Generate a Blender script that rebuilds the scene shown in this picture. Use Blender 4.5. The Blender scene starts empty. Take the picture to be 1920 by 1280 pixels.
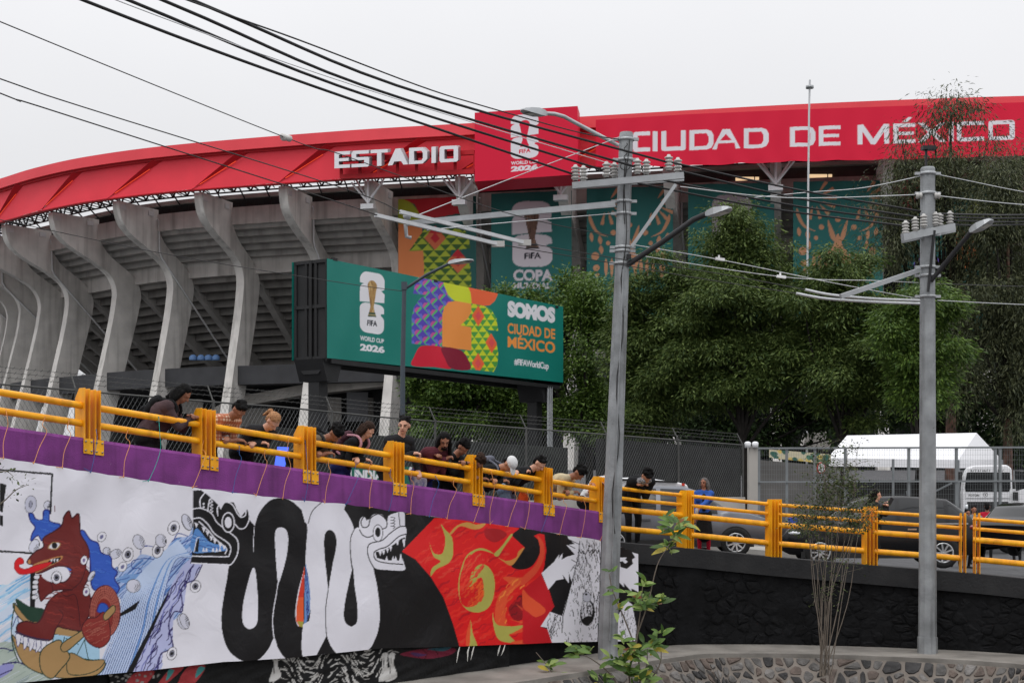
import bpy, bmesh, math, random
import numpy as np
from mathutils import Vector, Matrix, noise as mnoise
rng = random.Random(7)
nrng = np.random.default_rng(11)
SC = bpy.context.scene
COL = SC.collection
# ------------------------------------------------------------------ camera
F, YH, CZ = 2600.0, 900.0, 5.0          # focal length and horizon row of the photograph (1920 px wide), eye height
cam = bpy.data.cameras.new('camera'); cam.sensor_width = 36.0; cam.lens = F / 1920 * 36.0
cam.shift_y = (YH - 640) / 1920; cam.clip_end = 6000; cam.clip_start = 0.2
camo = bpy.data.objects.new('camera', cam); COL.objects.link(camo)
camo.location = (0, 0, CZ); camo.rotation_euler = (math.pi / 2, 0, 0); SC.camera = camo
# ------------------------------------------------------------------ overcast sky
SUN_EL, SUN_AZ = math.radians(62), math.radians(203)
w = bpy.data.worlds.new('World'); SC.world = w; w.use_nodes = True
nt = w.node_tree; nt.nodes.clear()
def WN(t, **k):
    n = nt.nodes.new(t)
    for a, b in k.items(): setattr(n, a, b)
    return n
out = WN('ShaderNodeOutputWorld'); bg = WN('ShaderNodeBackground')
sky = WN('ShaderNodeTexSky', sky_type='NISHITA', sun_disc=False, sun_elevation=SUN_EL, sun_rotation=SUN_AZ)
sky.dust_density = 6.0; sky.air_density = 1.5
hs = WN('ShaderNodeHueSaturation'); hs.inputs['Saturation'].default_value = 0.12
nt.links.new(sky.outputs[0], hs.inputs['Color'])
tc = WN('ShaderNodeTexCoord'); sx = WN('ShaderNodeSeparateXYZ'); nt.links.new(tc.outputs['Generated'], sx.inputs[0])
mx0 = WN('ShaderNodeMath', operation='MAXIMUM'); mx0.inputs[1].default_value = 0; nt.links.new(sx.outputs['Z'], mx0.inputs[0])
# even cloud deck (overcast luminance grows from the horizon to the zenith)
sq = WN('ShaderNodeMath', operation='POWER'); sq.inputs[1].default_value = 1.7; nt.links.new(mx0.outputs[0], sq.inputs[0])
lum = WN('ShaderNodeMath', operation='MULTIPLY_ADD'); lum.inputs[1].default_value = 13.5; lum.inputs[2].default_value = 7.0
nt.links.new(sq.outputs[0], lum.inputs[0])
cn = WN('ShaderNodeTexNoise'); cn.inputs['Scale'].default_value = 2.2; cn.inputs['Detail'].default_value = 6
nt.links.new(tc.outputs['Generated'], cn.inputs['Vector'])
cr = WN('ShaderNodeMapRange'); cr.inputs[1].default_value = .3; cr.inputs[2].default_value = .7; cr.inputs[3].default_value = .96; cr.inputs[4].default_value = 1.04
nt.links.new(cn.outputs[0], cr.inputs[0])
cm = WN('ShaderNodeMath', operation='MULTIPLY'); nt.links.new(lum.outputs[0], cm.inputs[0]); nt.links.new(cr.outputs[0], cm.inputs[1])
cc = WN('ShaderNodeVectorMath', operation='SCALE'); cc.inputs[0].default_value = (0.985, 0.99, 1.02)
nt.links.new(cm.outputs[0], cc.inputs['Scale'])
mxs = WN('ShaderNodeMixRGB'); mxs.inputs[0].default_value = .88
nt.links.new(hs.outputs[0], mxs.inputs[1]); nt.links.new(cc.outputs[0], mxs.inputs[2])
nt.links.new(mxs.outputs[0], bg.inputs['Color']); bg.inputs['Strength'].default_value = 0.11
nt.links.new(bg.outputs[0], out.inputs[0])
sl = bpy.data.lights.new('sun', 'SUN'); sl.energy = 0.55; sl.angle = math.radians(25); sl.color = (1, .97, .93)
so = bpy.data.objects.new('sun', sl); COL.objects.link(so); so['kind'] = 'helper'
so.rotation_euler = (math.pi / 2 - SUN_EL, 0, -(SUN_AZ - math.pi))
SC.view_settings.view_transform = 'Standard'; SC.view_settings.look = 'None'
SC.view_settings.exposure = 0.0; SC.view_settings.gamma = 1.0; SC.view_settings.use_curve_mapping = False
SC.cycles.max_bounces = 5; SC.cycles.diffuse_bounces = 3; SC.cycles.transparent_max_bounces = 8
SC.cycles.use_denoising = True

# ------------------------------------------------------------------ helpers
def P(x, y, d): return Vector(((x - 960) / F * d, d, CZ + (YH - y) / F * d))
def Zr(z): return CZ + z
def lin(c): c = c / 255.0; return c / 12.92 if c <= .04045 else ((c + .055) / 1.055) ** 2.4
def L(r, g, b, k=1.0): return (lin(r) * k, lin(g) * k, lin(b) * k)
MATS = {}
def mat(name, rgb, rough=.7, var=.12, scale=6.0, bump=.15, bscale=None, metal=0.0, spec=.35, detail=5, tint=None, streak=0, emit=None, estr=0, alpha=None, trans=0, chips=None):
    """procedural material: noise-mottled base colour, fine relief, optional vertical streaks of grime"""
    if name in MATS: return MATS[name]
    m = bpy.data.materials.new(name); m.use_nodes = True; t = m.node_tree; b = t.nodes['Principled BSDF']
    b.inputs['Roughness'].default_value = rough; b.inputs['Metallic'].default_value = metal
    b.inputs['Specular IOR Level'].default_value = spec
    co = t.nodes.new('ShaderNodeTexCoord')
    n = t.nodes.new('ShaderNodeTexNoise'); n.inputs['Scale'].default_value = scale; n.inputs['Detail'].default_value = detail
    t.links.new(co.outputs['Object'], n.inputs['Vector'])
    r = t.nodes.new('ShaderNodeValToRGB'); r.color_ramp.elements[0].position = .3; r.color_ramp.elements[1].position = .7
    lo = tuple(max(0, c * (1 - var)) for c in rgb); hi = tuple(min(1, c * (1 + var)) for c in rgb)
    if tint: lo = tint
    r.color_ramp.elements[0].color = (*lo, 1); r.color_ramp.elements[1].color = (*hi, 1)
    t.links.new(n.outputs[0], r.inputs[0]); last = r.outputs[0]
    if streak:
        mp = t.nodes.new('ShaderNodeMapping'); mp.inputs['Scale'].default_value = (1, 1, .06)
        t.links.new(co.outputs['Object'], mp.inputs[0])
        n2 = t.nodes.new('ShaderNodeTexNoise'); n2.inputs['Scale'].default_value = scale * 2.2; n2.inputs['Detail'].default_value = 4
        t.links.new(mp.outputs[0], n2.inputs['Vector'])
        mr = t.nodes.new('ShaderNodeMapRange'); mr.inputs[1].default_value = .5; mr.inputs[2].default_value = .75; mr.inputs[3].default_value = 0; mr.inputs[4].default_value = streak
        t.links.new(n2.outputs[0], mr.inputs[0])
        mix = t.nodes.new('ShaderNodeMixRGB'); mix.blend_type = 'MULTIPLY'; mix.inputs[2].default_value = (.35, .34, .33, 1)
        t.links.new(mr.outputs[0], mix.inputs[0]); t.links.new(last, mix.inputs[1]); last = mix.outputs[0]
    if chips:           # (colour, threshold, scale): scattered worn spots
        n3 = t.nodes.new('ShaderNodeTexNoise'); n3.inputs['Scale'].default_value = chips[2]; n3.inputs['Detail'].default_value = 8; n3.inputs['Roughness'].default_value = .7
        t.links.new(co.outputs['Object'], n3.inputs['Vector']); m3 = t.nodes.new('ShaderNodeMapRange'); m3.inputs[1].default_value = chips[1]; m3.inputs[2].default_value = chips[1] + .04
        t.links.new(n3.outputs[0], m3.inputs[0]); x3 = t.nodes.new('ShaderNodeMixRGB'); x3.inputs[2].default_value = (*chips[0], 1); t.links.new(m3.outputs[0], x3.inputs[0]); t.links.new(last, x3.inputs[1]); last = x3.outputs[0]
    t.links.new(last, b.inputs['Base Color'])
    if bump:
        nb = t.nodes.new('ShaderNodeTexNoise'); nb.inputs['Scale'].default_value = bscale or scale * 6; nb.inputs['Detail'].default_value = 4
        t.links.new(co.outputs['Object'], nb.inputs['Vector'])
        bp = t.nodes.new('ShaderNodeBump'); bp.inputs['Strength'].default_value = bump; bp.inputs['Distance'].default_value = .02
        t.links.new(nb.outputs[0], bp.inputs['Height']); t.links.new(bp.outputs[0], b.inputs['Normal'])
    if emit:
        b.inputs['Emission Color'].default_value = (*emit, 1); b.inputs['Emission Strength'].default_value = estr
    if alpha is not None: b.inputs['Alpha'].default_value = alpha
    if trans: b.inputs['Transmission Weight'].default_value = trans
    MATS[name] = m; return m
def print_mat(name, rough=.6, bump=.25, bscale=3.0, spec=.3, crease=0.0):
    """printed cloth: ink from the mesh's colour attribute, wrinkles as relief"""
    if name in MATS: return MATS[name]
    m = bpy.data.materials.new(name); m.use_nodes = True; t = m.node_tree; b = t.nodes['Principled BSDF']
    b.inputs['Roughness'].default_value = rough; b.inputs['Specular IOR Level'].default_value = spec
    a = t.nodes.new('ShaderNodeVertexColor'); a.layer_name = 'ink'
    t.links.new(a.outputs[0], b.inputs['Base Color'])
    co = t.nodes.new('ShaderNodeTexCoord')
    nb = t.nodes.new('ShaderNodeTexNoise'); nb.inputs['Scale'].default_value = bscale; nb.inputs['Detail'].default_value = 3; nb.inputs['Distortion'].default_value = 1.2
    t.links.new(co.outputs['Object'], nb.inputs['Vector'])
    bp = t.nodes.new('ShaderNodeBump'); bp.inputs['Strength'].default_value = bump; bp.inputs['Distance'].default_value = .05
    h = nb.outputs[0]
    if crease:
        v = t.nodes.new('ShaderNodeTexVoronoi'); v.feature = 'DISTANCE_TO_EDGE'; v.inputs['Scale'].default_value = bscale * .55
        ad = t.nodes.new('ShaderNodeVectorMath'); ad.operation = 'ADD'; t.links.new(co.outputs['Object'], ad.inputs[0]); t.links.new(nb.outputs[1], ad.inputs[1])
        t.links.new(ad.outputs[0], v.inputs['Vector'])
        mr = t.nodes.new('ShaderNodeMapRange'); mr.inputs[1].default_value = 0; mr.inputs[2].default_value = .12; mr.inputs[3].default_value = crease; mr.inputs[4].default_value = 0
        t.links.new(v.outputs[0], mr.inputs[0])
        sm = t.nodes.new('ShaderNodeMath'); sm.operation = 'ADD'; t.links.new(h, sm.inputs[0]); t.links.new(mr.outputs[0], sm.inputs[1]); h = sm.outputs[0]
    t.links.new(h, bp.inputs['Height']); t.links.new(bp.outputs[0], b.inputs['Normal'])
    MATS[name] = m; return m

def tag(o, label=None, cat=None, group=None, kind=None):
    if label: o['label'] = label
    if cat: o['category'] = cat
    if group: o['group'] = group
    if kind: o['kind'] = kind
    return o
def empty(name, loc=(0, 0, 0), rz=0.0):
    o = bpy.data.objects.new(name, None); COL.objects.link(o); o.location = loc; o.rotation_euler = (0, 0, rz); o.empty_display_size = .1
    return o
def link(name, me, parent=None):
    o = bpy.data.objects.new(name, me); COL.objects.link(o)
    if parent: o.parent = parent
    return o
def copy_tree(o, parent=None):
    c = o.copy(); COL.objects.link(c); c.parent = parent
    for ch in list(o.children): copy_tree(ch, c)
    return c
def np_mesh(name, V, Fc, mats, smooth=False, parent=None, midx=None):
    """fast mesh from arrays; Fc (M,3) or (M,4)"""
    V = np.asarray(V, np.float32); Fc = np.asarray(Fc, np.int32); k = Fc.shape[1]
    me = bpy.data.meshes.new(name); me.vertices.add(len(V)); me.vertices.foreach_set('co', V.ravel())
    me.loops.add(Fc.size); me.loops.foreach_set('vertex_index', Fc.ravel())
    me.polygons.add(len(Fc)); me.polygons.foreach_set('loop_start', np.arange(0, Fc.size, k, dtype=np.int32))
    me.polygons.foreach_set('loop_total', np.full(len(Fc), k, np.int32))
    if midx is not None: me.polygons.foreach_set('material_index', np.asarray(midx, np.int32))
    if smooth: me.polygons.foreach_set('use_smooth', np.ones(len(Fc), bool))
    for m in (mats if isinstance(mats, (list, tuple)) else [mats]): me.materials.append(m)
    me.update(calc_edges=True)
    return link(name, me, parent)
def frame(d, up=Vector((0, 0, 1))):
    d = d.normalized(); a = d.cross(up)
    if a.length < 1e-4: a = d.cross(Vector((1, 0, 0)))
    a.normalize(); b = a.cross(d).normalized(); return a, b
class MB:
    """collects shapes for ONE mesh object"""
    def __init__(s): s.v = []; s.f = []; s.m = []; s.sm = []
    def add(s, V, Fs, m=0, smooth=False):
        o = len(s.v); s.v += [tuple(p) for p in V]
        for f in Fs: s.f.append(tuple(i + o for i in f)); s.m.append(m); s.sm.append(smooth)
        return s
    def box(s, c, size, rz=0.0, M=None, m=0):
        c = Vector(c); hx, hy, hz = (q / 2 for q in size)
        R = M if M is not None else Matrix.Rotation(rz, 3, 'Z')
        V = [c + R @ Vector((x, y, z)) for z in (-hz, hz) for y in (-hy, hy) for x in (-hx, hx)]
        return s.add(V, [(0, 2, 3, 1), (4, 5, 7, 6), (0, 1, 5, 4), (2, 6, 7, 3), (0, 4, 6, 2), (1, 3, 7, 5)], m)
    def bar(s, a, b, wd, ht, m=0, up=Vector((0, 0, 1))):
        a = Vector(a); b = Vector(b); x, z = frame(b - a, up)
        V = [p + x * (sx * wd / 2) + z * (sz * ht / 2) for p in (a, b) for sx, sz in ((-1, -1), (1, -1), (1, 1), (-1, 1))]
        return s.add(V, [(0, 1, 2, 3), (7, 6, 5, 4), (0, 4, 5, 1), (1, 5, 6, 2), (2, 6, 7, 3), (3, 7, 4, 0)], m)
    def tube(s, pts, r, n=8, m=0, caps=True, smooth=True):
        pts = [Vector(p) for p in pts]; rs = r if isinstance(r, (list, tuple)) else [r] * len(pts)
        V = []; prev = None
        for i, p in enumerate(pts):
            d = (pts[min(i + 1, len(pts) - 1)] - pts[max(i - 1, 0)])
            if d.length < 1e-9: d = Vector((0, 0, 1))
            d.normalize()
            if prev is None: a, b = frame(d); b = d.cross(a)
            else:
                a = prev - d * prev.dot(d)
                if a.length < 1e-5: a = frame(d)[0]
                a.normalize(); b = d.cross(a)
            prev = a
            for k in range(n):
                t = 2 * math.pi * k / n; V.append(p + (a * math.cos(t) + b * math.sin(t)) * rs[i])
        Fs = [(i * n + k, i * n + (k + 1) % n, (i + 1) * n + (k + 1) % n, (i + 1) * n + k) for i in range(len(pts) - 1) for k in range(n)]
        s.add(V, Fs, m, smooth)
        if caps: s.add(V[:n], [tuple(range(n - 1, -1, -1))], m); s.add(V[-n:], [tuple(range(n))], m)
        return s
    def lathe(s, o, axis, prof, n=12, m=0):
        """prof: [(t along axis, radius)]"""
        o = Vector(o); axis = Vector(axis).normalized(); a, b = frame(axis)
        V = [o + axis * t + (a * math.cos(2 * math.pi * k / n) + b * math.sin(2 * math.pi * k / n)) * r for t, r in prof for k in range(n)]
        return s.add(V, [(i * n + k, i * n + (k + 1) % n, (i + 1) * n + (k + 1) % n, (i + 1) * n + k) for i in range(len(prof) - 1) for k in range(n)], m, True)
    def ball(s, c, r, n=8, m=0, M=None):
        c = Vector(c); r = Vector(r) if hasattr(r, '__len__') else Vector((r, r, r)); V = []; k2 = n // 2
        for i in range(k2 + 1):
            ph = math.pi * i / k2
            for k in range(n):
                t = 2 * math.pi * k / n; q = Vector((r.x * math.sin(ph) * math.cos(t), r.y * math.sin(ph) * math.sin(t), r.z * math.cos(ph)))
                V.append(c + (M @ q if M is not None else q))
        return s.add(V, [(i * n + k, (i + 1) * n + k, (i + 1) * n + (k + 1) % n, i * n + (k + 1) % n) for i in range(k2) for k in range(n)], m, True)
    def prism(s, poly, vec, m=0):
        """closed 3-D polygon extruded along vec"""
        vec = Vector(vec); n = len(poly); V = [Vector(p) for p in poly] + [Vector(p) + vec for p in poly]
        return s.add(V, [tuple(range(n - 1, -1, -1)), tuple(range(n, 2 * n))] + [(i, (i + 1) % n, n + (i + 1) % n, n + i) for i in range(n)], m)
    def build(s, name, mats, parent=None, local=True, recalc=True):
        """local: the vertices are world positions when the parent sits elsewhere -> shift into the parent's frame"""
        me = bpy.data.meshes.new(name); V = s.v
        if parent is not None and local:
            inv = wmat(parent).inverted(); V = [tuple(inv @ Vector(p)) for p in V]
        me.from_pydata(V, [], s.f)
        for mm in (mats if isinstance(mats, (list, tuple)) else [mats]): me.materials.append(mm)
        me.polygons.foreach_set('material_index', s.m); me.polygons.foreach_set('use_smooth', s.sm)
        if recalc:
            bm = bmesh.new(); bm.from_mesh(me); bmesh.ops.recalc_face_normals(bm, faces=bm.faces); bm.to_mesh(me); bm.free()
        me.update()
        return link(name, me, parent)
def wmat(o):
    """world matrix of a not-yet-evaluated object (location + z-rotation chain)"""
    M = o.matrix_basis.copy()
    while o.parent: o = o.parent; M = o.matrix_basis @ M
    return M
def bevel(o, wd=.01, seg=2):
    b = o.modifiers.new('bevel', 'BEVEL'); b.width = wd; b.segments = seg; b.limit_method = 'ANGLE'; return o
def spline(pts, n=8, closed=False):
    """Catmull-Rom through 2-D or 3-D points"""
    Q = [np.array(p, float) for p in pts]; N = len(Q); o = []
    rngi = range(N if closed else N - 1)
    for i in rngi:
        if closed: a, b, c, d = Q[i - 1], Q[i], Q[(i + 1) % N], Q[(i + 2) % N]
        else: a, b, c, d = Q[max(i - 1, 0)], Q[i], Q[i + 1], Q[min(i + 2, N - 1)]
        for k in range(n):
            t = k / n; o.append(.5 * ((2 * b) + (c - a) * t + (2 * a - 5 * b + 4 * c - d) * t * t + (3 * b - a - 3 * c + d) * t ** 3))
    if not closed: o.append(Q[-1])
    return o
def interp(x, xs, ys): return float(np.interp(x, xs, ys))

# ------------------------------------------------------------------ ink canvas for flat print (in the photograph's own rows and columns)
class Canvas:
    def __init__(s, x0, y0, x1, y1, res, bg):
        s.x0, s.y0, s.res = x0, y0, res; s.w = int((x1 - x0) * res) + 1; s.h = int((y1 - y0) * res) + 1
        s.a = np.empty((s.h, s.w, 3), np.float32); s.a[:] = bg
    def _mask(s, pts):
        p = (np.asarray(pts, float) - (s.x0, s.y0)) * s.res
        c0 = max(0, int(p[:, 0].min())); c1 = min(s.w, int(p[:, 0].max()) + 2); r0 = max(0, int(p[:, 1].min())); r1 = min(s.h, int(p[:, 1].max()) + 2)
        if c1 <= c0 or r1 <= r0: return None
        q = np.roll(p, -1, 0); ys = np.arange(r0, r1) + .31
        x1_, y1_, x2_, y2_ = p[:, 0], p[:, 1], q[:, 0], q[:, 1]
        hit = (y1_[None] <= ys[:, None]) != (y2_[None] <= ys[:, None])
        with np.errstate(divide='ignore', invalid='ignore'):
            xc = x1_[None] + (ys[:, None] - y1_[None]) * (x2_ - x1_)[None] / (y2_ - y1_)[None]
        W = c1 - c0; cnt = np.zeros((r1 - r0, W + 1), np.int16)
        ri, ei = np.nonzero(hit); cx = np.clip(np.ceil(xc[ri, ei]).astype(int) - c0, 0, W); np.add.at(cnt, (ri, cx), 1)
        return r0, r1, c0, c1, (np.cumsum(cnt, 1)[:, :W] % 2).astype(bool)
    def poly(s, pts, col, clip=None):
        k = s._mask(pts)
        if k is None: return
        r0, r1, c0, c1, m = k
        if clip is not None: m = m & clip[r0:r1, c0:c1]
        s.a[r0:r1, c0:c1][m] = col
    def clip(s, pts):
        o = np.zeros((s.h, s.w), bool); k = s._mask(pts)
        if k: o[k[0]:k[1], k[2]:k[3]] = k[4]
        return o
    def line(s, pts, wd, col, clip=None):
        p = (np.asarray(pts, float) - (s.x0, s.y0)) * s.res; wd = wd * s.res / 2
        for a, b in zip(p[:-1], p[1:]):
            c0 = max(0, int(min(a[0], b[0]) - wd - 1)); c1 = min(s.w, int(max(a[0], b[0]) + wd + 2)); r0 = max(0, int(min(a[1], b[1]) - wd - 1)); r1 = min(s.h, int(max(a[1], b[1]) + wd + 2))
            if c1 <= c0 or r1 <= r0: continue
            X, Y = np.meshgrid(np.arange(c0, c1), np.arange(r0, r1)); d = b - a; l2 = max(1e-9, float(d @ d))
            t = np.clip(((X - a[0]) * d[0] + (Y - a[1]) * d[1]) / l2, 0, 1)
            m = (X - a[0] - t * d[0]) ** 2 + (Y - a[1] - t * d[1]) ** 2 <= max(wd, .35) ** 2
            if clip is not None: m &= clip[r0:r1, c0:c1]
            s.a[r0:r1, c0:c1][m] = col
    def sp(s, pts, wd, col, closed=False, clip=None):
        q = spline(pts, 6, closed); s.line(q + ([q[0]] if closed else []), wd, col, clip)
    def blob(s, pts, col, line=None, lw=1.0, clip=None):
        q = spline(pts, 6, True); s.poly(q, col, clip)
        if line is not None: s.line(q + [q[0]], lw, line, clip)
    def disc(s, x, y, rx, ry, col, ang=0.0, clip=None):
        t = np.linspace(0, 2 * math.pi, 28)[:-1]; ca, sa = math.cos(ang), math.sin(ang)
        s.poly([(x + rx * math.cos(a) * ca - ry * math.sin(a) * sa, y + rx * math.cos(a) * sa + ry * math.sin(a) * ca) for a in t], col, clip)
    def text(s, body, quad, col, bold=0.0, spacing=1.0, clip=None):
        """letters stretched into the quad tl, tr, br, bl"""
        V, polys = glyphs(body, bold, spacing); tl, tr, br, bl = [np.array(q, float) for q in quad]
        u = V[:, 0:1]; v = 1 - V[:, 1:2]
        Q = (tl * (1 - u) + tr * u) * (1 - v) + (bl * (1 - u) + br * u) * v
        for f in polys: s.poly(Q[list(f)], col, clip)
    def box_text(s, body, x0, y0, x1, y1, col, bold=0.0, spacing=1.0): s.text(body, [(x0, y0), (x1, y0), (x1, y1), (x0, y1)], col, bold, spacing)
    def sample(s, X, Y):
        """colour at photograph positions, averaged over a few ink dots"""
        o = 0; k = 0
        for dx in (-.25, .25):
            for dy in (-.25, .25):
                c = np.clip(((X - s.x0 + dx) * s.res).astype(int), 0, s.w - 1); r = np.clip(((Y - s.y0 + dy) * s.res).astype(int), 0, s.h - 1)
                o = o + s.a[r, c]; k += 1
        return o / k
_GL = {}
def glyphs(body, bold=0.0, spacing=1.0):
    key = (body, bold, spacing)
    if key not in _GL:
        c = bpy.data.curves.new('lettering', 'FONT'); c.body = body; c.offset = bold; c.space_character = spacing; c.resolution_u = 4; c.fill_mode = 'FRONT'
        o = bpy.data.objects.new('lettering', c); COL.objects.link(o)
        dg = bpy.context.evaluated_depsgraph_get(); me = bpy.data.meshes.new_from_object(o.evaluated_get(dg))
        V = np.array([v.co[:2] for v in me.vertices]); polys = [tuple(p.vertices) for p in me.polygons]
        mn, mxx = V.min(0), V.max(0); V = (V - mn) / (mxx - mn)
        bpy.data.objects.remove(o); bpy.data.curves.remove(c); bpy.data.meshes.remove(me); _GL[key] = (V, polys)
    return _GL[key]
def vdepth(x1, d1, x2, d2):
    """depth of a vertical plane as a function of the photograph's column"""
    return lambda x: 1.0 / (1 / d1 + (1 / d2 - 1 / d1) * (np.asarray(x, float) - x1) / (x2 - x1))
def print_sheet(name, cv, xs, ytop, ybot, depth, nv, m, parent=None, relief=None, thick=.01, smooth=True):
    """cloth sheet: columns xs, rows between ytop(x) and ybot(x), real depth(x); coloured from the canvas; relief(x,y)->metres toward viewer"""
    xs = np.asarray(xs, float); t = np.linspace(0, 1, nv); yt = np.array([ytop(x) for x in xs]); yb = np.array([ybot(x) for x in xs])
    X = np.repeat(xs[:, None], nv, 1); Y = yt[:, None] * (1 - t)[None] + yb[:, None] * t[None]; D = np.repeat(np.asarray([float(depth(x)) for x in xs])[:, None], nv, 1)
    C = cv.sample(X, Y)
    wx, wy, wz = (X - 960) / F * D, D.copy(), CZ + (YH - Y) / F * D
    if relief is not None:
        r = relief(X, Y); wy -= r
    n = len(xs); V = np.stack([wx, wy, wz], -1).reshape(-1, 3)
    i = np.arange((n - 1) * nv).reshape(n - 1, nv)[:, :-1].ravel()
    Fc = np.stack([i, i + nv, i + nv + 1, i + 1], 1)[:, ::-1]
    if parent is not None:
        inv = np.array(wmat(parent).inverted()); V = V @ inv[:3, :3].T + inv[:3, 3]
    o = np_mesh(name, V, Fc, m, smooth, parent)
    ca = o.data.color_attributes.new('ink', 'FLOAT_COLOR', 'POINT'); c4 = np.ones((n * nv, 4), np.float32); c4[:, :3] = C.reshape(-1, 3)
    ca.data.foreach_set('color', c4.ravel())
    if thick: sd = o.modifiers.new('cloth', 'SOLIDIFY'); sd.thickness = thick; sd.offset = 1
    return o
# ================================================================== SETTING
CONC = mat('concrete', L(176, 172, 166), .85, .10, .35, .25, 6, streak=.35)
CONC_D = mat('concrete_shade_tone', L(120, 117, 113), .9, .14, .5, .25, 6, streak=.4)  # darker copy of the concrete, shade put into its colour
ASPH = mat('asphalt', (.075, .075, .078), .9, .25, 2.0, .3, 60)
PAVE = mat('pavement_concrete', L(150, 147, 142), .9, .15, 1.2, .3, 25)
# plan of the parapet: posts k = 0..6 on a straight ramp, then the kerb wall bends round to the right
def ramp(k): return Vector((-5.61 + 1.24 * k, 18.4 + 1.34 * k, Zr(.545 - .195 * k)))      # top of the parapet
RW = [(1143, 26.45), (1200, 27.1), (1286, 27.6), (1452, 27.6), (1633, 27.2), (1830, 26.5), (1990, 25.6), (2200, 23.5), (2500, 19.0)]
RWY = [1016, 1021, 1028, 1045, 1060, 1076, 1092, 1120, 1190]       # row of the wall's top edge
def rwall(x):
    d = interp(x, [a for a, b in RW], [b for a, b in RW]); return P(x, interp(x, [a for a, b in RW], RWY), d)
EDGE = [ramp(k) - Vector((0, 0, .83)) for k in np.linspace(-9, 5.9, 24)] + [rwall(x) for x in np.linspace(1150, 2490, 24)]
def gz(X, Y):
    """height of the upper ground"""
    z = -.135 + (max(min(X, 15), -16) + 5.61) * -.0768 + (max(min(Y, 31), 8) - 18.4) * -.0745
    far = min(max((Y - 62) / 70, 0), 1); far = far * far * (3 - 2 * far)
    return CZ + z * (1 - far) + 1.0 * far
rows = [0, .35, .36, 1.2, 2.5, 4, 6, 8, 10.5, 13, 16, 20, 25, 30, 36, 45, 60, 75, 90, 110, 150, 250, 500, 1100, 2500, 5000]
V = []; nR = len(rows)
for e in EDGE:
    for r in rows:
        Y = e.y + r; X = e.x * (Y / e.y) ** (1 if r > 3 else .6); 
        z = e.z * max(0, 1 - r / 6) + gz(X, Y) * min(1, r / 6)
        if r == 0: z = e.z
        V.append((X, Y, z))
Fc = [(i * nR + j, (i + 1) * nR + j, (i + 1) * nR + j + 1, i * nR + j + 1) for i in range(len(EDGE) - 1) for j in range(nR - 1)]
g = MB(); g.add(V, Fc); tag(g.build('road', ASPH), kind='structure')
# lower ground (underpass) reaching behind the camera
LZ = -3.26
g = MB(); g.add([(-3000, -3000, Zr(-6.4)), (3000, -3000, Zr(-6.4)), (3000, 60, Zr(-6.4)), (-3000, 60, Zr(-6.4))], [(0, 1, 2, 3)])
tag(g.build('ground', mat('underpass_asphalt', (.11, .11, .112), .9, .2, .6, .2, 30)), kind='structure')
# retaining wall below the parapet and the rail (hangs from EDGE down to the ledge)
def base_of(e): return Vector((e.x, e.y, Zr(LZ)))
BLACKPAINT = mat('black_painted_rubble', (.0062, .0064, .0072), .75, .5, 3.0, .9, 11, spec=.16)
wall = empty('retaining_wall', (0, 24, Zr(LZ)))
tag(wall, 'long black painted rubble retaining wall below the ramp railing', 'wall')
wb = MB()
for a, b in zip(EDGE[:-1], EDGE[1:]):
    wb.add([a, b, base_of(b) - Vector((0, 0, .3)), base_of(a) - Vector((0, 0, .3))], [(0, 1, 2, 3)])
wb.build('wall_core', BLACKPAINT, wall, recalc=False)
# concrete coping of the right hand wall
CAPM = mat('black_painted_coping', (.012, .0122, .0132), .75, .5, 2.5, .5, 18, tint=(.03, .03, .031), spec=.25)
cp = MB(); xs = list(np.linspace(1150, 2480, 28)); pr = []
for x in xs:
    e = rwall(x); n = Vector((0, -1, 0)); h = .36
    pr.append([e + Vector((0, -.10, .012)), e + Vector((0, -.10, -h)), e + Vector((0, .1, -h)), e + Vector((0, .30, -h)), e + Vector((0, .30, .016))])
for i in range(len(pr) - 1):
    cp.add(pr[i] + pr[i + 1], [(0, 1, 6, 5), (1, 2, 7, 6), (4, 0, 5, 9)])
cp.build('coping', CAPM, wall)
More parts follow.
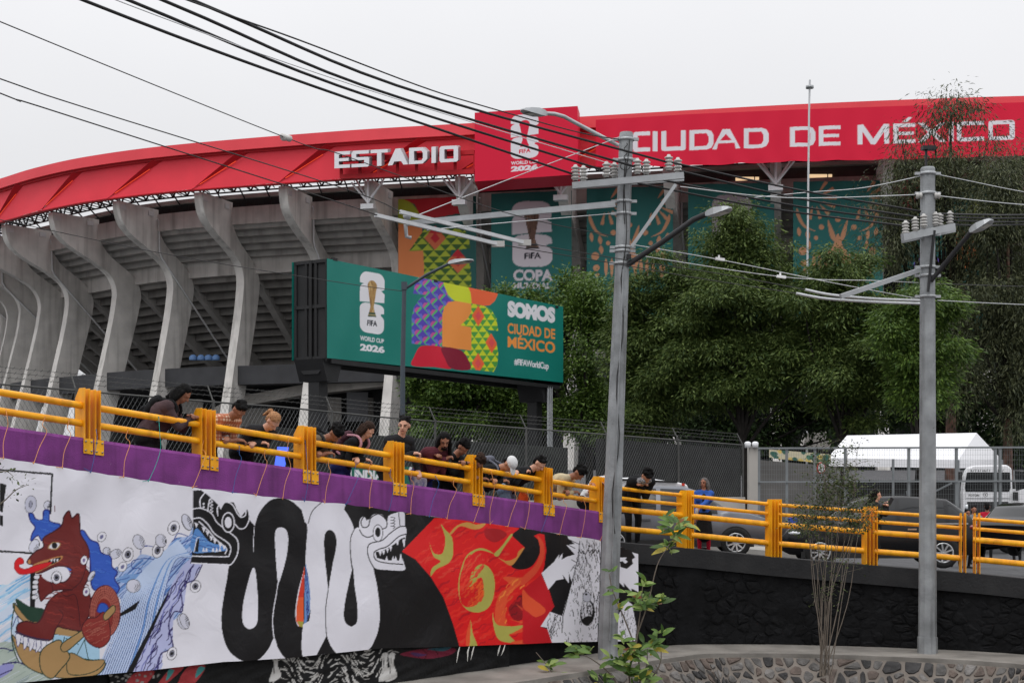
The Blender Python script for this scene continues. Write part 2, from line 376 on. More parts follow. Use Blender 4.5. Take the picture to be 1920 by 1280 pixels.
# rubble stones of the wall: irregular cells, each its own proud lumpy piece
def stone_cells(w, h, cell, seed, jit=.42, gap=.02, rnd=.25):
    """rounded Voronoi cells covering w x h"""
    r = random.Random(seed); nx = max(1, round(w / cell)); ny = max(1, round(h / (cell * .8))); cx, cy = w / nx, h / ny
    pts = {(i, j): ((i + .5 + .5 * (j % 2) - .25 + r.uniform(-jit, jit)) * cx, (j + .5 + r.uniform(-jit, jit)) * cy) for j in range(ny) for i in range(nx)}
    for (i, j), (px, py) in pts.items():
        poly = [(max(0, px - cx * 1.6), max(0, py - cy * 1.6)), (min(w, px + cx * 1.6), max(0, py - cy * 1.6)), (min(w, px + cx * 1.6), min(h, py + cy * 1.6)), (max(0, px - cx * 1.6), min(h, py + cy * 1.6))]
        for di in (-2, -1, 0, 1, 2):
            for dj in (-2, -1, 0, 1, 2):
                q = pts.get((i + di, j + dj))
                if q is None or (di == 0 and dj == 0): continue
                mx, my = (px + q[0]) / 2, (py + q[1]) / 2; nxx, nyy = q[0] - px, q[1] - py; l = math.hypot(nxx, nyy); nxx /= l; nyy /= l
                o = []
                for k in range(len(poly)):
                    a, b = poly[k], poly[(k + 1) % len(poly)]; da = (a[0] - mx) * nxx + (a[1] - my) * nyy + gap / 2; db = (b[0] - mx) * nxx + (b[1] - my) * nyy + gap / 2
                    if da <= 0: o.append(a)
                    if (da < 0) != (db < 0): t = da / (da - db); o.append((a[0] + (b[0] - a[0]) * t, a[1] + (b[1] - a[1]) * t))
                poly = o
                if len(poly) < 3: break
            if len(poly) < 3: break
        if len(poly) < 3: continue
        n = 10; per = [math.dist(poly[k], poly[(k + 1) % len(poly)]) for k in range(len(poly))]; tot = sum(per); o = []
        for k in range(n):
            d = tot * k / n; q = 0
            while d > per[q] and q < len(per) - 1: d -= per[q]; q += 1
            a, b = poly[q], poly[(q + 1) % len(poly)]; t = d / (per[q] or 1); o.append((a[0] + (b[0] - a[0]) * t, a[1] + (b[1] - a[1]) * t))
        o = [tuple(rnd * o[k - 1][c] + (1 - 2 * rnd) * o[k][c] + rnd * o[(k + 1) % n][c] for c in (0, 1)) for k in range(n)]
        yield (sum(p[0] for p in o) / n, sum(p[1] for p in o) / n), o
def stone_mesh(poly, c, mapf, h, r):
    """domed rough stone; mapf(u,v,height)->world"""
    n = len(poly); V = []
    for u, v in poly: V.append(mapf(u, v, -.03))
    for u, v in poly: V.append(mapf(u + (c[0] - u) * .10, v + (c[1] - v) * .10, h * r.uniform(.45, .95)))
    for u, v in poly: V.append(mapf(u + (c[0] - u) * .45, v + (c[1] - v) * .45, h * r.uniform(.7, 1.25)))
    V.append(mapf(c[0], c[1], h * r.uniform(.8, 1.2)))
    Fs = [(i, (i + 1) % n, n + (i + 1) % n, n + i) for i in range(n)] + [(n + i, n + (i + 1) % n, 2 * n + (i + 1) % n, 2 * n + i) for i in range(n)] + [(2 * n + i, 2 * n + (i + 1) % n, 3 * n) for i in range(n)]
    return V, Fs
RX = np.linspace(1150, 2100, 60); RPT = [rwall(x) for x in RX]; RS = np.concatenate([[0], np.cumsum([(Vector((b.x - a.x, b.y - a.y))).length for a, b in zip(RPT[:-1], RPT[1:])])])
def rmap(u, v, h):
    x = interp(u, RS, RX); e = rwall(x); e2 = rwall(x + 8); t = Vector((e2.x - e.x, e2.y - e.y, 0)).normalized(); n = Vector((t.y, -t.x, 0))
    zt = e.z - .36; zb = Zr(LZ); return Vector((e.x, e.y, 0)) + n * (h + .0) + Vector((0, 0, zb + (zt - zb) * v))
sr = random.Random(5)
def wall_stones(name, W, mapf, cell, hgt, seed, m, parent, hh=(.03, .075), gap=.018):
    r = random.Random(seed)
    for c, poly in stone_cells(W, hgt, cell, seed, gap=gap, rnd=.04):
        b = MB(); V, Fs = stone_mesh(poly, c, mapf, r.uniform(*hh), r); b.add(V, Fs, 0, False); b.build(name, m, parent, recalc=False)
wall_stones('stone', float(RS[-1]), lambda u, v, h: rmap(u, v / 1.6, h), .30, 1.6, 21, BLACKPAINT, wall, hh=(.006, .04), gap=.008)
# ledge, and the sloping rubble bank below it
LEDGE = mat('ledge_concrete', L(130, 126, 120), .9, .3, 1.6, .35, 20)
def off(e, d):
    """a point d metres in front of the wall line"""
    return Vector((e.x, e.y, 0)) + d
LE = []; 
for i, e in enumerate(EDGE):
    a = EDGE[max(i - 1, 0)]; b = EDGE[min(i + 1, len(EDGE) - 1)]; t = Vector((b.x - a.x, b.y - a.y, 0)).normalized(); n = Vector((t.y, -t.x, 0)); LE.append((e, n))
g = MB()
for (a, na), (b, nb) in zip(LE[:-1], LE[1:]):
    A0 = Vector((a.x, a.y, Zr(LZ))); B0 = Vector((b.x, b.y, Zr(LZ))); A1 = A0 + na * 1.45; B1 = B0 + nb * 1.45; dz = Vector((0, 0, -.09))
    g.add([A0, B0, B1, A1, A1 + dz, B1 + dz], [(0, 1, 2, 3), (3, 2, 5, 4)])
tag(g.build('ledge_path', LEDGE), kind='structure')
MORT = mat('bank_mortar', L(116, 109, 102), .95, .2, 2.5, .5, 25)
bank = empty('stone_bank', (4, 23, Zr(-5))); tag(bank, 'sloping bank of dark rubble stones set in pale mortar below the ledge', 'stone bank')
g = MB()
for (a, na), (b, nb) in zip(LE[:-1], LE[1:]):
    A = Vector((a.x, a.y, Zr(LZ - .06))) + na * 1.43; B = Vector((b.x, b.y, Zr(LZ - .06))) + nb * 1.43
    g.add([A, B, B + nb * 3.4 + Vector((0, 0, -3.1)), A + na * 3.4 + Vector((0, 0, -3.1))], [(0, 1, 2, 3)])
g.build('mortar_bed', MORT, bank, recalc=False)
STN = [mat('bank_stone_dark', (.035, .034, .034), .8, .5, 6, .6, 20), mat('bank_stone_grey', (.10, .095, .09), .85, .4, 6, .6, 20), mat('bank_stone_brown', (.10, .078, .066), .85, .4, 6, .6, 20), mat('bank_stone_pale', (.15, .142, .135), .85, .35, 6, .6, 20)]
ax = [interp(960 + F * (Vector((a.x, a.y)) + Vector((na.x, na.y)) * 1.75).x / (a.y + na.y * 1.75), [0, 1], [0, 1]) for a, na in LE]
sr = random.Random(12); made = 0
LEs = np.concatenate([[0], np.cumsum([(LE[i + 1][0].xy - LE[i][0].xy).length for i in range(len(LE) - 1)])])
def bmap(u, v, h):
    i = min(int(np.searchsorted(LEs, u)), len(LE) - 1); i = max(i, 1); t = (u - LEs[i - 1]) / (LEs[i] - LEs[i - 1])
    e = LE[i - 1][0].lerp(LE[i][0], t); n = LE[i - 1][1].lerp(LE[i][1], t).normalized(); sl = (n * 3.4 + Vector((0, 0, -3.1))).normalized(); nn = (n * 3.1 + Vector((0, 0, 3.4))).normalized()
    return Vector((e.x, e.y, Zr(LZ - .06))) + n * 1.43 + sl * (v + .04) + nn * h
u0 = 0
for c, poly in stone_cells(float(LEs[-1]), 1.15, .27, 9, jit=.55, gap=.05, rnd=.04):
    p = bmap(c[0], c[1], 0); px = 960 + F * p.x / p.y
    if px < 620 or px > 2050: continue
    mtl = sr.choices(STN, (5, 4, 3, 2))[0]; b = MB(); V, Fs = stone_mesh(poly, c, bmap, sr.uniform(.015, .05), sr); b.add(V, Fs, 0, False); b.build('stone', mtl, bank, recalc=False)
# ================================================================== STADIUM
CTRL = [(-103, 285), (-104, 262), (-101, 240), (-95, 222), (-87.5, 208), (-79, 197), (-69.6, 188.2), (-62.3, 181.4), (-53.4, 175), (-40.7, 168.9), (-20, 162.3), (-4, 158.6), (7.5, 156), (31, 150.8), (54.5, 147.5), (78, 146.5), (105, 149)]
RP = np.array(spline(CTRL, 24)); RSd = np.concatenate([[0], np.cumsum(np.hypot(*np.diff(RP, axis=0).T))])
def ring(s, o=0.0, z=0.0):
    x = np.interp(s, RSd, RP[:, 0]); y = np.interp(s, RSd, RP[:, 1])
    x2 = np.interp(s + .5, RSd, RP[:, 0]); y2 = np.interp(s + .5, RSd, RP[:, 1]); x1 = np.interp(s - .5, RSd, RP[:, 0]); y1 = np.interp(s - .5, RSd, RP[:, 1])
    t = Vector((x2 - x1, y2 - y1, 0)).normalized(); n = Vector((t.y, -t.x, 0))          # outward, toward the viewer
    return Vector((x, y, Zr(z))) + n * o
def ring_n(s):
    a = ring(s - .5); b = ring(s + .5); t = (b - a).normalized(); return Vector((t.y, -t.x, 0)), t
def s_at(px, o=0.0, lo=None):
    """arc position whose point at offset o falls in column px"""
    best = None
    for s in np.arange(lo if lo is not None else 60, RSd[-1] - 1, .25):
        p = ring(s, o); d = abs(960 + F * p.x / p.y - px)
        if best is None or d < best[0]: best = (d, s)
    return best[1]
stadium = empty('stadium', (0, 170, Zr(1))); tag(stadium, 'grey concrete stadium with curved flaring columns under a red rim', 'stadium')
def sweep(name, prof, s0, s1, m, ds=2.0, closed=False, parent=stadium, smooth=False):
    ss = list(np.arange(s0, s1, ds)) + [s1]; b = MB(); n = len(prof); V = []
    for s in ss: V += [ring(s, o, z) for o, z in prof]
    k = n if closed else n - 1
    b.add(V, [(i * n + j, (i + 1) * n + j, (i + 1) * n + (j + 1) % n, i * n + (j + 1) % n) for i in range(len(ss) - 1) for j in range(k)], 0, smooth)
    if closed: b.add(V[:n], [tuple(range(n))]); b.add(V[-n:], [tuple(range(n))])
    return b.build(name, m, parent, recalc=closed)
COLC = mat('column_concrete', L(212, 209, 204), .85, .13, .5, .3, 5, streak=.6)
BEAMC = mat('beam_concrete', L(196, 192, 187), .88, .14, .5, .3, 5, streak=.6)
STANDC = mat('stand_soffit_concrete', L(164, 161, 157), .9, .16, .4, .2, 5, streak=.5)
DARKP = mat('dark_grey_paint', (.045, .046, .05), .7, .15, .6, .1, 8)
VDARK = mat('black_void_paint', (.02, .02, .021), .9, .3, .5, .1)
RED = mat('red_rim_paint', (.93, .052, .08), .55, .05, .3, .05, 4)
RED2 = mat('red_rim_band_paint', (.80, .065, .085), .55, .05, .3, .05, 4)
REDD = mat('red_fin_paint', L(190, 20, 34), .5, .05, .5, .05)
GLOW = mat('fin_strip_light', L(255, 90, 50), .5, .0, 1, 0, emit=(1, .10, .03), estr=.45)
WHITEM = mat('white_steel', L(225, 226, 228), .45, .05, 2, .05, spec=.5)
GREYM = mat('galvanised_steel', L(165, 168, 170), .42, .10, 5, .08, metal=.35, spec=.5)
DKM = mat('dark_steel', (.03, .03, .032), .5, .2, 3, .08, metal=.3)
TOPO = -2.6
PROF_OUT = [(.0, 35.45), (-.05, 34.4), (-.6, 32.9), (-1.9, 31.7), (-4.0, 30.6), (-6.3, 29.6), (-8.3, 28.5), (-9.3, 27.4), (-9.75, 26.0), (-9.6, 24.2), (-9.1, 21.5), (-8.0, 17), (-6.5, 11), (-5.1, 5.5), (-3.6, -1.0)]
WID = [7.0, 7.0, 6.6, 5.9, 4.9, 4.2, 3.9, 3.9, 4.0, 3.9, 3.75, 3.6, 3.5, 3.5, 3.6]
so_ = spline([(a, b) for a, b in PROF_OUT], 4)
wi_ = np.interp(np.linspace(0, 1, len(so_)), np.linspace(0, 1, len(WID)), WID)
def column(s, m=COLC):
    n, t = ring_n(s); b = MB(); V = []; T = 1.15; N = len(so_)
    for (r, z), wd in zip(so_, wi_):
        sp = 1.0 + .25 * max(0, (12 - z) / 13)
        for rr, tt in ((r, -T / 2 * sp), (r, T / 2 * sp), (r - wd, T / 2), (r - wd, -T / 2)): V.append(ring(s, TOPO + rr, z) + t * tt)
    Fs = [(i * 4 + j, i * 4 + (j + 1) % 4, (i + 1) * 4 + (j + 1) % 4, (i + 1) * 4 + j) for i in range(N - 1) for j in range(4)] + [(0, 3, 2, 1), tuple(4 * (N - 1) + k for k in range(4))]
    b.add(V, Fs, 0); return b.build('column', m, stadium)
COLX = [7, 95, 218, 371, 529, 691, 863, 1054, 1252, 1455, 1664, 1878]
CS = [s_at(x, TOPO) for x in COLX]; CS = [CS[0] - 9.6 * k for k in (6, 5, 4, 3, 2, 1)] + CS + [CS[-1] + 12]
for k, s in enumerate(CS): column(s)
CAPP = mat('white_bearing_plate', L(205, 205, 205), .7, .05)
for k, s in enumerate(CS):
    n, t = ring_n(s)
    for rr in (-.7, -5.6):
        b = MB(); c = ring(s, TOPO + rr, 34.75); b.box(c, (1.3, 1.0, .6), math.atan2(t.y, t.x)); b.build('bearing_plate', CAPP, stadium)
    if k % 2 == 0:        # rain pipe down the flank facing the camera
        b = MB(); q = [(-6.6, 34.2), (-6.9, 33.9), (-7.0, 29.9), (-7.4, 29.2), (-14.5, 22.5), (-23, 14.5)]
        b.tube([ring(s, TOPO + r, z) + t * .78 for r, z in q], .13, 6); b.build('rain_pipe', CAPP, stadium)
S0, S1 = CS[0] - 4, CS[-1] + 4
# stand structure between the columns
sweep('top_beam', [(-9.4, 32.6), (-9.4, 34.8), (-10.2, 34.8), (-10.2, 32.6)], S0, S1, BEAMC, closed=True)
st = [(-10.0, 32.7)]; o, z = -10.0, 32.7
for k in range(5):
    st += [(o, z - .62), (o - 1.1, z - .62)]; o -= 1.1; z -= .62 + .08; st.append((o, z))
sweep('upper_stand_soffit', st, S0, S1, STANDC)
sweep('ring_beam', [(-15.4, 27.2), (-15.4, 29.4), (-16.4, 29.4), (-16.4, 27.2)], S0, S1, BEAMC, closed=True)
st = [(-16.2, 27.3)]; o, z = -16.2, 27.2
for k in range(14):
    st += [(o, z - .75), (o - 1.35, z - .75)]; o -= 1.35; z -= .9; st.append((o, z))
sweep('lower_stand_soffit', st, S0, S1, mat('shaded_soffit_concrete', L(122, 119, 115), .9, .2, .4, .2, 5, streak=.5))  # darker concrete colour paints in the shade under the lower stand
sweep('concourse_slab', [(-10.8, 12.3), (-10.8, 14.7), (-34, 14.7), (-34, 12.3)], S0 + 18, S1, DARKP, closed=True)
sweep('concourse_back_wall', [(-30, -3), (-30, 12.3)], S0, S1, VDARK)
sweep('rear_wall', [(-35.5, -3), (-35.5, 33.5), (-13, 33.5)], S0 + 20, S1, STANDC)
# sloping raker beams behind each column
for s in CS:
    b = MB(); n, t = ring_n(s); b.bar(ring(s, -15.5, 27.8), ring(s, -34, 13.6), 1.0, 1.5); b.build('raker_beam', STANDC, stadium)
# walkway box, rail and truss under the rim
sweep('walkway_box', [(-10.8, 34.7), (-10.8, 36.25), (-12.6, 36.25), (-12.6, 34.7)], S0, S1, mat('walkway_dark', (.03, .03, .03), .8), closed=True)
sweep('roof_edge_pipe', [(-10.2, 36.1), (-10.2, 36.6), (-10.7, 36.6), (-10.7, 36.1)], S0, S1, CONC, closed=True)
b = MB(); ss = np.arange(S0 + 10, S1 - 1, 1.25)
for i, s in enumerate(ss[:-1]):
    a, c = ring(s, -7.5, 36.3), ring(ss[i + 1], -7.5, 36.3); a2, c2 = ring(s, -7.5, 38.2), ring(ss[i + 1], -7.5, 38.2)
    b.bar(a, c, .17, .17); b.bar(a2, c2, .17, .17); b.bar(a if i % 2 else a2, c2 if i % 2 else c, .16, .16); b.bar(ring(s, -6.0, 37.0), ring(ss[i + 1], -6.0, 37.0), .16, .16); b.bar(ring(s, -9.2, 36.9), ring(ss[i + 1], -5.2, 36.9), .1, .1)
    if i % 3 == 0: b.bar(a, ring(s, -4, 36.6), .12, .12); b.bar(ring(s, -10.4, 35.8), a2, .14, .14)
    d = ring(s, -10.6, 34.75); b.bar(d, d + Vector((0, 0, -1.1)) * 0 + Vector((0, 0, 1.15)), .06, .06)
b.build('rim_truss', DKM, stadium)['kind'] = 'stuff'
# red rim: top band, panels with slanting fins
sb = s_at(1092, 0)                      # to the right of the sign board the rim is covered by a cloth banner
sweep('rim_band', [(0, 39.55), (0, 40.85), (-.8, 41.0), (-9, 41.4), (-9, 40.6), (-.8, 39.6)], S0 + 5, S1, RED2, closed=True)
SHIFT = 8.0
pan = CS[:12] + [CS[12]]
for i, s in enumerate(CS):
    if i + 1 >= len(CS): break
    s2 = CS[i + 1]; b = MB(); n = 13; V = []
    for j in range(n):
        u = j / (n - 1); ss_ = s + (s2 - s) * u
        V.append(ring(ss_, -1.15 + .10 * u, 35.5)); V.append(ring(ss_ + SHIFT * (s2 - s) / 10.5, -.8, 39.75))
    b.add(V, [(2 * j, 2 * j + 2, 2 * j + 3, 2 * j + 1) for j in range(n - 1)], 0, True); b.build('rim_panel', RED, stadium, recalc=False)
    b = MB(); B = ring(s, -1.1, 35.5); T = ring(s + SHIFT * (s2 - s) / 10.5, -.85, 39.7); nn, tt = ring_n(s)
    A = T + nn * .75 - tt * 1.5; b.prism([B, T, A], tt * .06 + Vector((0, 0, 0))); b.build('rim_fin', REDD, stadium)
    b = MB(); b.bar(B.lerp(T, .12) + nn * .08 + tt * .12, T.lerp(B, .3) + nn * .14 + tt * .10, .05, .05); b.build('fin_light', GLOW, stadium)
sweep('rim_lip', [(-1.12, 35.38), (-1.10, 35.5), (-1.8, 35.5), (-1.8, 35.38)], S0 + 5, S1, REDD, closed=True)
sweep('rim_shadow_gap', [(-.5, 39.3), (-.5, 39.6), (-1.2, 39.6), (-1.2, 39.3)], S0 + 5, S1, REDD, closed=True)
# white tree-shaped struts on the columns that carry the letters
for x in (691, 863, 1054, 1455):
    s = s_at(x, TOPO); n, t = ring_n(s); b = MB(); c = ring(s, TOPO + .25, 32.6)
    b.box(c - Vector((0, 0, .3)), (1.6, .9, .6), math.atan2(t.y, t.x))
    b.tube([c, c + Vector((0, 0, 3.4))], .17, 6)
    for q in (-1, 1):
        b.tube([c + Vector((0, 0, .2)), c + t * (2.0 * q) + Vector((0, 0, 2.6)) + n * .3], .15, 6)
        b.tube([c + Vector((0, 0, .4)), c + t * (2.9 * q) * .7 + Vector((0, 0, 3.5)) - n * .8], .11, 6)
    b.build('tree_strut', WHITEM, stadium)
# dark facade band with two lit windows on the right
sweep('press_box_band', [(-9.9, 33.2), (-9.9, 36.1), (-10.35, 36.1)], s_at(1275, -9.9), S1, mat('press_box_cladding', (.09, .08, .076), .7, .2, .5, .1))
sweep('press_box_eave', [(-9.0, 36.1), (-9.0, 36.6), (-12, 36.6), (-12, 36.1)], s_at(1275, -9.0), S1, CONC, closed=True)
LITW = mat('lit_window', L(255, 214, 160), .4, .1, 1, 0, emit=(1, .72, .42), estr=.75)
for xa, xb, ya, yb in ((1378, 1424, 331, 341), (1515, 1561, 326, 337)):
    b = MB(); d = lambda x: ring(s_at(x, -9.7), -9.7).y
    q = [P(xa, yb, d(xa)), P(xb, yb, d(xb)), P(xb, ya, d(xb)), P(xa, ya, d(xa))]; b.add(q, [(0, 1, 2, 3)]); wi = b.build('window', LITW, stadium, recalc=False)
    b = MB()
    for i in range(4): b.bar(q[i] + Vector((0, -.05, 0)), q[(i + 1) % 4] + Vector((0, -.05, 0)), .1, .1)
    m_ = q[0].lerp(q[1], .8); b.bar(m_ + Vector((0, -.05, 0)), q[3].lerp(q[2], .8) + Vector((0, -.05, 0)), .1, .1); b.build('frame', DKM, wi)
# dark banded infill behind the banners
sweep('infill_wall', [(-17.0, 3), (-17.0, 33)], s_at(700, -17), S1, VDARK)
# ramp parapet climbing to the right behind the columns, and pale blocks below it
b = MB()
RPx = [(380, 775, 184), (437, 745, 183), (560, 722, 179), (723, 703, 174), (800, 690, 172), (1150, 652, 166)]
for (xa, ya, da), (xb, yb, db) in zip(RPx[:-1], RPx[1:]):
    A, B = P(xa, ya, da), P(xb, yb, db); h = Vector((0, 0, -1.35)); k = Vector((0, 1.2, 0)); b.add([A, B, B + h, A + h, A + k, B + k, B + h + k * 3, A + h + k * 3], [(0, 1, 2, 3), (0, 4, 5, 1), (3, 2, 6, 7)])
b.build('ramp_parapet', CONC, stadium)
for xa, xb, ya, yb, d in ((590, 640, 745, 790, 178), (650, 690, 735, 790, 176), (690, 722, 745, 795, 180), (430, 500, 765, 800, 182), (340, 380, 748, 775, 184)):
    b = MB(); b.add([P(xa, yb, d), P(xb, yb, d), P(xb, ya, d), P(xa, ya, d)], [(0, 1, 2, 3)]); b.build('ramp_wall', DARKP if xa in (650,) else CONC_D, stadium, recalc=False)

for k, x in enumerate((362, 377, 391, 405)):
    c = P(x, 675, 181.5); b = MB(); b.lathe(c, (0, 0, 1), [(0, .5), (.35, .52), (.4, .5), (.62, .36), (.72, .12), (.73, 0)], 12); tag(b.build('water_tank', mat('blue_tank_plastic', L(84, 116, 160), .5, .1)), f"small domed blue tank on the concourse, {('leftmost', 'second from left', 'second from right', 'rightmost')[k]} of four", 'tank', 'blue tanks on the concourse')
# ================================================================== RAMP PARAPET AND RAILINGS
PURP = mat('purple_paint', L(126, 56, 130), .66, .2, 3.0, .5, 70, streak=.5, chips=(L(150, 110, 152), .68, 5))
YEL = mat('yellow_enamel', L(252, 180, 22), .42, .06, 3.0, .12, 26, spec=.4, streak=.5, tint=L(236, 154, 16), chips=((.09, .035, .012), .66, 7))
BOLT = mat('bolt_zinc', L(150, 140, 120), .4, .1, metal=.6)
RD = Vector((1.24, 1.34, -.195)).normalized(); RN = Vector((1.34, -1.24, 0)).normalized()       # along the ramp, outward
def pk(k, up=0.0, outw=0.0): return ramp(k) + Vector((0, 0, up)) + RN * outw
b = MB(); ks = np.linspace(-9, 5.93, 40); Vp = []
prof = [(.10, -1.25), (.10, -.04), (.07, 0), (-.16, 0), (-.19, -.03), (-.19, -.72)]
for k in ks: Vp += [pk(k, z, o) for o, z in prof]
n = len(prof); b.add(Vp, [(i * n + j, (i + 1) * n + j, (i + 1) * n + j + 1, i * n + j + 1) for i in range(len(ks) - 1) for j in range(n - 1)])
b.add([Vp[-n + i] for i in range(n)], [tuple(range(n))])
tag(b.build('parapet', PURP), 'sloping purple painted concrete parapet along the top of the ramp', 'parapet')
def plate_mesh(h, wd, t, cham):
    """upright plate in its own frame: x along the rail, y outward; outer top corner cut"""
    P_ = [(0, -wd / 2, 0), (0, wd / 2, 0), (0, wd / 2, h - cham), (0, wd / 2 - cham * .8, h), (0, -wd / 2, h)]
    b = MB(); b.prism([Vector((x - t / 2, y, z)) for x, y, z in P_], (t, 0, 0)); return b
rail_l = empty('ramp_railing', ramp(2)); tag(rail_l, 'yellow two-bar tube railing with plate posts along the purple parapet', 'railing')
rz = math.atan2(RD.y, RD.x)
def local_build(mb, name, m, parent, loc, rot):
    o = mb.build(name, m, parent, local=False); inv = wmat(parent).inverted(); o.location = inv @ Vector(loc); o.rotation_euler = (0, 0, rot - parent.rotation_euler.z); return o
plm = None
for k in range(-2, 7):
    if k == 6: kk = 5.86
    else: kk = k
    for j, dx in enumerate((-.115, -.045, .045, .115)):
        c = pk(kk, -.02, -.03) + RD * dx
        if plm is None: plm = local_build(plate_mesh(.68, .25, .012, .13), 'post_plate', YEL, rail_l, c, rz); bevel(plm, .003, 1)
        else: q = plm.copy(); COL.objects.link(q); q.location = wmat(rail_l).inverted() @ c
    for dx in (-.08, .08):
        b = MB(); c = pk(kk, -.105, .112) + RD * dx
        Mx = Matrix((RD, RN, Vector((0, 0, 1)))).transposed(); b.box(c, (.135, .014, .20), M=Mx); o = b.build('bracket_plate', YEL, rail_l)
        b = MB()
        for ux in (-.042, .042):
            for uz in (-.06, .06): b.lathe(c + RD * ux + Vector((0, 0, uz)) + RN * .006, RN, [(0, .014), (.012, .014), (.014, .009), (.024, .009), (.0241, 0)], 6)
        b.build('bolt_set', BOLT, o)
for k in range(-5, 6):
    k2 = k + 1 if k < 5 else 5.86
    for h, r in ((.43, .046), (.195, .046)):
        b = MB(); A, B = pk(k, h, 0) + RD * .115, pk(k2, h, 0) - RD * .115; b.tube([A + (B - A) * t for t in (0, .3, .5, .7, 1)], r, 12); b.build('rail_bar', YEL, rail_l)
# right hand railing: four bars, doubled posts, following the curve of the wall
rail_r = empty('curb_railing', rwall(1450)); tag(rail_r, 'yellow four-bar tube railing on the black kerb wall at the right', 'railing')
RPX = [1143, 1286, 1452, 1633, 1818, 1990, 2180]
def rpt(x, up=0.0): return rwall(x) + Vector((0, .1, up))
for i, x in enumerate(RPX):
    if i == 0: continue
    c0 = rpt(x, -.01); a = rpt(x - 30); e = rpt(x + 30); t = Vector((e.x - a.x, e.y - a.y, 0)).normalized(); ang = math.atan2(t.y, t.x) + (.47, .47, .46, .42, .30, .3, .3)[i]
    tt = Vector((math.cos(ang), math.sin(ang), 0))
    dxs = (-.11, -.04, .04, .11) if i != 4 else (-.14, -.06, .12, .20)
    for dx in dxs:
        q = local_build(plate_mesh(1.17, .26, .012, .13), 'post_plate', YEL, rail_r, c0 + tt * dx, ang)
for i in range(len(RPX) - 1):
    for h, r in ((1.055, .036), (.865, .036), (.655, .056), (.28, .056)):
        b = MB(); xs = np.linspace(RPX[i], RPX[i + 1], 9)
        q = [rpt(x, h) for x in xs]; A, B = q[0], q[-1]; d = (B - A).normalized(); q[0] = q[0] + d * .1; q[-1] = q[-1] - d * .1
        b.tube(q, r, 12); b.build('rail_bar', YEL, rail_r)
# ================================================================== PAINTED PROTEST BANNER
K = L(24, 22, 25, .7); W = (.80, .785, .85); RDK = L(112, 36, 34); RDL = L(140, 48, 42); BLU = L(52, 92, 190); DBL = L(40, 38, 120); NAV = L(44, 32, 96); TAN = L(176, 140, 92); GRN = L(28, 60, 44); SKYB = L(128, 176, 226); SKY2 = L(90, 140, 205); OR = L(232, 96, 52); FR = L(222, 28, 30); FO = L(228, 84, 48); OLV = L(178, 172, 84)
cv = Canvas(-160, 840, 1210, 1295, 2.0, W)
def zz(ox, oy, s): return lambda *p: [(ox + a / s, oy + c / s) for a, c in p]
z1 = zz(0, 920, 640 / 180); z2 = zz(120, 940, 931 / 240); z3 = zz(340, 900, 878 / 240); z4 = zz(540, 920, 4.0); z5 = zz(740, 950, 1371 / 300); z6 = zz(980, 980, 1229 / 240); z8 = zz(560, 840, 1920 / 680)
mr = random.Random(4)
# -- left: framed lettering and an exclamation mark
for q in ([(-155, 868), (98, 888)], [(98, 888), (94, 962)], [(-155, 1024), (60, 1036)]): cv.line(q, 3.6, K)
cv.poly([(0, 905), (11.5, 908), (5, 960), (0, 958)], K); cv.poly([(0, 965), (6, 966), (5, 986), (0, 984)], K); cv.box_text('AGUA', -150, 905, -12, 990, K, .03)
# -- water washes
def wash(poly, n, dx, dy, cols, wds, amp=2.0, seed=1, raw=False):
    r = random.Random(seed); cl = cv.clip(poly if raw else spline(poly, 5, True)); P_ = np.array(poly); lo, hi = P_.min(0), P_.max(0)
    for _ in range(n):
        x, y = r.uniform(lo[0], hi[0]), r.uniform(lo[1], hi[1]); l = r.uniform(.5, 1.3); ph = r.uniform(0, 6); q = []
        for t in np.linspace(-.5, .5, 9): q.append((x + dx * l * t + amp * math.sin(9 * t + ph) * (-dy) / (abs(dx) + abs(dy)), y + dy * l * t + amp * math.sin(9 * t + ph) * dx / (abs(dx) + abs(dy))))
        cv.line(q, r.choice(wds), r.choice(cols), cl)
left_water = z1((-30, 690), (60, 620), (140, 560), (225, 520), (240, 720), (110, 730), (85, 950), (120, 1120), (200, 1280), (-30, 1290))
cv.blob(left_water, L(206, 218, 236)); wash(left_water, 90, 60, -38, [L(150, 200, 235), L(120, 180, 225), L(190, 220, 240), W], (1.2, 2.0, 3.0), 1.5, 3)
grass = z1((-30, 1040), (90, 1010), (130, 1130), (290, 1215), (330, 1290), (-30, 1300)); cv.blob(grass, L(176, 188, 178)); wash(grass, 40, 40, -22, [L(130, 150, 140), L(200, 208, 214), L(120, 140, 150)], (.7, 1.2), .6, 4)
cv.blob(z1((-20, 1180), (40, 1150), (95, 1160), (60, 1210), (-20, 1250)), L(150, 150, 205)); cv.sp(z1((20, 1150), (120, 1140), (200, 1175), (280, 1205)), 2.4, NAV); cv.sp(z1((-10, 1050), (30, 1045), (85, 1062)), 2.4, NAV); cv.sp(z1((-10, 1230), (40, 1205), (80, 1190)), 2.0, NAV)
main_water = z2((310, 690), (380, 560), (370, 480), (500, 440), (570, 380), (700, 400), (800, 270), (905, 250), (940, 180), (1040, 300), (1060, 440), (930, 440), (860, 600), (860, 800), (760, 900), (790, 1060), (700, 1100), (680, 1225), (240, 1270), (330, 1080), (410, 900), (410, 700))
cv.blob(main_water, L(172, 192, 230)); wash(main_water, 170, 44, -40, [L(118, 158, 215), L(180, 196, 232), L(90, 132, 196), L(150, 180, 226)], (1.6, 2.6, 3.6), 1.8, 5)
wash(main_water, 150, 46, -44, [L(44, 70, 140), L(60, 96, 172), L(50, 62, 132)], (.9, 1.3), 1.6, 6)
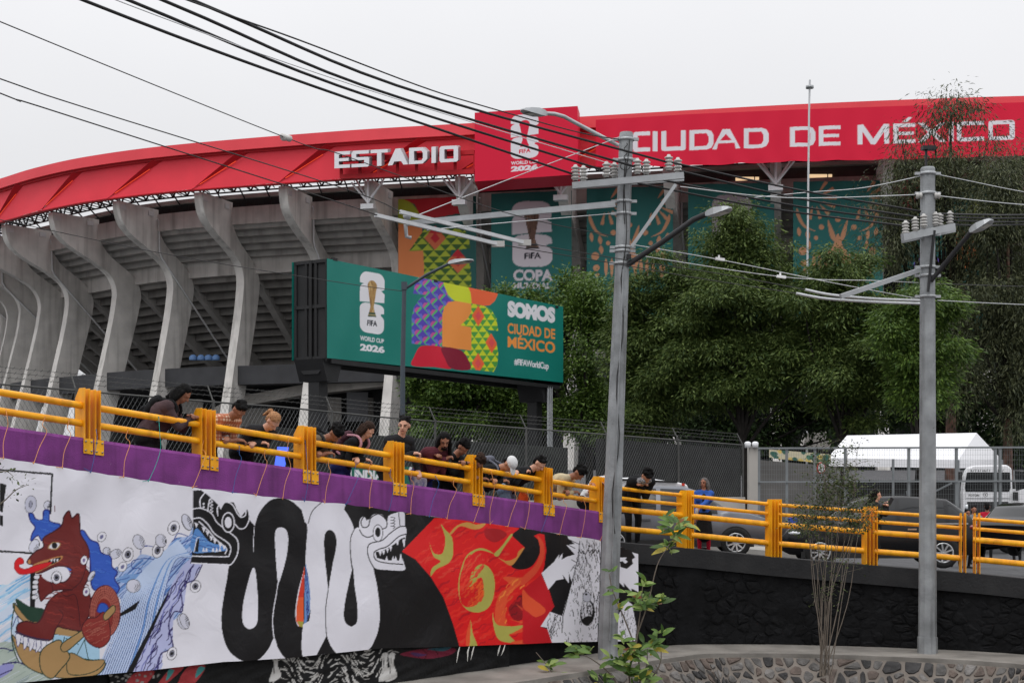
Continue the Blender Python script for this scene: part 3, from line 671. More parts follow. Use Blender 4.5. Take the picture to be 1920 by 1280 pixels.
for q in (((560, 380), (570, 330), (620, 320), (720, 350), (740, 410), (700, 440)), ((500, 490), (500, 430), (600, 410), (700, 430)), ((370, 560), (460, 540), (560, 510), (540, 480), (500, 490)), ((560, 640), (570, 590), (650, 590), (740, 540), (850, 440), (940, 360)), ((590, 670), (700, 640), (800, 520), (900, 400)), ((800, 280), (830, 230), (900, 250)), ((720, 370), (780, 350), (880, 290), (980, 260))): cv.sp(z2(*q), 1.7, L(48, 74, 150))
cv.blob(z2((370, 570), (450, 530), (560, 520), (640, 470), (720, 440), (740, 500), (640, 560), (560, 600), (450, 590)), L(122, 160, 212)); wash(z2((370, 570), (560, 520), (720, 440), (740, 500), (560, 600)), 26, 40, -14, [L(74, 104, 172), L(170, 190, 228)], (1.2, 2), 1, 8)
for t in np.linspace(0, 1, 20):      # long feather strands sweeping up to the serpent's jaws
    q = [(178 + t * 92, 1264 - t * 8), (212 + t * 78, 1185), (232 + t * 74, 1120 - t * 10), (276 + t * 52, 1062 - t * 14), (334 + t * 26, 1012 + t * 34)]; cv.sp(q, 2.6, (L(196, 212, 240), L(140, 178, 226), L(112, 156, 216))[int(t * 57) % 3]); cv.sp([(a + 2.2, c_ + .6) for a, c_ in q], 1.0, L(46, 66, 138))
# dark feather strands right of the diagonal
strand = z2((760, 650), (860, 470), (950, 400), (1010, 420), (930, 580), (890, 600), (860, 800), (800, 810), (780, 1060), (720, 1080), (690, 1230), (500, 1240), (600, 1010))
cv.blob(strand, L(186, 190, 228)); wash(strand, 150, 22, -44, [NAV, NAV, NAV, L(120, 124, 190)], (1.5, 2.0), 2.4, 9); cv.sp(z2((1010, 440), (950, 560), (890, 590), (850, 640), (860, 790), (800, 800), (760, 900), (790, 1050), (740, 1085), (700, 1110), (680, 1225)), 2.2, NAV)
cv.poly(z2((770, 640), (730, 700), (640, 880), (455, 1240), (500, 1240), (620, 980), (720, 760)), K); cv.poly(z2((400, 815), (470, 770), (555, 712), (520, 780), (410, 835)), K)
# shells and eyes
def eye(x, y, rx, ry, a=.3):
    cv.disc(x, y, rx, ry, W, a); t = np.linspace(0, 6.4, 24); cv.line([(x + rx * math.cos(q) * math.cos(a) - ry * math.sin(q) * math.sin(a), y + rx * math.cos(q) * math.sin(a) + ry * math.sin(q) * math.cos(a)) for q in t], 1.0, K)
    cv.disc(x, y, rx * .55, ry * .55, K, a); cv.disc(x, y, rx * .42, ry * .42, L(150, 150, 170), a); cv.disc(x, y, rx * .3, ry * .3, K, a)
def shell(x, y, rx, ry, a=.6):
    t = np.linspace(0, 6.4, 24); E = lambda q, k=1: (x + k * rx * math.cos(q) * math.cos(a) - k * ry * math.sin(q) * math.sin(a), y + k * rx * math.cos(q) * math.sin(a) + k * ry * math.sin(q) * math.cos(a))
    cv.poly([E(q) for q in t], L(214, 214, 228)); cv.line([E(q) for q in t], 1.0, K)
    for k in (.35, .6, .8): cv.line([E(q, k) for q in np.linspace(-.8, 1.2, 8)], .8, K)
for x, y, rx, ry in ((798, 190, 40, 52), (682, 352, 38, 56), (467, 382, 40, 52), (783, 1103, 34, 48), (930, 420, 0, 0)): 
    if rx: eye(*z2((x, y))[0], rx / 3.879, ry / 3.879)
for x, y, rx, ry, a in ((893, 148, 34, 62, -.4), (548, 290, 40, 55, -.4), (706, 282, 40, 48, -.3), (506, 610, 50, 48, .1), (862, 870, 38, 58, -.3), (310, 360, 30, 30, 0)): shell(*z2((x, y))[0], rx / 3.879, ry / 3.879, a)
shell(*z2((375, 378))[0], 12, 8, -.5); eye(*z3((92, 727))[0], 10, 11.5); shell(*z3((20, 965))[0], 8, 15, -.3); shell(*z3((38, 285))[0], 8, 16, -.4)
for x, y in ((272, 255), (428, 472)): 
    X, Y = z2((x, y))[0]; cv.disc(X, Y, 8.2, 10.5, K, .6); cv.disc(X, Y, 7.3, 9.6, W, .6); cv.disc(X, Y, 3, 4.5, L(110, 110, 150), .6)
# blue mane
for q in (z1((190, 150), (215, 150), (235, 185), (280, 190), (290, 130), (325, 130), (330, 200), (400, 225), (330, 290), (280, 330), (250, 295), (205, 330), (210, 285), (230, 240), (200, 200)),
          z2((115, 225), (140, 210), (190, 275), (245, 300), (270, 370), (340, 400), (350, 470), (390, 510), (370, 560), (405, 620), (380, 665), (300, 640), (205, 625), (190, 430), (170, 330)), z1((420, 500), (480, 490), (470, 540))):
    cv.blob(q, BLU, DBL, 2.4); wash(q, 26, 22, 4, [L(72, 118, 208), L(40, 74, 166)], (.8, 1.4), 1.2, 12)
for x, y in ((203, 88), ): 
    X, Y = z1((x, y))[0]; cv.disc(X, Y, 11.5, 17, K, .15); cv.disc(X, Y, 10.6, 16, L(205, 205, 222), .15); cv.disc(X, Y, 3.4, 7, K, .15); cv.disc(X, Y, 2.6, 6, L(160, 160, 180), .15)
shell(*z1((312, 92))[0], 6, 8, .3); shell(*z1((228, 365))[0], 9, 13, .4)
# coyote rower in the canoe
cv.poly(z1((205, 540), (240, 520), (232, 840), (200, 840)), K)
cv.blob(z1((110, 720), (200, 770), (290, 790), (260, 870), (180, 850)), GRN, GRN, 2)
cv.blob(z1((100, 745), (190, 850), (260, 870), (400, 905), (520, 935), (480, 975), (330, 940), (180, 880), (105, 800)), TAN, GRN, 2.2)
cv.poly(z1((90, 800), (150, 890), (100, 960), (80, 940)), L(196, 216, 236)); cv.sp(z1((105, 745), (82, 900), (90, 1040), (125, 1135)), 2.2, GRN); cv.sp(z1((90, 900), (120, 830), (128, 880)), 1.5, DBL)
cv.poly(z1((340, 950), (560, 980), (660, 1010), (660, 1140), (500, 1130), (360, 1040)), L(170, 208, 232))
for a, c in (((360, 950), (350, 1000)), ((420, 1020), (430, 970)), ((500, 1110), (560, 990)), ((560, 990), (585, 1125)), ((440, 980), (520, 1020))): cv.line(z1(a, c), 1.6, GRN)
cv.blob(z1((85, 960), (140, 1010), (260, 1070), (300, 1060), (440, 1100), (640, 1130), (700, 1150), (640, 1225), (480, 1250), (300, 1225), (150, 1140)), TAN, GRN, 2.0)
cv.blob(z2((40, 1100), (160, 1150), (290, 1150), (240, 1220), (120, 1260), (20, 1240)), TAN, GRN, 1.8)
cv.blob(z1((290, 310), (400, 240), (425, 170), (460, 132), (478, 180), (520, 150), (528, 230), (535, 290), (575, 350), (595, 420), (570, 500), (600, 560), (560, 640), (600, 700), (600, 800), (560, 880), (540, 930), (440, 915), (380, 905), (345, 985), (270, 990), (160, 960), (118, 930), (125, 885), (180, 865), (260, 870), (320, 740), (395, 675), (480, 655), (350, 665), (268, 725), (268, 560), (330, 605), (440, 600), (480, 520), (380, 500), (270, 545), (235, 535), (260, 500), (190, 480), (195, 450), (240, 400), (290, 370)), RDK, L(70, 20, 28), 2.6)
cv.blob(z1((262, 560), (330, 600), (350, 665), (300, 700), (268, 728)), RDK, L(70, 20, 28), 1.6)
wash(z1((300, 300), (560, 300), (590, 900), (320, 900)), 60, 26, 5, [RDL, L(98, 30, 30), L(128, 42, 38)], (1.0, 2.0), 1.4, 14)
cv.blob(z1((280, 560), (350, 520), (430, 505), (465, 545), (440, 590), (340, 605)), W); eye(*z1((378, 575))[0], 10, 12, .1)
cv.sp(z1((400, 670), (440, 700), (500, 690), (520, 780), (530, 900)), 1.6, L(70, 20, 28)); cv.sp(z1((395, 790), (420, 830), (380, 900)), 1.4, L(70, 20, 28)); cv.sp(z1((480, 655), (540, 600), (570, 520)), 1.6, L(70, 20, 28))
cv.blob(z1((318, 380), (350, 340), (402, 350), (375, 390)), TAN); cv.blob(z1((325, 377), (355, 345), (396, 352), (370, 382)), W); cv.disc(*z1((362, 362))[0], 5.4, 6.0, K)
cv.blob(z1((225, 490), (330, 450), (415, 432), (400, 465), (330, 500), (250, 542), (236, 535)), L(186, 128, 78)); cv.blob(z1((330, 462), (405, 440), (385, 470), (330, 488)), K)
for x in (335, 355, 375): cv.poly(z1((x, 455), (x + 16, 450), (x + 10, 474)), W)
cv.blob(z1((345, 470), (250, 490), (180, 515), (140, 510), (130, 490), (160, 480), (155, 450), (125, 443), (98, 475), (100, 520), (135, 552), (200, 548), (300, 510)), L(214, 26, 36), L(150, 16, 24), 1.2); cv.disc(*z1((200, 470))[0], 2.6, 4.5, L(186, 128, 78))
for x, y in ((250, 570), (242, 605), (238, 635), (235, 670), (233, 705)): cv.blob(z1((x - 18, y - 8), (x + 12, y - 12), (x + 14, y + 10), (x - 16, y + 14)), W, K, .9)
for x, y in ((125, 990), (170, 1010), (210, 1020), (255, 1028), (290, 1030)): cv.blob(z1((x - 14, y - 40), (x + 16, y - 34), (x + 12, y + 10), (x - 4 - (x - 120) * .1, y + 45), (x - 14, y)), W, DBL, 1.0)
cv.sp(z1((110, 935), (180, 965), (260, 985), (320, 992)), 4.0, L(60, 40, 70))
cv.blob(z1((262, 1100), (300, 1035), (390, 990), (420, 1020), (440, 1055), (460, 1110), (400, 1190), (340, 1248), (275, 1200)), TAN, GRN, 2.0); cv.blob(z1((410, 1020), (540, 930), (640, 850), (720, 790), (740, 820), (600, 930), (440, 1068)), TAN, GRN, 1.8)
cv.disc(*z2((295, 800))[0], 30.5, 51, L(80, 22, 28), .05); cv.disc(*z2((295, 800))[0], 29, 49.5, L(176, 96, 82), .05); cv.disc(*z2((290, 830))[0], 17, 33, RDL)
for k in range(5):
    rx, ry = 28 - k * 3.0, 48 - k * 4.5; X, Y = z2((295, 800))[0]; cv.line([(X + rx * math.cos(q), Y + ry * math.sin(q)) for q in np.linspace(0, 6.3, 40)], .8, RDK)
for q in np.linspace(0, 6.28, 40): X, Y = z2((295, 800))[0]; cv.line([(X + 16 * math.cos(q), Y + 30 * math.sin(q)), (X + 28.5 * math.cos(q + .05), Y + 49 * math.sin(q + .05))], .6, RDK)
cv.blob(z2((240, 800), (255, 745), (285, 735), (318, 760), (310, 800)), BLU, DBL, 1.6)
cv.blob(z2((125, 920), (170, 850), (230, 840), (280, 800), (310, 830), (330, 900), (330, 1000), (260, 1060), (170, 1020)), RDL, L(70, 20, 28), 1.8); wash(z2((140, 900), (310, 850), (320, 980), (200, 1040)), 40, 20, -9, [L(180, 110, 92), RDK], (.5, .7), .8, 15)
cv.blob(z2((285, 820), (350, 755), (372, 760), (368, 800), (300, 860)), TAN, GRN, 1.6)
for x, y in ((560, 460), (575, 670)): X, Y = z1((x, y))[0]; cv.disc(X, Y, 6.5, 9, K, .2); cv.disc(X, Y, 5.7, 8, W, .2); cv.disc(X, Y, 2.4, 3.6, L(120, 100, 150), .2)
shell(*z1((610, 565))[0], 5, 11, .5); cv.line([(103, 948), (103, 958)], 1.6, L(110, 40, 60))
# -- black serpent and white serpent
cv.blob(z3((505, 300), (530, 230), (580, 160), (640, 125), (720, 125), (790, 170), (840, 235), (862, 320), (862, 470), (835, 620), (800, 760), (780, 900), (790, 980), (815, 1008), (838, 1010), (838, 1216), (725, 1224), (665, 1150), (636, 1080), (600, 1150), (540, 1220), (470, 1242), (400, 1225), (330, 1170), (290, 1080), (272, 960), (280, 860), (295, 760), (312, 680), (330, 580), (380, 520), (390, 470), (360, 370), (440, 330), (480, 290)), K)
cv.poly(z3((725, 1224), (838, 1214), (838, 1000), (700, 1000)), K)
cv.sp(z3((500, 320), (492, 420), (494, 540), (494, 600)), 1.8, W); cv.sp(z3((664, 700), (650, 780), (632, 880), (625, 960), (630, 1040), (638, 1090)), 1.8, W)
cv.blob(z3((494, 595), (510, 640), (520, 760), (524, 860), (520, 970), (490, 1012), (450, 1012), (420, 970), (418, 880), (435, 780), (470, 650)), W); cv.blob(z3((640, 390), (650, 335), (690, 322), (722, 345), (732, 410), (720, 520), (690, 640), (667, 700), (655, 640), (645, 520)), W)
cv.poly(z3((842, 590), (838, 1000), (808, 1002), (785, 960), (790, 860), (812, 740)), OR); cv.poly(z3((842, 590), (838, 800), (800, 800), (815, 720)), L(214, 60, 40)); cv.poly(z3((795, 965), (838, 968), (838, 1006), (810, 1002)), L(170, 160, 70)); cv.poly(z3((848, 560), (876, 700), (884, 800), (880, 930), (862, 990), (838, 1003)), L(110, 150, 205)); wash(z3((850, 600), (882, 800), (850, 1000)), 26, 2, 30, [DBL, L(60, 90, 160)], (.7,), 1, 16); cv.line(z3((846, 560), (838, 1000)), 1.4, K)
# black head
cv.poly(z3((80, 70), (130, 66), (235, 130), (270, 200), (300, 150), (360, 150), (410, 250), (460, 190), (470, 270), (500, 310), (490, 420), (500, 600), (330, 578), (60, 570), (70, 520), (80, 330)), K)
cv.poly(z3((135, 62), (300, 138), (262, 176), (215, 128)), W); cv.poly(z3((462, 180), (470, 260), (503, 312), (545, 170), (440, 120)), W); cv.poly(z3((380, 150), (440, 180), (410, 250), (375, 190)), W)
cv.blob(z3((60, 440), (80, 370), (110, 330), (190, 420), (290, 450), (308, 480), (180, 492), (85, 495)), SKY2); wash(z3((60, 440), (110, 340), (190, 420), (300, 480), (85, 495)), 22, 30, 8, [DBL, SKYB], (.8, 1.2), 1, 17)
for q in (((80, 195), (135, 190), (205, 225), (245, 290), (330, 355), (385, 410), (385, 500), (345, 570), (300, 576), (68, 566)), ((80, 262), (130, 258), (180, 300), (225, 365), (310, 420), (338, 460), (330, 505), (300, 522), (75, 518)), ((300, 500), (310, 470), (280, 440), (230, 400), (180, 340), (120, 282)), ((250, 240), (250, 180), (300, 148), (350, 165), (385, 225), (410, 250), (440, 240), (445, 200), (430, 190)), ((430, 190), (460, 200), (468, 260), (440, 320), (400, 330), (370, 300)), ((130, 185), (128, 130), (160, 85)), ((180, 210), (195, 130), (225, 130))): cv.sp(z3(*q), 2.2, W)
cv.disc(*z3((322, 288))[0], 12.5, 19.5, W); cv.disc(*z3((322, 288))[0], 10.5, 17, K); cv.disc(*z3((322, 288))[0], 6.5, 10.5, W)
for k in range(4): cv.sp(z3((195, 130 + k * 24), (215, 145 + k * 22), (200, 150 + k * 24)), 1.4, W)
cv.disc(*z3((152, 160))[0], 2, 2, W); cv.disc(*z3((152, 182))[0], 2, 2, W)
for x, y in ((100, 300), (150, 330), (175, 355), (200, 390), (225, 410), (262, 440), (290, 452)): cv.poly(z3((x - 12, y - 14), (x + 14, y - 2), (x + 2, y + 26)), W)
for x in (150, 170, 215, 240, 262): cv.poly(z3((x - 10, 488), (x + 10, 488), (x, 458)), W)
cv.poly(z3((85, 490), (115, 490), (122, 392), (95, 430)), K); cv.line(z3((86, 490), (105, 395), (122, 388)), 1.4, W)
# white serpent on black
cv.poly(z8((250, 292), (330, 302), (720, 362), (1160, 416), (1440, 462), (1480, 1030), (850, 1050), (430, 1062), (0, 1103), (-20, 1100)), K)
cv.poly(z4((0, 62), (20, 70), (130, 240), (150, 60)), W); cv.poly(z4((0, 60), (55, 100), (140, 250), (250, 82)), W); cv.poly(z4((0, 62), (0, 250), (135, 270), (100, 140), (40, 85)), K)
cv.blob(z4((148, 260), (160, 190), (210, 115), (270, 82), (350, 88), (420, 140), (470, 220), (493, 290), (472, 330), (465, 420), (470, 520), (480, 600), (440, 760), (420, 900), (430, 980), (470, 1010), (515, 985), (522, 900), (500, 740), (490, 600), (478, 540), (470, 440), (472, 350), (490, 300), (530, 275), (600, 350), (640, 380), (640, 570), (665, 700), (685, 860), (685, 980), (655, 1100), (580, 1200), (360, 1216), (310, 1140), (286, 1080), (262, 1150), (210, 1230), (110, 1240), (110, 1020), (150, 990), (168, 900), (165, 780), (150, 640), (130, 530), (135, 400)), W)
cv.poly(z4((110, 1000), (110, 1240), (212, 1229), (262, 1150), (284, 1085), (280, 900)), W)
cv.poly(z4((286, 1085), (310, 1150), (362, 1216), (212, 1229)), K)
cv.blob(z4((268, 370), (280, 310), (310, 292), (345, 310), (362, 360), (358, 440), (330, 560), (310, 680), (300, 738), (288, 640), (272, 500)), K); cv.blob(z4((482, 590), (500, 720), (520, 850), (520, 950), (490, 1008), (455, 1005), (422, 960), (425, 860), (445, 740)), K)
cv.sp(z4((300, 738), (285, 840), (280, 940), (286, 1080)), 1.6, K); cv.sp(z4((493, 292), (470, 350), (466, 440), (472, 530), (482, 595)), 1.6, K); cv.sp(z4((250, 82), (180, 150), (150, 240)), 1.6, K)
cv.blob(z4((530, 270), (540, 210), (570, 190), (600, 215), (640, 175), (700, 175), (740, 230), (750, 190), (800, 165), (870, 160), (876, 250), (890, 300), (880, 350), (870, 430), (850, 470), (870, 540), (870, 592), (740, 590), (650, 575), (600, 500), (590, 420), (540, 330)), W)
cv.poly(z4((655, 455), (700, 450), (780, 410), (850, 355), (878, 345), (870, 430), (850, 465), (862, 520), (740, 520), (665, 500)), K)
for q in (((640, 570), (605, 500), (595, 430), (620, 390), (700, 370), (760, 320), (830, 270), (885, 262)), ((860, 548), (720, 535), (655, 510), (645, 460), (680, 435), (750, 410), (830, 340), (888, 322)), ((590, 215), (570, 190), (545, 230), (560, 270), (600, 262), (620, 200), (680, 172), (735, 220), (735, 270), (700, 285)), ((535, 290), (560, 330), (600, 345), (640, 330))): cv.sp(z4(*q), 2.0, K)
cv.disc(*z4((672, 315))[0], 9.8, 16.5, K); cv.disc(*z4((672, 315))[0], 8.6, 15, W); cv.disc(*z4((672, 308))[0], 5, 9, K)
for k in range(4): cv.sp(z4((770, 195 + k * 22), (800, 200 + k * 22), (790, 215 + k * 22)), 1.4, K)
cv.line(z4((830, 162), (840, 262)), 1.5, K)
for x, y in ((690, 460), (715, 455), (745, 440), (770, 425), (820, 385), (868, 370)): cv.poly(z4((x - 12, y - 8), (x + 12, y - 12), (x + 2, y + 26 + (30 if x > 860 else 0))), W)
for x in (740, 790, 810, 848): cv.poly(z4((x - 14, 522), (x + 10, 522), (x - 2, 486 - (26 if x > 840 else 0))), W)
# -- fire
cv.poly(z5((62, 380), (340, 92), (500, 100), (800, 135), (1070, 180), (1000, 240), (1115, 345), (1050, 440), (1000, 500), (1080, 535), (1180, 500), (1245, 380), (1230, 280), (1190, 250), (1230, 225), (1275, 240), (1300, 380), (1255, 580), (1310, 690), (1345, 830), (1245, 1020), (1320, 1060), (1340, 1170), (555, 1195), (500, 1000), (420, 780), (310, 600), (180, 450)), FR)
wash(z5((100, 380), (340, 100), (500, 110), (800, 140), (1000, 180), (960, 300), (1000, 500), (1230, 560), (1310, 690), (1240, 1020), (1330, 1165), (560, 1185), (505, 1000), (425, 780), (315, 600), (190, 450)), 200, 22, -14, [L(232, 44, 36), L(208, 24, 32), L(226, 60, 48), L(190, 22, 34)], (2.2, 4.0), 2, 18, True)
cv.blob(z5((1000, 830), (1180, 700), (1260, 600), (1310, 690), (1345, 830), (1260, 940), (1160, 900), (1050, 980), (980, 900)), L(150, 18, 28)); wash(z5((1000, 830), (1260, 620), (1330, 820), (1050, 970)), 60, 16, -8, [L(186, 22, 32), L(112, 18, 26), L(140, 18, 28)], (2, 4), 2, 19)
cv.blob(z5((780, 190), (900, 190), (960, 240), (860, 300), (780, 260)), L(170, 26, 34))
cv.blob(z5((1080, 190), (1160, 220), (1230, 280), (1245, 380), (1180, 500), (1080, 535), (1000, 505), (1060, 430), (1115, 345), (1080, 270), (1010, 235)), K)
for q, c in ((((395, 150), (430, 190), (490, 260), (500, 400), (460, 480), (360, 530), (308, 590), (320, 520), (390, 465), (330, 420), (295, 300), (330, 390), (400, 400), (430, 330), (430, 250)), OLV), (((465, 235), (530, 160), (620, 130), (700, 150), (780, 135), (740, 180), (670, 190), (560, 165), (490, 230)), L(206, 150, 76)),
             (((850, 400), (920, 330), (990, 235), (1010, 240), (940, 340), (885, 420)), OLV), (((885, 430), (960, 460), (1040, 430), (1060, 380), (1110, 345), (1060, 430), (1000, 500), (930, 465)), L(206, 140, 70)),
             (((640, 680), (690, 640), (740, 600), (760, 680), (740, 780), (680, 845), (600, 850), (560, 780), (560, 600), (620, 450), (720, 370), (850, 400), (740, 350), (620, 410), (560, 560), (545, 700), (570, 820), (640, 890), (730, 900), (810, 850), (850, 740), (850, 600), (800, 510), (730, 490), (660, 560)), OLV),
             (((1250, 430), (1230, 530), (1120, 600), (930, 600), (990, 670), (900, 740), (860, 860), (870, 1000), (950, 1010), (945, 860), (990, 740), (1100, 650), (1210, 560)), FO), (((835, 890), (870, 1000), (1000, 1020), (1120, 1010), (1080, 1070), (980, 1090), (1040, 1160), (900, 1140), (850, 1040)), OLV), (((980, 960), (1100, 980), (1220, 960), (1130, 1050), (990, 1090), (1110, 1010)), FO), (((1040, 830), (1130, 880), (1230, 870), (1285, 890), (1180, 940), (1110, 900)), L(206, 70, 48)), (((650, 965), (668, 1080), (705, 1185), (640, 1188), (645, 1060)), OLV), (((610, 1180), (615, 1080), (648, 980), (640, 1180)), FO), (((1010, 1150), (1100, 1135), (1190, 1135), (1160, 1165), (1010, 1168)), FO)):
    cv.blob(z5(*q), c)
wash(z5((560, 820), (640, 640), (740, 620), (760, 780), (660, 850)), 40, 12, -16, [L(240, 96, 40), L(226, 70, 40)], (2, 3), 1.5, 24); wash(z5((900, 700), (1000, 620), (1180, 600), (1250, 450), (1240, 600), (1050, 720), (960, 860), (960, 1000), (880, 980)), 60, 14, -16, [L(244, 132, 60), L(236, 106, 52), L(226, 84, 48)], (2, 3), 1.5, 25, True); wash(z5((620, 420), (800, 420), (740, 580), (600, 800), (560, 700)), 50, 14, -18, [L(222, 80, 56), L(236, 64, 46), FR], (2, 3), 1.5, 20)
# -- tree trunk, antlers and possum
cv.poly(z6((0, 45), (215, 80), (430, 125), (760, 172), (720, 1140), (270, 1148), (170, 990), (300, 800), (170, 480), (220, 260), (210, 120), (140, 110)), K)
cv.poly(z6((105, 120), (160, 100), (205, 110), (225, 260), (205, 420), (180, 500), (250, 640), (300, 800), (200, 940), (170, 990), (260, 1030), (280, 1148), (0, 1150), (0, 680), (140, 520), (180, 300), (160, 170)), FR)
cv.poly(z6((170, 500), (245, 640), (300, 795), (170, 990), (265, 1040), (275, 1150), (0, 1155), (0, 640)), L(196, 22, 34)); cv.blob(z6((0, 640), (60, 700), (220, 830), (130, 900), (60, 860), (0, 800)), FO); cv.blob(z6((140, 120), (200, 200), (200, 340), (130, 480), (0, 600), (0, 520), (120, 400), (165, 260)), L(226, 76, 50))
cv.poly(z6((180, 480), (300, 370), (350, 300), (345, 340), (385, 285), (375, 350), (430, 320), (470, 310), (500, 300), (420, 210), (500, 200), (440, 150), (430, 125), (760, 172), (745, 800), (720, 1143), (280, 1150), (230, 1000), (170, 990), (260, 850), (380, 890), (420, 740), (480, 590), (440, 470), (445, 580), (380, 490), (395, 535), (320, 550), (245, 640)), W)
cv.poly(z6((540, 250), (755, 180), (720, 1143), (380, 1148), (380, 890), (430, 720), (500, 480)), W); cv.line(z6((545, 180), (540, 280), (500, 460), (430, 720), (385, 900), (378, 1050)), 1.6, K)
cv.line(z6((540, 250), (560, 290), (575, 265), (600, 300), (625, 255), (640, 285), (660, 258), (680, 285), (700, 250), (715, 290), (730, 250), (750, 390)), 1.6, K)
r6 = random.Random(3)
for _ in range(210):
    y = r6.uniform(150, 1130); x = r6.uniform(545 - (y - 150) * .17, 742); l = r6.uniform(22, 70); a = r6.uniform(-.35, .35) + (x - 640) * -.0016; cv.line(z6((x, y), (x + l * math.sin(a), y + l * math.cos(a))), r6.choice((.6, .9, 1.2)), K)
for _ in range(20): x, y = r6.uniform(230, 380), r6.uniform(920, 1140); cv.sp(z6((x, y), (x - 14, y - 50), (x + r6.uniform(-20, 20), y - 90)), .9, K)
for q in (((420, 200), (500, 240)), ((450, 160), (540, 200)), ((470, 350), (520, 380)), ((460, 460), (500, 400)), ((480, 420), (520, 440))): cv.line(z6(*q), 1.3, K)
cv.disc(*z6((620, 860))[0], 13.5, 24, K, .1); cv.disc(*z6((612, 840))[0], 11, 18, W, .1); wash(z6((560, 780), (650, 780), (660, 930), (570, 930)), 40, 2, 9, [K], (.9,), .3, 22); cv.blob(z6((575, 700), (610, 655), (650, 690), (640, 750), (590, 745)), L(200, 200, 212), K, 1.0); cv.disc(*z6((608, 682))[0], 2.2, 2.2, K); cv.blob(z6((585, 910), (640, 890), (655, 930), (600, 960)), K); cv.sp(z6((665, 770), (690, 850), (660, 960), (610, 985)), .9, K)
cv.poly(z6((752, 160), (1118, 290), (1118, 1145), (715, 1150)), K)
cv.poly(z6((760, 380), (830, 380), (900, 330), (1000, 330), (985, 350), (1010, 370), (985, 390), (960, 365), (930, 370), (940, 420), (1000, 440), (1060, 390), (1050, 350), (1080, 330), (1050, 280), (1118, 300), (1118, 665), (1040, 625), (1048, 660), (970, 575), (972, 615), (930, 570), (760, 500)), W)
cv.poly(z6((930, 860), (985, 770), (1000, 740), (1050, 780), (1090, 1000), (1080, 1140), (900, 1145), (910, 900)), W)
for _ in range(60): x, y = r6.uniform(920, 1080), r6.uniform(830, 1120); cv.line(z6((x, y), (x + r6.uniform(-8, 8), y + r6.uniform(14, 36))), .8, K)
# hang it: top and bottom edge rows, depth just proud of the wall
BTX = [-160, 0, 113, 363, 560, 648, 815, 967, 1127, 1197]; BTY = [832, 857, 875, 913, 937, 944, 968, 987, 1012, 1036]
BBX = [-160, 69, 297, 419, 536, 567, 712, 861, 1035, 1197]; BBY = [1300, 1276, 1254, 1240, 1233, 1230, 1215, 1211, 1204, 1201]
def bdepth(x):
    u = (x - 960) / F; k = (u * 18.4 + 5.61) / (1.24 - 1.34 * u); kk = min(k, 5.86); q = ramp(kk).y
    if x > 1127: q = interp(x, [1127, 1143, 1200], [26.27, 26.45, 26.95])
    return q - .24
def brelief(X, Y):
    r = np.zeros_like(X)
    for fx, fy, a, p in ((.031, .011, .010, 0), (.012, .027, .014, 1.3), (.07, .03, .005, 2.1), (.021, -.043, .008, .4), (.11, -.05, .003, 3.0)): r += a * np.sin(X * fx + Y * fy + p + 1.2 * np.sin(Y * .013 + X * .004))
    yt = np.interp(X, BTX, BTY); r += .016 * np.exp(-(Y - yt) / 26) * np.cos(X * 2 * math.pi / 58); return r
pb = print_sheet('protest_banner', cv, np.linspace(-158, 1197, 900), lambda x: interp(x, BTX, BTY) + 1.6 * (1 - abs(math.cos(x * math.pi / 58))), lambda x: interp(x, BBX, BBY), bdepth, 270, print_mat('painted_vinyl', .38, .17, 2.2, .35, crease=.12), relief=brelief, thick=0)
tag(pb, 'long hand painted vinyl banner with serpents, coyote rower, water and fire, tied to the railing', 'banner')
# cords that tie the banner to the railing
ORC = mat('orange_cord', L(222, 152, 92), .8, .1); BLC = mat('blue_cord', L(48, 92, 150), .8, .1); TLC = mat('teal_cord', L(46, 160, 150), .8, .1)
ties = [(7, 'o'), (63, 'o'), (117, 'o'), (170, 'b'), (232, 'o'), (278, 't'), (361, 'o'), (436, 'b'), (480, 'o'), (530, 'o'), (571, 'b'), (609, 'o'), (648, 'b'), (693, 'o'), (729, 'b'), (770, 'o'), (805, 'b'), (838, 'o'), (888, 'o'), (919, 'o'), (952, 'o'), (984, 'o'), (1015, 'b'), (1049, 'o'), (1089, 'o'), (1125, 'o')]
NEAR = dict(zip([x for x, c in ties], ['picture edge', 'exclamation mark', 'coyote snout', 'first whole post', 'blank white cloth', 'dark brown jacket', 'black serpent snout', 'plaid shirt', 'black quilted jacket', 'black serpent loop', 'olive tee post', 'white serpent loop', 'blue jeans', 'white serpent crest', 'denim jacket post', 'white serpent fangs', 'tote bag', 'fire tip', 'post left of the white cap', 'white cap', 'green flame curl', 'black arch of the fire', 'post before beige shirt', 'antler drawing', 'trunk drawing', 'big grey pole']))
cr_ = random.Random(8); tops = [interp(x, [0, 640, 1130], [20, 12, 8]) for x, c in ties]
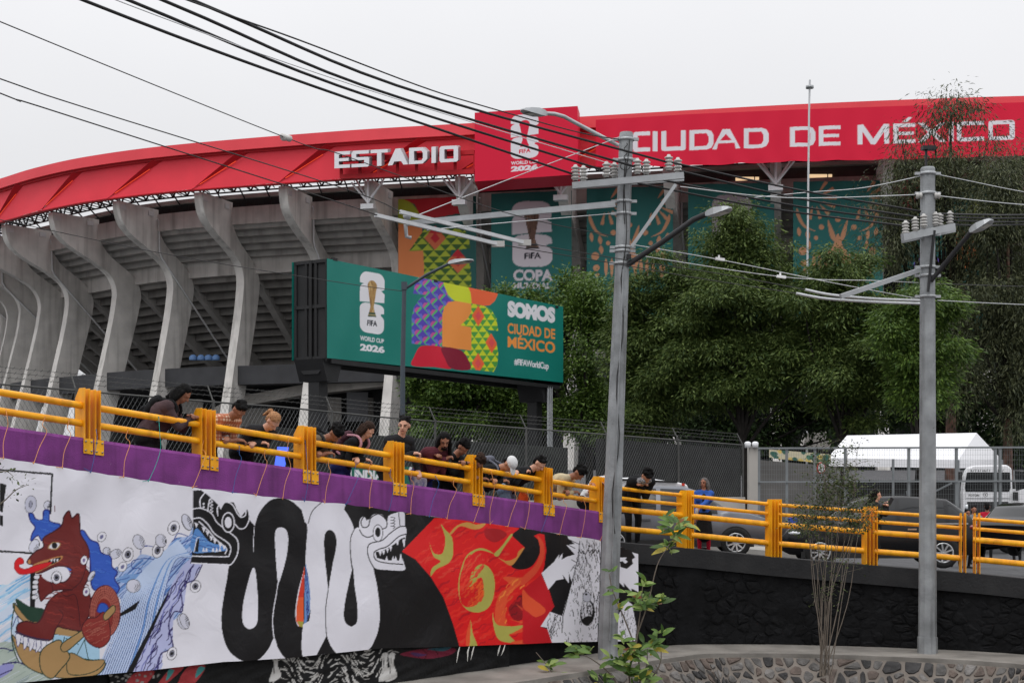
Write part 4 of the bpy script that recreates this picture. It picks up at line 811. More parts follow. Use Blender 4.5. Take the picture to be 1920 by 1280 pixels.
for x, c in ties:
    dx = cr_.uniform(-4, 18); yt = interp(x, BTX, BTY); d = bdepth(x) - .05
    u = ((x + dx) - 960) / F; k = (u * 18.4 + 5.61) / (1.24 - 1.34 * u); hi = cr_.choice((.195, .195, .43)); top = pk(k, hi, .052); edge = pk(k - .01, .005, .125); bot = P(x, yt + 3, d)
    mid = edge.lerp(bot, .5) + Vector((cr_.uniform(-.03, .03), -.02, 0)); b = MB(); q = spline([top, top.lerp(edge, .55) + Vector((cr_.uniform(-.04, .04), -.03, 0)), edge, mid, bot], 5)
    b.tube(q, .004, 5)
    b.tube([top + RN * -.10 + Vector((0, 0, .05)), top + Vector((0, 0, .01)), top + RN * -.05 + Vector((0, 0, -.06))], .006, 5)
    kn = bot + Vector((0, -.01, .02)); b.ball(kn, .011, 6); b.tube([kn, kn + Vector((cr_.uniform(-.1, .1), -.02, cr_.uniform(-.02, .06)))], .004, 4)
    col = {'o': ORC, 'b': BLC, 't': TLC}[c]; nm = {'o': 'orange', 'b': 'blue', 't': 'teal'}[c]
    o = b.build('tie_cord', col); o.data.materials[0] = col
    near = NEAR[x]
    tag(o, f'thin {nm} cord tying the banner beside the {near}', 'cord', 'cords tying the banner')
# ================================================================== SIGNS AND PRINTED CLOTH ON THE STADIUM
CRIM = L(214, 22, 58); SGW = (.74, .72, .76); TEAL = L(38, 102, 98)
PM = print_mat('banner_cloth', .6, .10, 1.2, .25)
def emblem(cv, q, ink, bgc, trophy=None, fifa=None):
    """stacked 2 and 6 emblem with a cup-shaped figure, in the quad tl,tr,br,bl (unit box, y down)"""
    tl, tr, br, bl = [np.array(p, float) for p in q]
    U = lambda *p: [tuple((tl * (1 - u) + tr * u) * (1 - v) + (bl * (1 - u) + br * u) * v) for u, v in p]
    arc = lambda cx, cy, rx, ry, a0, a1, n=8: [(cx + rx * math.cos(math.radians(a)), cy + ry * math.sin(math.radians(a))) for a in np.linspace(a0, a1, n)]
    two = [(0.0, .19)] + arc(.30, .14, .30, .14, 180, 270) + arc(.72, .14, .28, .14, 270, 360) + [(1.0, .2)] + arc(.72, .235, .28, .05, 0, 60) + [(.86, .28), (1.0, .33), (1.0, .47), (0, .505), (0, .33)] + arc(.2, .3, .2, .1, 190, 260, 5) + [(.06, .195)]
    six = [(0, .62)] + arc(.28, .61, .28, .1, 180, 270) + [(.6, .505)] + arc(.72, .60, .28, .09, 275, 350) + [(1.0, .655), (.86, .665)] + arc(.72, .78, .28, .1, 300, 360) + [(1, .88)] + arc(.72, .88, .28, .12, 0, 90) + arc(.28, .88, .28, .12, 90, 180)
    cv.poly(U(*two), ink); cv.poly(U(*six), ink)
    cup = arc(.50, .225, .19, .095, 150, 390, 14) + [(.64, .36), (.60, .48), (.57, .56), (.62, .66), (.67, .72), (.33, .735), (.38, .66), (.43, .56), (.40, .48), (.36, .36)]
    if trophy is None: cv.poly(U(*cup), bgc)
    else:
        cv.poly(U(*cup), trophy[0]); cl = cv.clip(U(*cup)); r = random.Random(3)
        for _ in range(34):
            x = r.uniform(.3, .7); y = r.uniform(.12, .6); cv.line(U((x, y), (x + r.uniform(-.1, .1), y + r.uniform(.05, .14))), .9, r.choice(trophy[1:4]), cl)
        cv.poly(U((.37, .66), (.63, .65), (.68, .72), (.32, .735)), trophy[4]); cv.line(U((.35, .70), (.66, .69)), 1.0, trophy[1])
    cv.text('FIFA', U((.30, .79), (.72, .78), (.72, .875), (.30, .885)), fifa if fifa is not None else bgc, .035)
# -- red square board above the rim
dB = vdepth(890, 156.0, 1083, 151.5)
cv = Canvas(884, 196, 1090, 345, 5.0, CRIM)
emblem(cv, [(957.5, 217), (1009.5, 212), (1009.5, 295), (957.5, 299)], SGW, CRIM)
cv.text('WORLD CUP', [(958, 303), (1008.5, 299.5), (1008.5, 306), (958, 309.5)], SGW, .03); cv.text('2026', [(958, 312), (1009, 308), (1009, 317.5), (958, 322.5)], SGW, .06)
sq = empty('sign_board', P(985, 335, 153)); tag(sq, 'large square crimson sign board with white cup emblem above the stadium rim', 'sign')
lt = lambda x: 211.5 + (x - 890) / 193 * (199 - 211.5); lb = lambda x: 340.5 + (x - 890) / 193 * (327 - 340.5)
print_sheet('face', cv, np.linspace(890, 1083, 260), lt, lb, dB, 180, PM, sq, thick=0)
b = MB(); A0, A1, A2, A3 = P(890, 211.5, 156.05), P(1083, 199, 151.55), P(1083, 327, 151.55), P(890, 340.5, 156.05); bk = Vector((.4, 3.2, 0))
b.add([A0, A1, A2, A3, A0 + bk, A1 + bk, A2 + bk + Vector((0, 0, -.5)), A3 + bk + Vector((0, 0, -.5))], [(0, 4, 5, 1), (1, 5, 6, 2), (2, 6, 7, 3), (3, 7, 4, 0), (4, 7, 6, 5)]); b.build('case', mat('crimson_panel', CRIM, .5, .05), sq)
# -- long crimson cloth over the rim with the city name
NX = [1117, 1300, 1500, 1700, 1920, 2100]; NT = [225, 214, 205.5, 198.5, 192, 188]; NB = [312, 309, 301, 297, 290, 286]
def ndep(x): return interp(x, [1117, 1300, 1500, 1700, 1920, 2100], [154.2, 151.9, 149.6, 147.7, 146.3, 145.6])
cv = Canvas(1110, 180, 2105, 325, 3.0, CRIM)
# wide capitals drawn stroke by stroke: unit box, y down; (closed outlines)
def wide(cv, ch, x0, x1, tw, y0f, y1f, col):
    X = lambda u: x0 + (x1 - x0) * u; w_ = tw / (x1 - x0); 
    def q(*p): return [(X(u), y0f(X(u)) + (y1f(X(u)) - y0f(X(u))) * v) for u, v in p]
    h = .165; S = lambda u0, v0, u1, v1: cv.poly(q((u0, v0), (u1, v0), (u1, v1), (u0, v1)), col)
    if ch == 'I': S(0, 0, 1, 1)
    elif ch == 'C': cv.poly(q((.14, 0), (1, 0), (1, .2), (w_, .19), (w_, .8), (1, .8), (1, 1), (.14, 1), (.03, .96), (0, .86), (0, .14), (.03, .04)), col)
    elif ch == 'U': cv.poly(q((0, 0), (w_, 0), (w_, .8), (1 - w_, .8), (1 - w_, 0), (1, 0), (1, .86), (.97, .96), (.88, 1), (.12, 1), (.03, .96), (0, .86)), col)
    elif ch == 'D':
        o = [(0, 0), (.72, 0), (.9, .08), (1, .3), (1, .7), (.9, .92), (.72, 1), (0, 1)]; i = [(w_, .18), (w_, .82), (.70, .82), (1 - w_ * 1.1, .65), (1 - w_ * 1.1, .35), (.70, .18)]; cv.poly(q(*o, o[0], *[i[0]] + i[1:], i[0]), col)
    elif ch == 'A': cv.poly(q((0, 1), (.37, 0), (.63, 0), (1, 1), (1 - w_, 1), (.79, .70), (.21, .70), (w_, 1)), col); 
    elif ch == 'E': S(0, 0, w_, 1); S(0, 0, 1, h + .02); S(0, .42, .93, .42 + h); S(0, 1 - h - .02, 1, 1)
    elif ch == 'M': cv.poly(q((0, 1), (0, 0), (w_ * 1.15, 0), (.5, .72), (1 - w_ * 1.15, 0), (1, 0), (1, 1), (1 - w_, 1), (1 - w_, .36), (.57, 1), (.43, 1), (w_, .36), (w_, 1)), col)
    elif ch == 'X': cv.poly(q((0, 0), (w_ * 1.2, 0), (.5, .36), (1 - w_ * 1.2, 0), (1, 0), (.64, .48), (1, 1), (1 - w_ * 1.2, 1), (.5, .62), (w_ * 1.2, 1), (0, 1), (.36, .48)), col)
    elif ch == 'O':
        o = [(.1, 0), (.9, 0), (.98, .05), (1, .14), (1, .86), (.98, .95), (.9, 1), (.1, 1), (.02, .95), (0, .86), (0, .14), (.02, .05)]; i = [(w_, .2), (w_, .8), (1 - w_, .8), (1 - w_, .2)]; cv.poly(q(*o, o[0], *i, i[0]), col)
    elif ch == 'A_hole': pass
y0f = lambda x: 247.5 - (x - 1190) * (247.5 - 225) / (1902 - 1190); y1f = lambda x: 285 - (x - 1190) * (285 - 262) / (1902 - 1190)
for ch, a, e in (('C', 1187, 1219), ('I', 1223.5, 1233), ('U', 1240, 1286), ('D', 1292.5, 1338), ('A', 1335, 1388), ('D', 1395, 1441), ('D', 1481, 1529), ('E', 1535, 1576), ('M', 1608, 1667), ('E', 1675, 1716), ('X', 1720, 1774), ('I', 1779, 1788), ('C', 1794, 1845), ('O', 1853, 1902)): wide(cv, ch, a, e, 9.0, y0f, y1f, SGW)
cv.poly([(1350, 275.5 - 12), (1361, 251), (1372, 263)], CRIM); cv.poly([(1691, 229), (1703, 220), (1711, 220), (1700, 229)], SGW)
nb_ = print_sheet('rim_banner', cv, np.linspace(1117, 2100, 700), lambda x: interp(x, NX, NT), lambda x: interp(x, NX, NB) + 2.2 * abs(math.sin((x - 1117) / 29.0)), ndep, 90, PM, relief=lambda X, Y: .10 * np.sin(X * .11 + .5 * np.sin(Y * .05)) * ((Y - 200) / 100), thick=0)
tag(nb_, 'long crimson cloth banner with the city name in wide white capitals on the rim', 'banner')
# -- ESTADIO: solid letters standing on a frame
LETW = mat('white_letter_panel', L(228, 228, 232), .5, .04); LETS = mat('letter_return', L(176, 172, 176), .6, .05)
ls = empty('letter_sign', P(742, 330, 159)); tag(ls, 'white three-dimensional capital letters spelling ESTADIO on the red rim', 'sign')
dL = vdepth(626, 161.0, 862, 157.0); ya = lambda x: 285 - (x - 626) * (285 - 273) / 234; yb = lambda x: 316 - (x - 626) * (316 - 303) / 234
def solid(name, polys):
    b = MB()
    for pl in polys:
        pts = [P(x, y, float(dL(x))) for x, y in pl]; n = len(pts); bk = Vector((.25, 1.3, .35)); V = pts + [p + bk for p in pts]
        b.add(V, [tuple(range(n))], 0); b.add(V, [tuple(range(2 * n - 1, n - 1, -1))] + [(i, (i + 1) % n, n + (i + 1) % n, n + i) for i in range(n)], 1)
    return b.build(name, [LETW, LETS], ls, recalc=False)
def qx(x0, x1): return lambda *p: [(x0 + (x1 - x0) * u, ya(x0 + (x1 - x0) * u) + (yb(x0 + (x1 - x0) * u) - ya(x0 + (x1 - x0) * u)) * v) for u, v in p]
def bars(q, *rects): return [q((a, t), (a, bt), (c, bt), (c, t)) for a, t, c, bt in rects]
q = qx(627, 656); solid('letter', [q((0, 0), (0, 1), (1, 1), (1, .8), (.28, .8), (.28, .59), (.92, .59), (.92, .4), (.28, .4), (.28, .2), (1, .2), (1, 0))])
q = qx(659, 692); solid('letter', [q((.06, .05), (0, .14), (0, .5), (.06, .58), (.72, .58), (.72, .8), (0, .8), (0, 1), (.93, 1), (1, .92), (1, .48), (.93, .4), (.27, .4), (.27, .2), (.98, .2), (.98, 0), (.1, 0))])
q = qx(695, 727); solid('letter', [q((0, 0), (0, .2), (.37, .2), (.37, 1), (.63, 1), (.63, .2), (1, .2), (1, 0))])
q = qx(727, 765); solid('letter', [q((0, 1), (.23, 1), (.32, .78), (.66, .78), (.77, 1), (1, 1), (.62, 0), (.38, 0)), ]); 
q = qx(767, 801)
def ringed(q, o, i):
    """outline with a hole, split into quads"""
    return [q(o[k], i[k], i[(k + 1) % len(o)], o[(k + 1) % len(o)]) for k in range(len(o))]
solid('letter', ringed(q, [(0, 0), (0, 1), (.75, 1), (1, .72), (1, .28), (.75, 0)], [(.27, .2), (.27, .8), (.68, .8), (.76, .66), (.76, .34), (.68, .2)]))
q = qx(809, 817); solid('letter', [q((0, 0), (0, 1), (1, 1), (1, 0))])
q = qx(824, 859); solid('letter', ringed(q, [(.08, 0), (0, .1), (0, .9), (.08, 1), (.92, 1), (1, .9), (1, .1), (.92, 0)], [(.26, .2), (.26, .2), (.26, .8), (.26, .8), (.76, .8), (.76, .8), (.76, .2), (.76, .2)]))
b = MB(); tr_ = [P(640, 300, 162.5), P(890, 286, 158)]; b.bar(tr_[0], tr_[1], .5, .5); b.bar(tr_[0] + Vector((0, 0, -2)), tr_[1] + Vector((0, 0, -2.2)), .5, .5)
for t in np.linspace(0, 1, 8): a = tr_[0].lerp(tr_[1], t); b.bar(a, a + Vector((0, 0, -2.1)), .35, .35)
b.build('frame', REDD, ls)
# -- tall banners hanging between the columns
OG = L(206, 122, 72); LIM = L(160, 172, 52); DGR = L(58, 92, 40); CRED = L(178, 36, 46); LGY = L(204, 197, 203)
def tri_field(cv, cl, x0, x1, y0, y1, nx, ny, ca, cb):
    cv.poly([(x0, y0), (x1, y0), (x1, y1), (x0, y1)], ca, cl); dx, dy = (x1 - x0) / nx, (y1 - y0) / ny
    for j in range(ny):
        for i in range(-1, nx + 1):
            xx = x0 + (i + (.5 if j % 2 else 0)) * dx; cv.poly([(xx, y0 + j * dy), (xx + dx, y0 + j * dy), (xx + dx / 2, y0 + (j + 1) * dy)], cb, cl)
def hang(name, label, x0, x1, yt0, yt1, yb, d0, d1, paint, bgc):
    cv = Canvas(x0 - 2, min(yt0, yt1) - 4, x1 + 2, yb + 4, 3.2, bgc); paint(cv)
    o = print_sheet(name, cv, np.linspace(x0, x1, int((x1 - x0) * .6)), lambda x: yt0 + (yt1 - yt0) * (x - x0) / (x1 - x0), lambda x: yb, vdepth(x0, d0, x1, d1), int((yb - yt0) * .6), PM, relief=lambda X, Y: .10 * np.sin(X * .13 + Y * .01), thick=0)
    return tag(o, label, 'banner', 'tall banners between the stadium columns')
z4b = zz(730, 350, 1920 / 350)
def p1(cv):
    cv.poly(z4b((90, 640), (360, 640), (360, 1200), (90, 1200)), OG); cv.poly(z4b((90, 240), (340, 240), (340, 660), (90, 660)), OG)
    cv.poly(z4b((140, 130), (790, 96), (820, 180), (760, 270), (330, 340), (260, 180)), CRED); cv.blob(z4b((60, 120), (140, 130), (240, 180), (310, 290), (300, 360), (90, 370)), LIM)
    cl = cv.clip(z4b((200, 660), (330, 480), (360, 440), (620, 430), (770, 440), (810, 500), (835, 636), (640, 650), (620, 760), (700, 670), (800, 740), (830, 820), (845, 975), (845, 1200), (360, 1200), (350, 660)))
    tri_field(cv, cl, 726, 900, 424, 560, 8, 12, LIM, DGR)
    for x, y, rr in ((470, 520, 1), (705, 760, 1)):
        cv.poly(z4b((x, y - 120), (x + 110, y + 10), (x, y + 130), (x - 110, y + 10)), L(196, 100, 66)); cv.poly(z4b((x, y - 50), (x + 50, y + 10), (x, y + 60), (x - 50, y + 10)), CRED); cv.poly(z4b((x, y - 120), (x + 70, y - 40), (x - 70, y - 40)), CRED)
hang('tall_banner', 'orange, red and lime triangle patterned banner beside the trophy banner', 746.5, 893, 374, 367.5, 585, 169.0, 165.5, p1, L(34, 84, 80))
def p2(cv):
    emblem(cv, z4b((1258, 152), (1665, 148), (1675, 818), (1268, 826)), LGY, TEAL, (L(104, 78, 66), L(150, 118, 96), L(70, 52, 46), L(126, 96, 80), L(58, 52, 52)), L(34, 34, 44))
    cv.box_text('COPA', *z4b((1275, 850))[0], *z4b((1680, 970))[0], LGY, .04); cv.box_text('MUNDIAL', *z4b((1275, 985))[0], *z4b((1660, 1048))[0], LGY, .03)
TL2 = L(38, 102, 98)
hang('tall_banner', 'teal banner with grey trophy emblem and COPA lettering between stadium columns', 921, 1072, 363, 357, 600, 165.0, 162.0, p2, TL2)
def folk(ox, oy, sc):
    z = lambda *p: [(ox + a * sc, oy + c * sc) for a, c in p]
    def f(cv):
        TA = L(190, 138, 104)
        for sgn in (-1, 1):
            for k in range(7):
                a = math.radians(100 - 26 * k); cx, cy = 80 + sgn * 44, 32; x0, y0 = cx + 16 * math.cos(a), cy + 14 * math.sin(a); x1, y1 = cx + 40 * math.cos(a), cy + 36 * math.sin(a); nx_, ny_ = -(y1 - y0) * .14, (x1 - x0) * .14
                cv.blob(z((x0, y0), (x1 + nx_, y1 + ny_), (x1 + (x1 - x0) * .1, y1 + (y1 - y0) * .1), (x1 - nx_, y1 - ny_)), TA)
            m = lambda x: 80 + sgn * (80 - x)
            cv.blob(z((m(6), 50), (m(20), 80), (m(40), 92), (m(18), 84), (m(4), 62)), TA); cv.blob(z((m(62), 70), (m(74), 96), (m(76), 112), (m(66), 100)), TA)
            for x, y, r in ((18, 110, 0), (16, 128, 7.5), (40, 104, 4), (18, 150, 6), (20, 164, 4), (50, 84, 5)): 
                if r: cv.disc(*z((m(x), y))[0], r * sc, r * sc, TA)
            for x, y in ((8, 92), (24, 98), (26, 116)): cv.blob(z((m(x), y - 8), (m(x + 5), y), (m(x + 2), y + 9), (m(x - 3), y)), TA)
            for k in range(4):
                x = 36 + k * 11; cv.blob(z((m(x), 132), (m(x + 3.4), 148), (m(x), 168), (m(x - 3.4), 148)), TA)
            cv.blob(z((m(66), 124), (m(78), 140), (m(70), 152), (m(62), 138)), TA)
        cv.blob(z((80, 96), (88, 116), (92, 128), (84, 132), (80, 126), (76, 132), (68, 128), (72, 116)), TA); cv.disc(*z((80, 70))[0], 5 * sc, 5 * sc, TA)
    return f
hang('tall_banner', 'teal banner with tan folk flower pattern behind the near grey pole', 1100, 1262, 354, 348, 600, 161.5, 159.0, folk(1100, 352, 1.0), TL2)
def p4(cv): emblem(cv, [(1334, 365), (1410, 364), (1410, 520), (1334, 521)], L(150, 142, 150), TL2, (L(90, 70, 60), L(130, 104, 86), L(60, 48, 44), L(106, 84, 70), L(58, 52, 52)), L(34, 34, 44))
hang('tall_banner', 'teal banner with grey emblem half hidden by a treetop and street lamp', 1290, 1452, 346, 342, 600, 159.0, 156.5, p4, TL2)
hang('tall_banner', 'teal banner with tan folk pattern behind the tall thin flagpole', 1487, 1655, 341, 338, 600, 156.5, 154.5, folk(1489, 340, 1.02), TL2)
def p6(cv): 
    for x, y, c in ((1700, 360, L(170, 40, 70)), (1840, 420, LIM), (1800, 470, OG), (1780, 560, CRED), (1740, 520, L(90, 70, 150))): cv.blob([(x - 26, y - 30), (x + 20, y - 36), (x + 30, y + 20), (x - 12, y + 34)], c)
hang('tall_banner', 'colourful patterned banner glimpsed through the eucalyptus leaves', 1690, 1866, 338, 336, 640, 154.0, 152.5, p6, TL2)
# ================================================================== BILLBOARD
bb = empty('billboard', P(790, 760, 57)); tag(bb, 'long green double-sided billboard on black posts behind the chain-link fence', 'billboard')
TB = L(20, 122, 110); BW = (.78, .77, .80)
dbb = vdepth(615, 50.0, 1056, 64.7)
cv = Canvas(606, 478, 1062, 724, 4.0, TB)
z5b = zz(600, 470, 1331 / 260); z6b = zz(760, 500, 1725 / 310)
emblem(cv, z5b((384, 190), (622, 228), (612, 812), (380, 772)), BW, TB, (L(176, 140, 84), L(214, 184, 130), L(122, 86, 48), L(150, 110, 62), L(64, 84, 60)), L(20, 24, 40))
cv.text('WORLD CUP', z5b((384, 812), (614, 848), (612, 890), (384, 858)), BW, .03, 1.0); cv.text('2026', z5b((384, 886), (620, 918), (620, 984), (384, 956)), BW, .05)
# the figure of two and six in patterned blocks
PU = L(88, 70, 178); PK = L(214, 92, 140); GR2 = L(92, 190, 108); LB = L(110, 120, 210); LM2 = L(206, 216, 48); OR2 = L(240, 150, 72); OR3 = L(238, 104, 62); CR2 = L(212, 34, 58); MR2 = L(134, 28, 52); GD = L(84, 160, 70)
cl = cv.clip(z6b((100, 170), (140, 92), (400, 130), (410, 210), (460, 300), (500, 350), (420, 400), (385, 490), (380, 835), (66, 800), (66, 520), (90, 420), (150, 330), (225, 295), (80, 280)))
cv.poly(z6b((60, 80), (510, 100), (510, 850), (60, 850)), GR2, cl)
for i in range(-2, 7):
    for j in range(-1, 8):
        cx, cy = 100 + i * 82 + (41 if False else 0), 60 + j * 118 + (i % 2) * 59 + i * 14; 
        cv.poly(z6b((cx, cy - 62), (cx + 58, cy + 4), (cx, cy + 76), (cx - 58, cy - 4)), PU, cl)
        for k in range(4):
            s = .35 + k * .17; cv.line(z6b((cx - 58 * s * .95 + 2, cy + 4), (cx, cy + 10 + 66 * s)), .9, LB, cl); cv.line(z6b((cx + 58 * s * .95, cy + 8), (cx, cy + 10 + 66 * s)), 1.0, PK, cl)
cv.poly(spline(z6b((400, 130), (520, 150), (636, 178), (680, 260), (692, 382), (560, 370), (480, 330), (425, 250)), 4, True), LM2)
cv.poly(z6b((636, 176), (800, 206), (968, 234), (960, 300), (930, 360), (880, 402), (820, 406), (692, 384), (680, 270)), OR3)
cv.poly(z6b((384, 830), (384, 500), (405, 420), (450, 370), (520, 355), (690, 386), (690, 600), (690, 872), (560, 858)), OR2)
cl = cv.clip(z6b((690, 384), (820, 408), (900, 450), (950, 540), (968, 668), (830, 656), (900, 700), (950, 790), (968, 900), (962, 1010), (920, 1096), (680, 1070), (640, 930), (590, 870), (688, 872), (688, 632), (575, 612), (650, 540), (690, 470)))
tri_field(cv, cl, 858, 936, 566, 700, 5, 12, LM2, GD)
for x, y in ((760, 510), (900, 790), (758, 1005)):
    cv.poly(z6b((x, y - 108), (x + 66, y + 6), (x, y + 112), (x - 66, y - 2)), OR3, cl); cv.poly(z6b((x, y - 50), (x + 34, y + 4), (x, y + 54), (x - 34, y)), L(226, 84, 84), cl)
cv.poly(spline(z6b((70, 1030), (95, 930), (150, 835), (260, 822), (380, 840), (400, 930), (480, 1062), (300, 1045)), 4, True), CR2); cv.poly(spline(z6b((380, 842), (560, 862), (640, 940), (678, 1068), (480, 1060), (410, 950)), 4, True), MR2)
cv.text('SOMOS', z6b((1066, 350), (1562, 425), (1562, 590), (1066, 520)), BW, .07, .95)
cv.text('CIUDAD DE', z6b((1066, 582), (1562, 648), (1562, 756), (1066, 692)), OR2, .03, 1.0); cv.text('MÉXICO', z6b((1066, 694), (1562, 756), (1562, 905), (1066, 838)), OR2, .03, 1.0); cv.text('#FIFAWorldCup', z6b((1136, 955), (1496, 1000), (1496, 1090), (1136, 1040)), BW, .03, .9)
bt = lambda x: 485 + (x - 615) * (575 - 485) / 441; bo = lambda x: 671 + (x - 615) * (717 - 671) / 441
PM2 = print_mat('billboard_vinyl', .45, .12, 1.6, .3, crease=.15)
print_sheet('front_face', cv, np.linspace(613, 1056, 450), bt, bo, dbb, 205, PM2, bb, relief=lambda X, Y: .02 * np.sin(X * .09 + Y * .03) + .03 * np.sin((X - Y) * .05) * np.clip((Y - 600) / 100, 0, 1), thick=0)
FD = (P(1056, 640, 64.7) - P(615, 600, 50.0)); FD.z = 0; BLEN = FD.length; FD.normalize(); FN = Vector((FD.y, -FD.x, 0))      # along the board, and toward the viewer side
O = P(615, 671, 50.0) - FN * .06; Hh = P(615, 485, 50.0).z - P(615, 671, 50.0).z; BT = 1.55
BLK = mat('black_board_steel', (.014, .014, .015), .55, .2, 2, .1)
def bpnt(a, t, z): return O + FD * a - FN * t + Vector((0, 0, z))
b = MB(); b.add([bpnt(0, 0, 0), bpnt(BLEN, 0, 0), bpnt(BLEN, BT, 0), bpnt(0, BT, 0), bpnt(0, 0, Hh), bpnt(BLEN, 0, Hh), bpnt(BLEN, BT, Hh), bpnt(0, BT, Hh)], [(0, 3, 2, 1), (4, 5, 6, 7), (1, 2, 6, 5)]); b.build('box', BLK, bb, recalc=False)
b = MB(); b.add([bpnt(0, BT, -.02), bpnt(BLEN, BT, -.02), bpnt(BLEN, BT, Hh), bpnt(0, BT, Hh), bpnt(-.1, BT, -.02), bpnt(-.1, BT, Hh)], [(0, 1, 2, 3), (4, 0, 3, 5)]); b.build('back_face', mat('green_vinyl', TB, .5, .05), bb, recalc=False)
b = MB()
for t in (.05, .55, .78, 1.0, 1.5): b.bar(bpnt(.05, t, 0), bpnt(.05, t, Hh), .09 if t not in (.78,) else .22, .09)
for z in (.03, Hh * .53, Hh - .05): b.bar(bpnt(.05, .02, z), bpnt(.05, BT - .02, z), .1, .12)
b.add([bpnt(.08, .0, 0), bpnt(.08, BT - .01, 0), bpnt(.08, BT - .01, Hh), bpnt(.08, .0, Hh)], [(0, 1, 2, 3)]); b.build('end_frame', BLK, bb, recalc=False)
b = MB(); b.prism([bpnt(0, -.05, 0), bpnt(0, BT + .05, 0), bpnt(0, BT * .7, -.55), bpnt(0, BT * .25, -.55)], FD * .9); b.build('bracket', BLK, bb)
b = MB(); b.bar(bpnt(.2, 0, -.09), bpnt(BLEN - .3, 0, -.09), .12, .16); b.bar(bpnt(.2, BT, -.09), bpnt(BLEN - .3, BT, -.09), .12, .16); b.build('bottom_rail', BLK, bb)
for a in (.45, BLEN - 1.2):
    b = MB(); c = bpnt(a, BT / 2, 0); gzz = gz(c.x, c.y) - 1; b.box((c.x, c.y, (c.z + gzz) / 2 - .1), (.5, .5, c.z - gzz + .2), math.atan2(FD.y, FD.x)); b.build('post', BLK, bb)
    b = MB(); b.prism([bpnt(a - .6, .1, -.02), bpnt(a + .6, .1, -.02), bpnt(a + .3, .1, -.8), bpnt(a - .3, .1, -.8)], -FN * 1.3); b.build('post_head', BLK, bb)
for k in range(3): b = MB(); c = bpnt(BLEN - 1.35 + .17 * k, -.02, -.1); b.tube([c, Vector((c.x, c.y, gz(c.x, c.y)))], .05, 6); b.build('conduit', GREYM, bb)
for a in (.4, 6.8, BLEN - .6): b = MB(); b.box(bpnt(a, -.02, Hh + .03), (.25, .12, .1), math.atan2(FD.y, FD.x)); b.build('clamp', BLK, bb)
# ================================================================== UTILITY POLES, LAMPS AND WIRES
POLEM = mat('weathered_pole_paint', L(142, 145, 147), .65, .30, 2.6, .45, 30, metal=.1, streak=.8, chips=(L(84, 82, 80), .66, 6))
INSU = mat('grey_porcelain', L(178, 176, 172), .3, .08, 4, .0, spec=.6)
RUBB = mat('black_cable_sheath', (.012, .012, .013), .55, .1, 8, 0)
WIRE = mat('bare_wire', L(120, 120, 122), .45, .1, 8, 0, metal=.5)
WIRED = mat('dull_wire', (.035, .034, .034), .6, .1, 8, 0)
WIREL = mat('pale_wire', L(196, 198, 200), .4, .1, 8, 0, metal=.3)
LENS = mat('lamp_lens', L(190, 190, 184), .3, .05)
def Wp(b, q, r, n=6):
    """tube along photograph points (x, y, depth)"""
    b.tube([P(*p) for p in q], r, n); return b
def insulator(parent, base, axis=Vector((0, 0, 1)), h=.26, r=.078):
    b = MB(); pr = [(0, r * .55), (.01, r * .7)]
    for k in range(4): z = .03 + k * h * .23; pr += [(z, r * .55), (z + .012, r), (z + .03, r * .95), (z + .045, r * .55)]
    pr += [(h, r * .5), (h + .03, r * .35), (h + .031, 0)]; b.lathe(base, axis, pr, 12); return b.build('insulator', INSU, parent)
def octo(b, stations, n=10):
    V = []
    for x, y, d, rpx in stations:
        c = P(x, y, d); r = rpx * d / F; V += [c + Vector((r * math.cos(2 * math.pi * (k + .5) / n), r * math.sin(2 * math.pi * (k + .5) / n), 0)) for k in range(n)]
    m_ = len(stations); b.add(V, [(i * n + k, i * n + (k + 1) % n, (i + 1) * n + (k + 1) % n, (i + 1) * n + k) for i in range(m_ - 1) for k in range(n)] + [tuple(range(n)), tuple((m_ - 1) * n + k for k in range(n))]); return b
def band(parent, x, y, d, rpx, h=5):
    b = MB(); c = P(x, y, d); r = rpx * d / F; b.lathe(c, (0, 0, 1), [(-h / 2 * d / F, r), (-h / 2 * d / F, r + .018), (h / 2 * d / F, r + .018), (h / 2 * d / F, r)], 14)
    b.box(c + Vector((r + .05, -.02, 0)), (.1, .05, .05)); b.box(c + Vector((-r - .05, -.02, 0)), (.1, .05, .05)); return b.build('band_clamp', GREYM, parent)
D1 = 25.3
pa = empty('utility_pole', P(1140, 1229, D1)); tag(pa, 'tall leaning grey utility pole in front of the ramp with a galvanised lamp arm', 'pole')
st1 = [(1139.5, 1236, D1, 19), (1140, 1190, D1, 18.8), (1148.5, 946, D1, 17.6), (1157, 730, D1, 15.6), (1165.5, 520, D1, 13.8), (1174, 256, D1, 13.4), (1174.2, 249, D1, 12.5)]
px1 = lambda y: interp(-y, [-a[1] for a in st1], [a[0] for a in st1]); pr1 = lambda y: interp(-y, [-a[1] for a in st1], [a[3] for a in st1])
octo(MB(), st1).build('shaft', POLEM, pa)
for y in (262, 300, 378, 401, 464, 471, 494): band(pa, px1(y), y, D1, pr1(y))
for sgn, dd in ((-1, D1 - .22), (1, D1 + .24)):
    b = MB(); b.bar(P(1073 + (10 if sgn > 0 else 0), 348, dd - 0), P(1282, 329 + (5 if sgn > 0 else 0), dd), .07, .115); b.build('crossarm', GREYM, pa)
for x, y in ((1079, 339), (1137, 333), (1195, 327), (1254, 320)): insulator(pa, P(x, y, D1 - .22))
for x, y in ((1094, 340), (1152, 334), (1212, 328), (1271, 325)): insulator(pa, P(x, y, D1 + .24))
b = MB(); b.bar(P(1267, 346, D1 - .2), P(1184, 463, D1 - .16), .05, .06); b.build('brace', GREYM, pa)
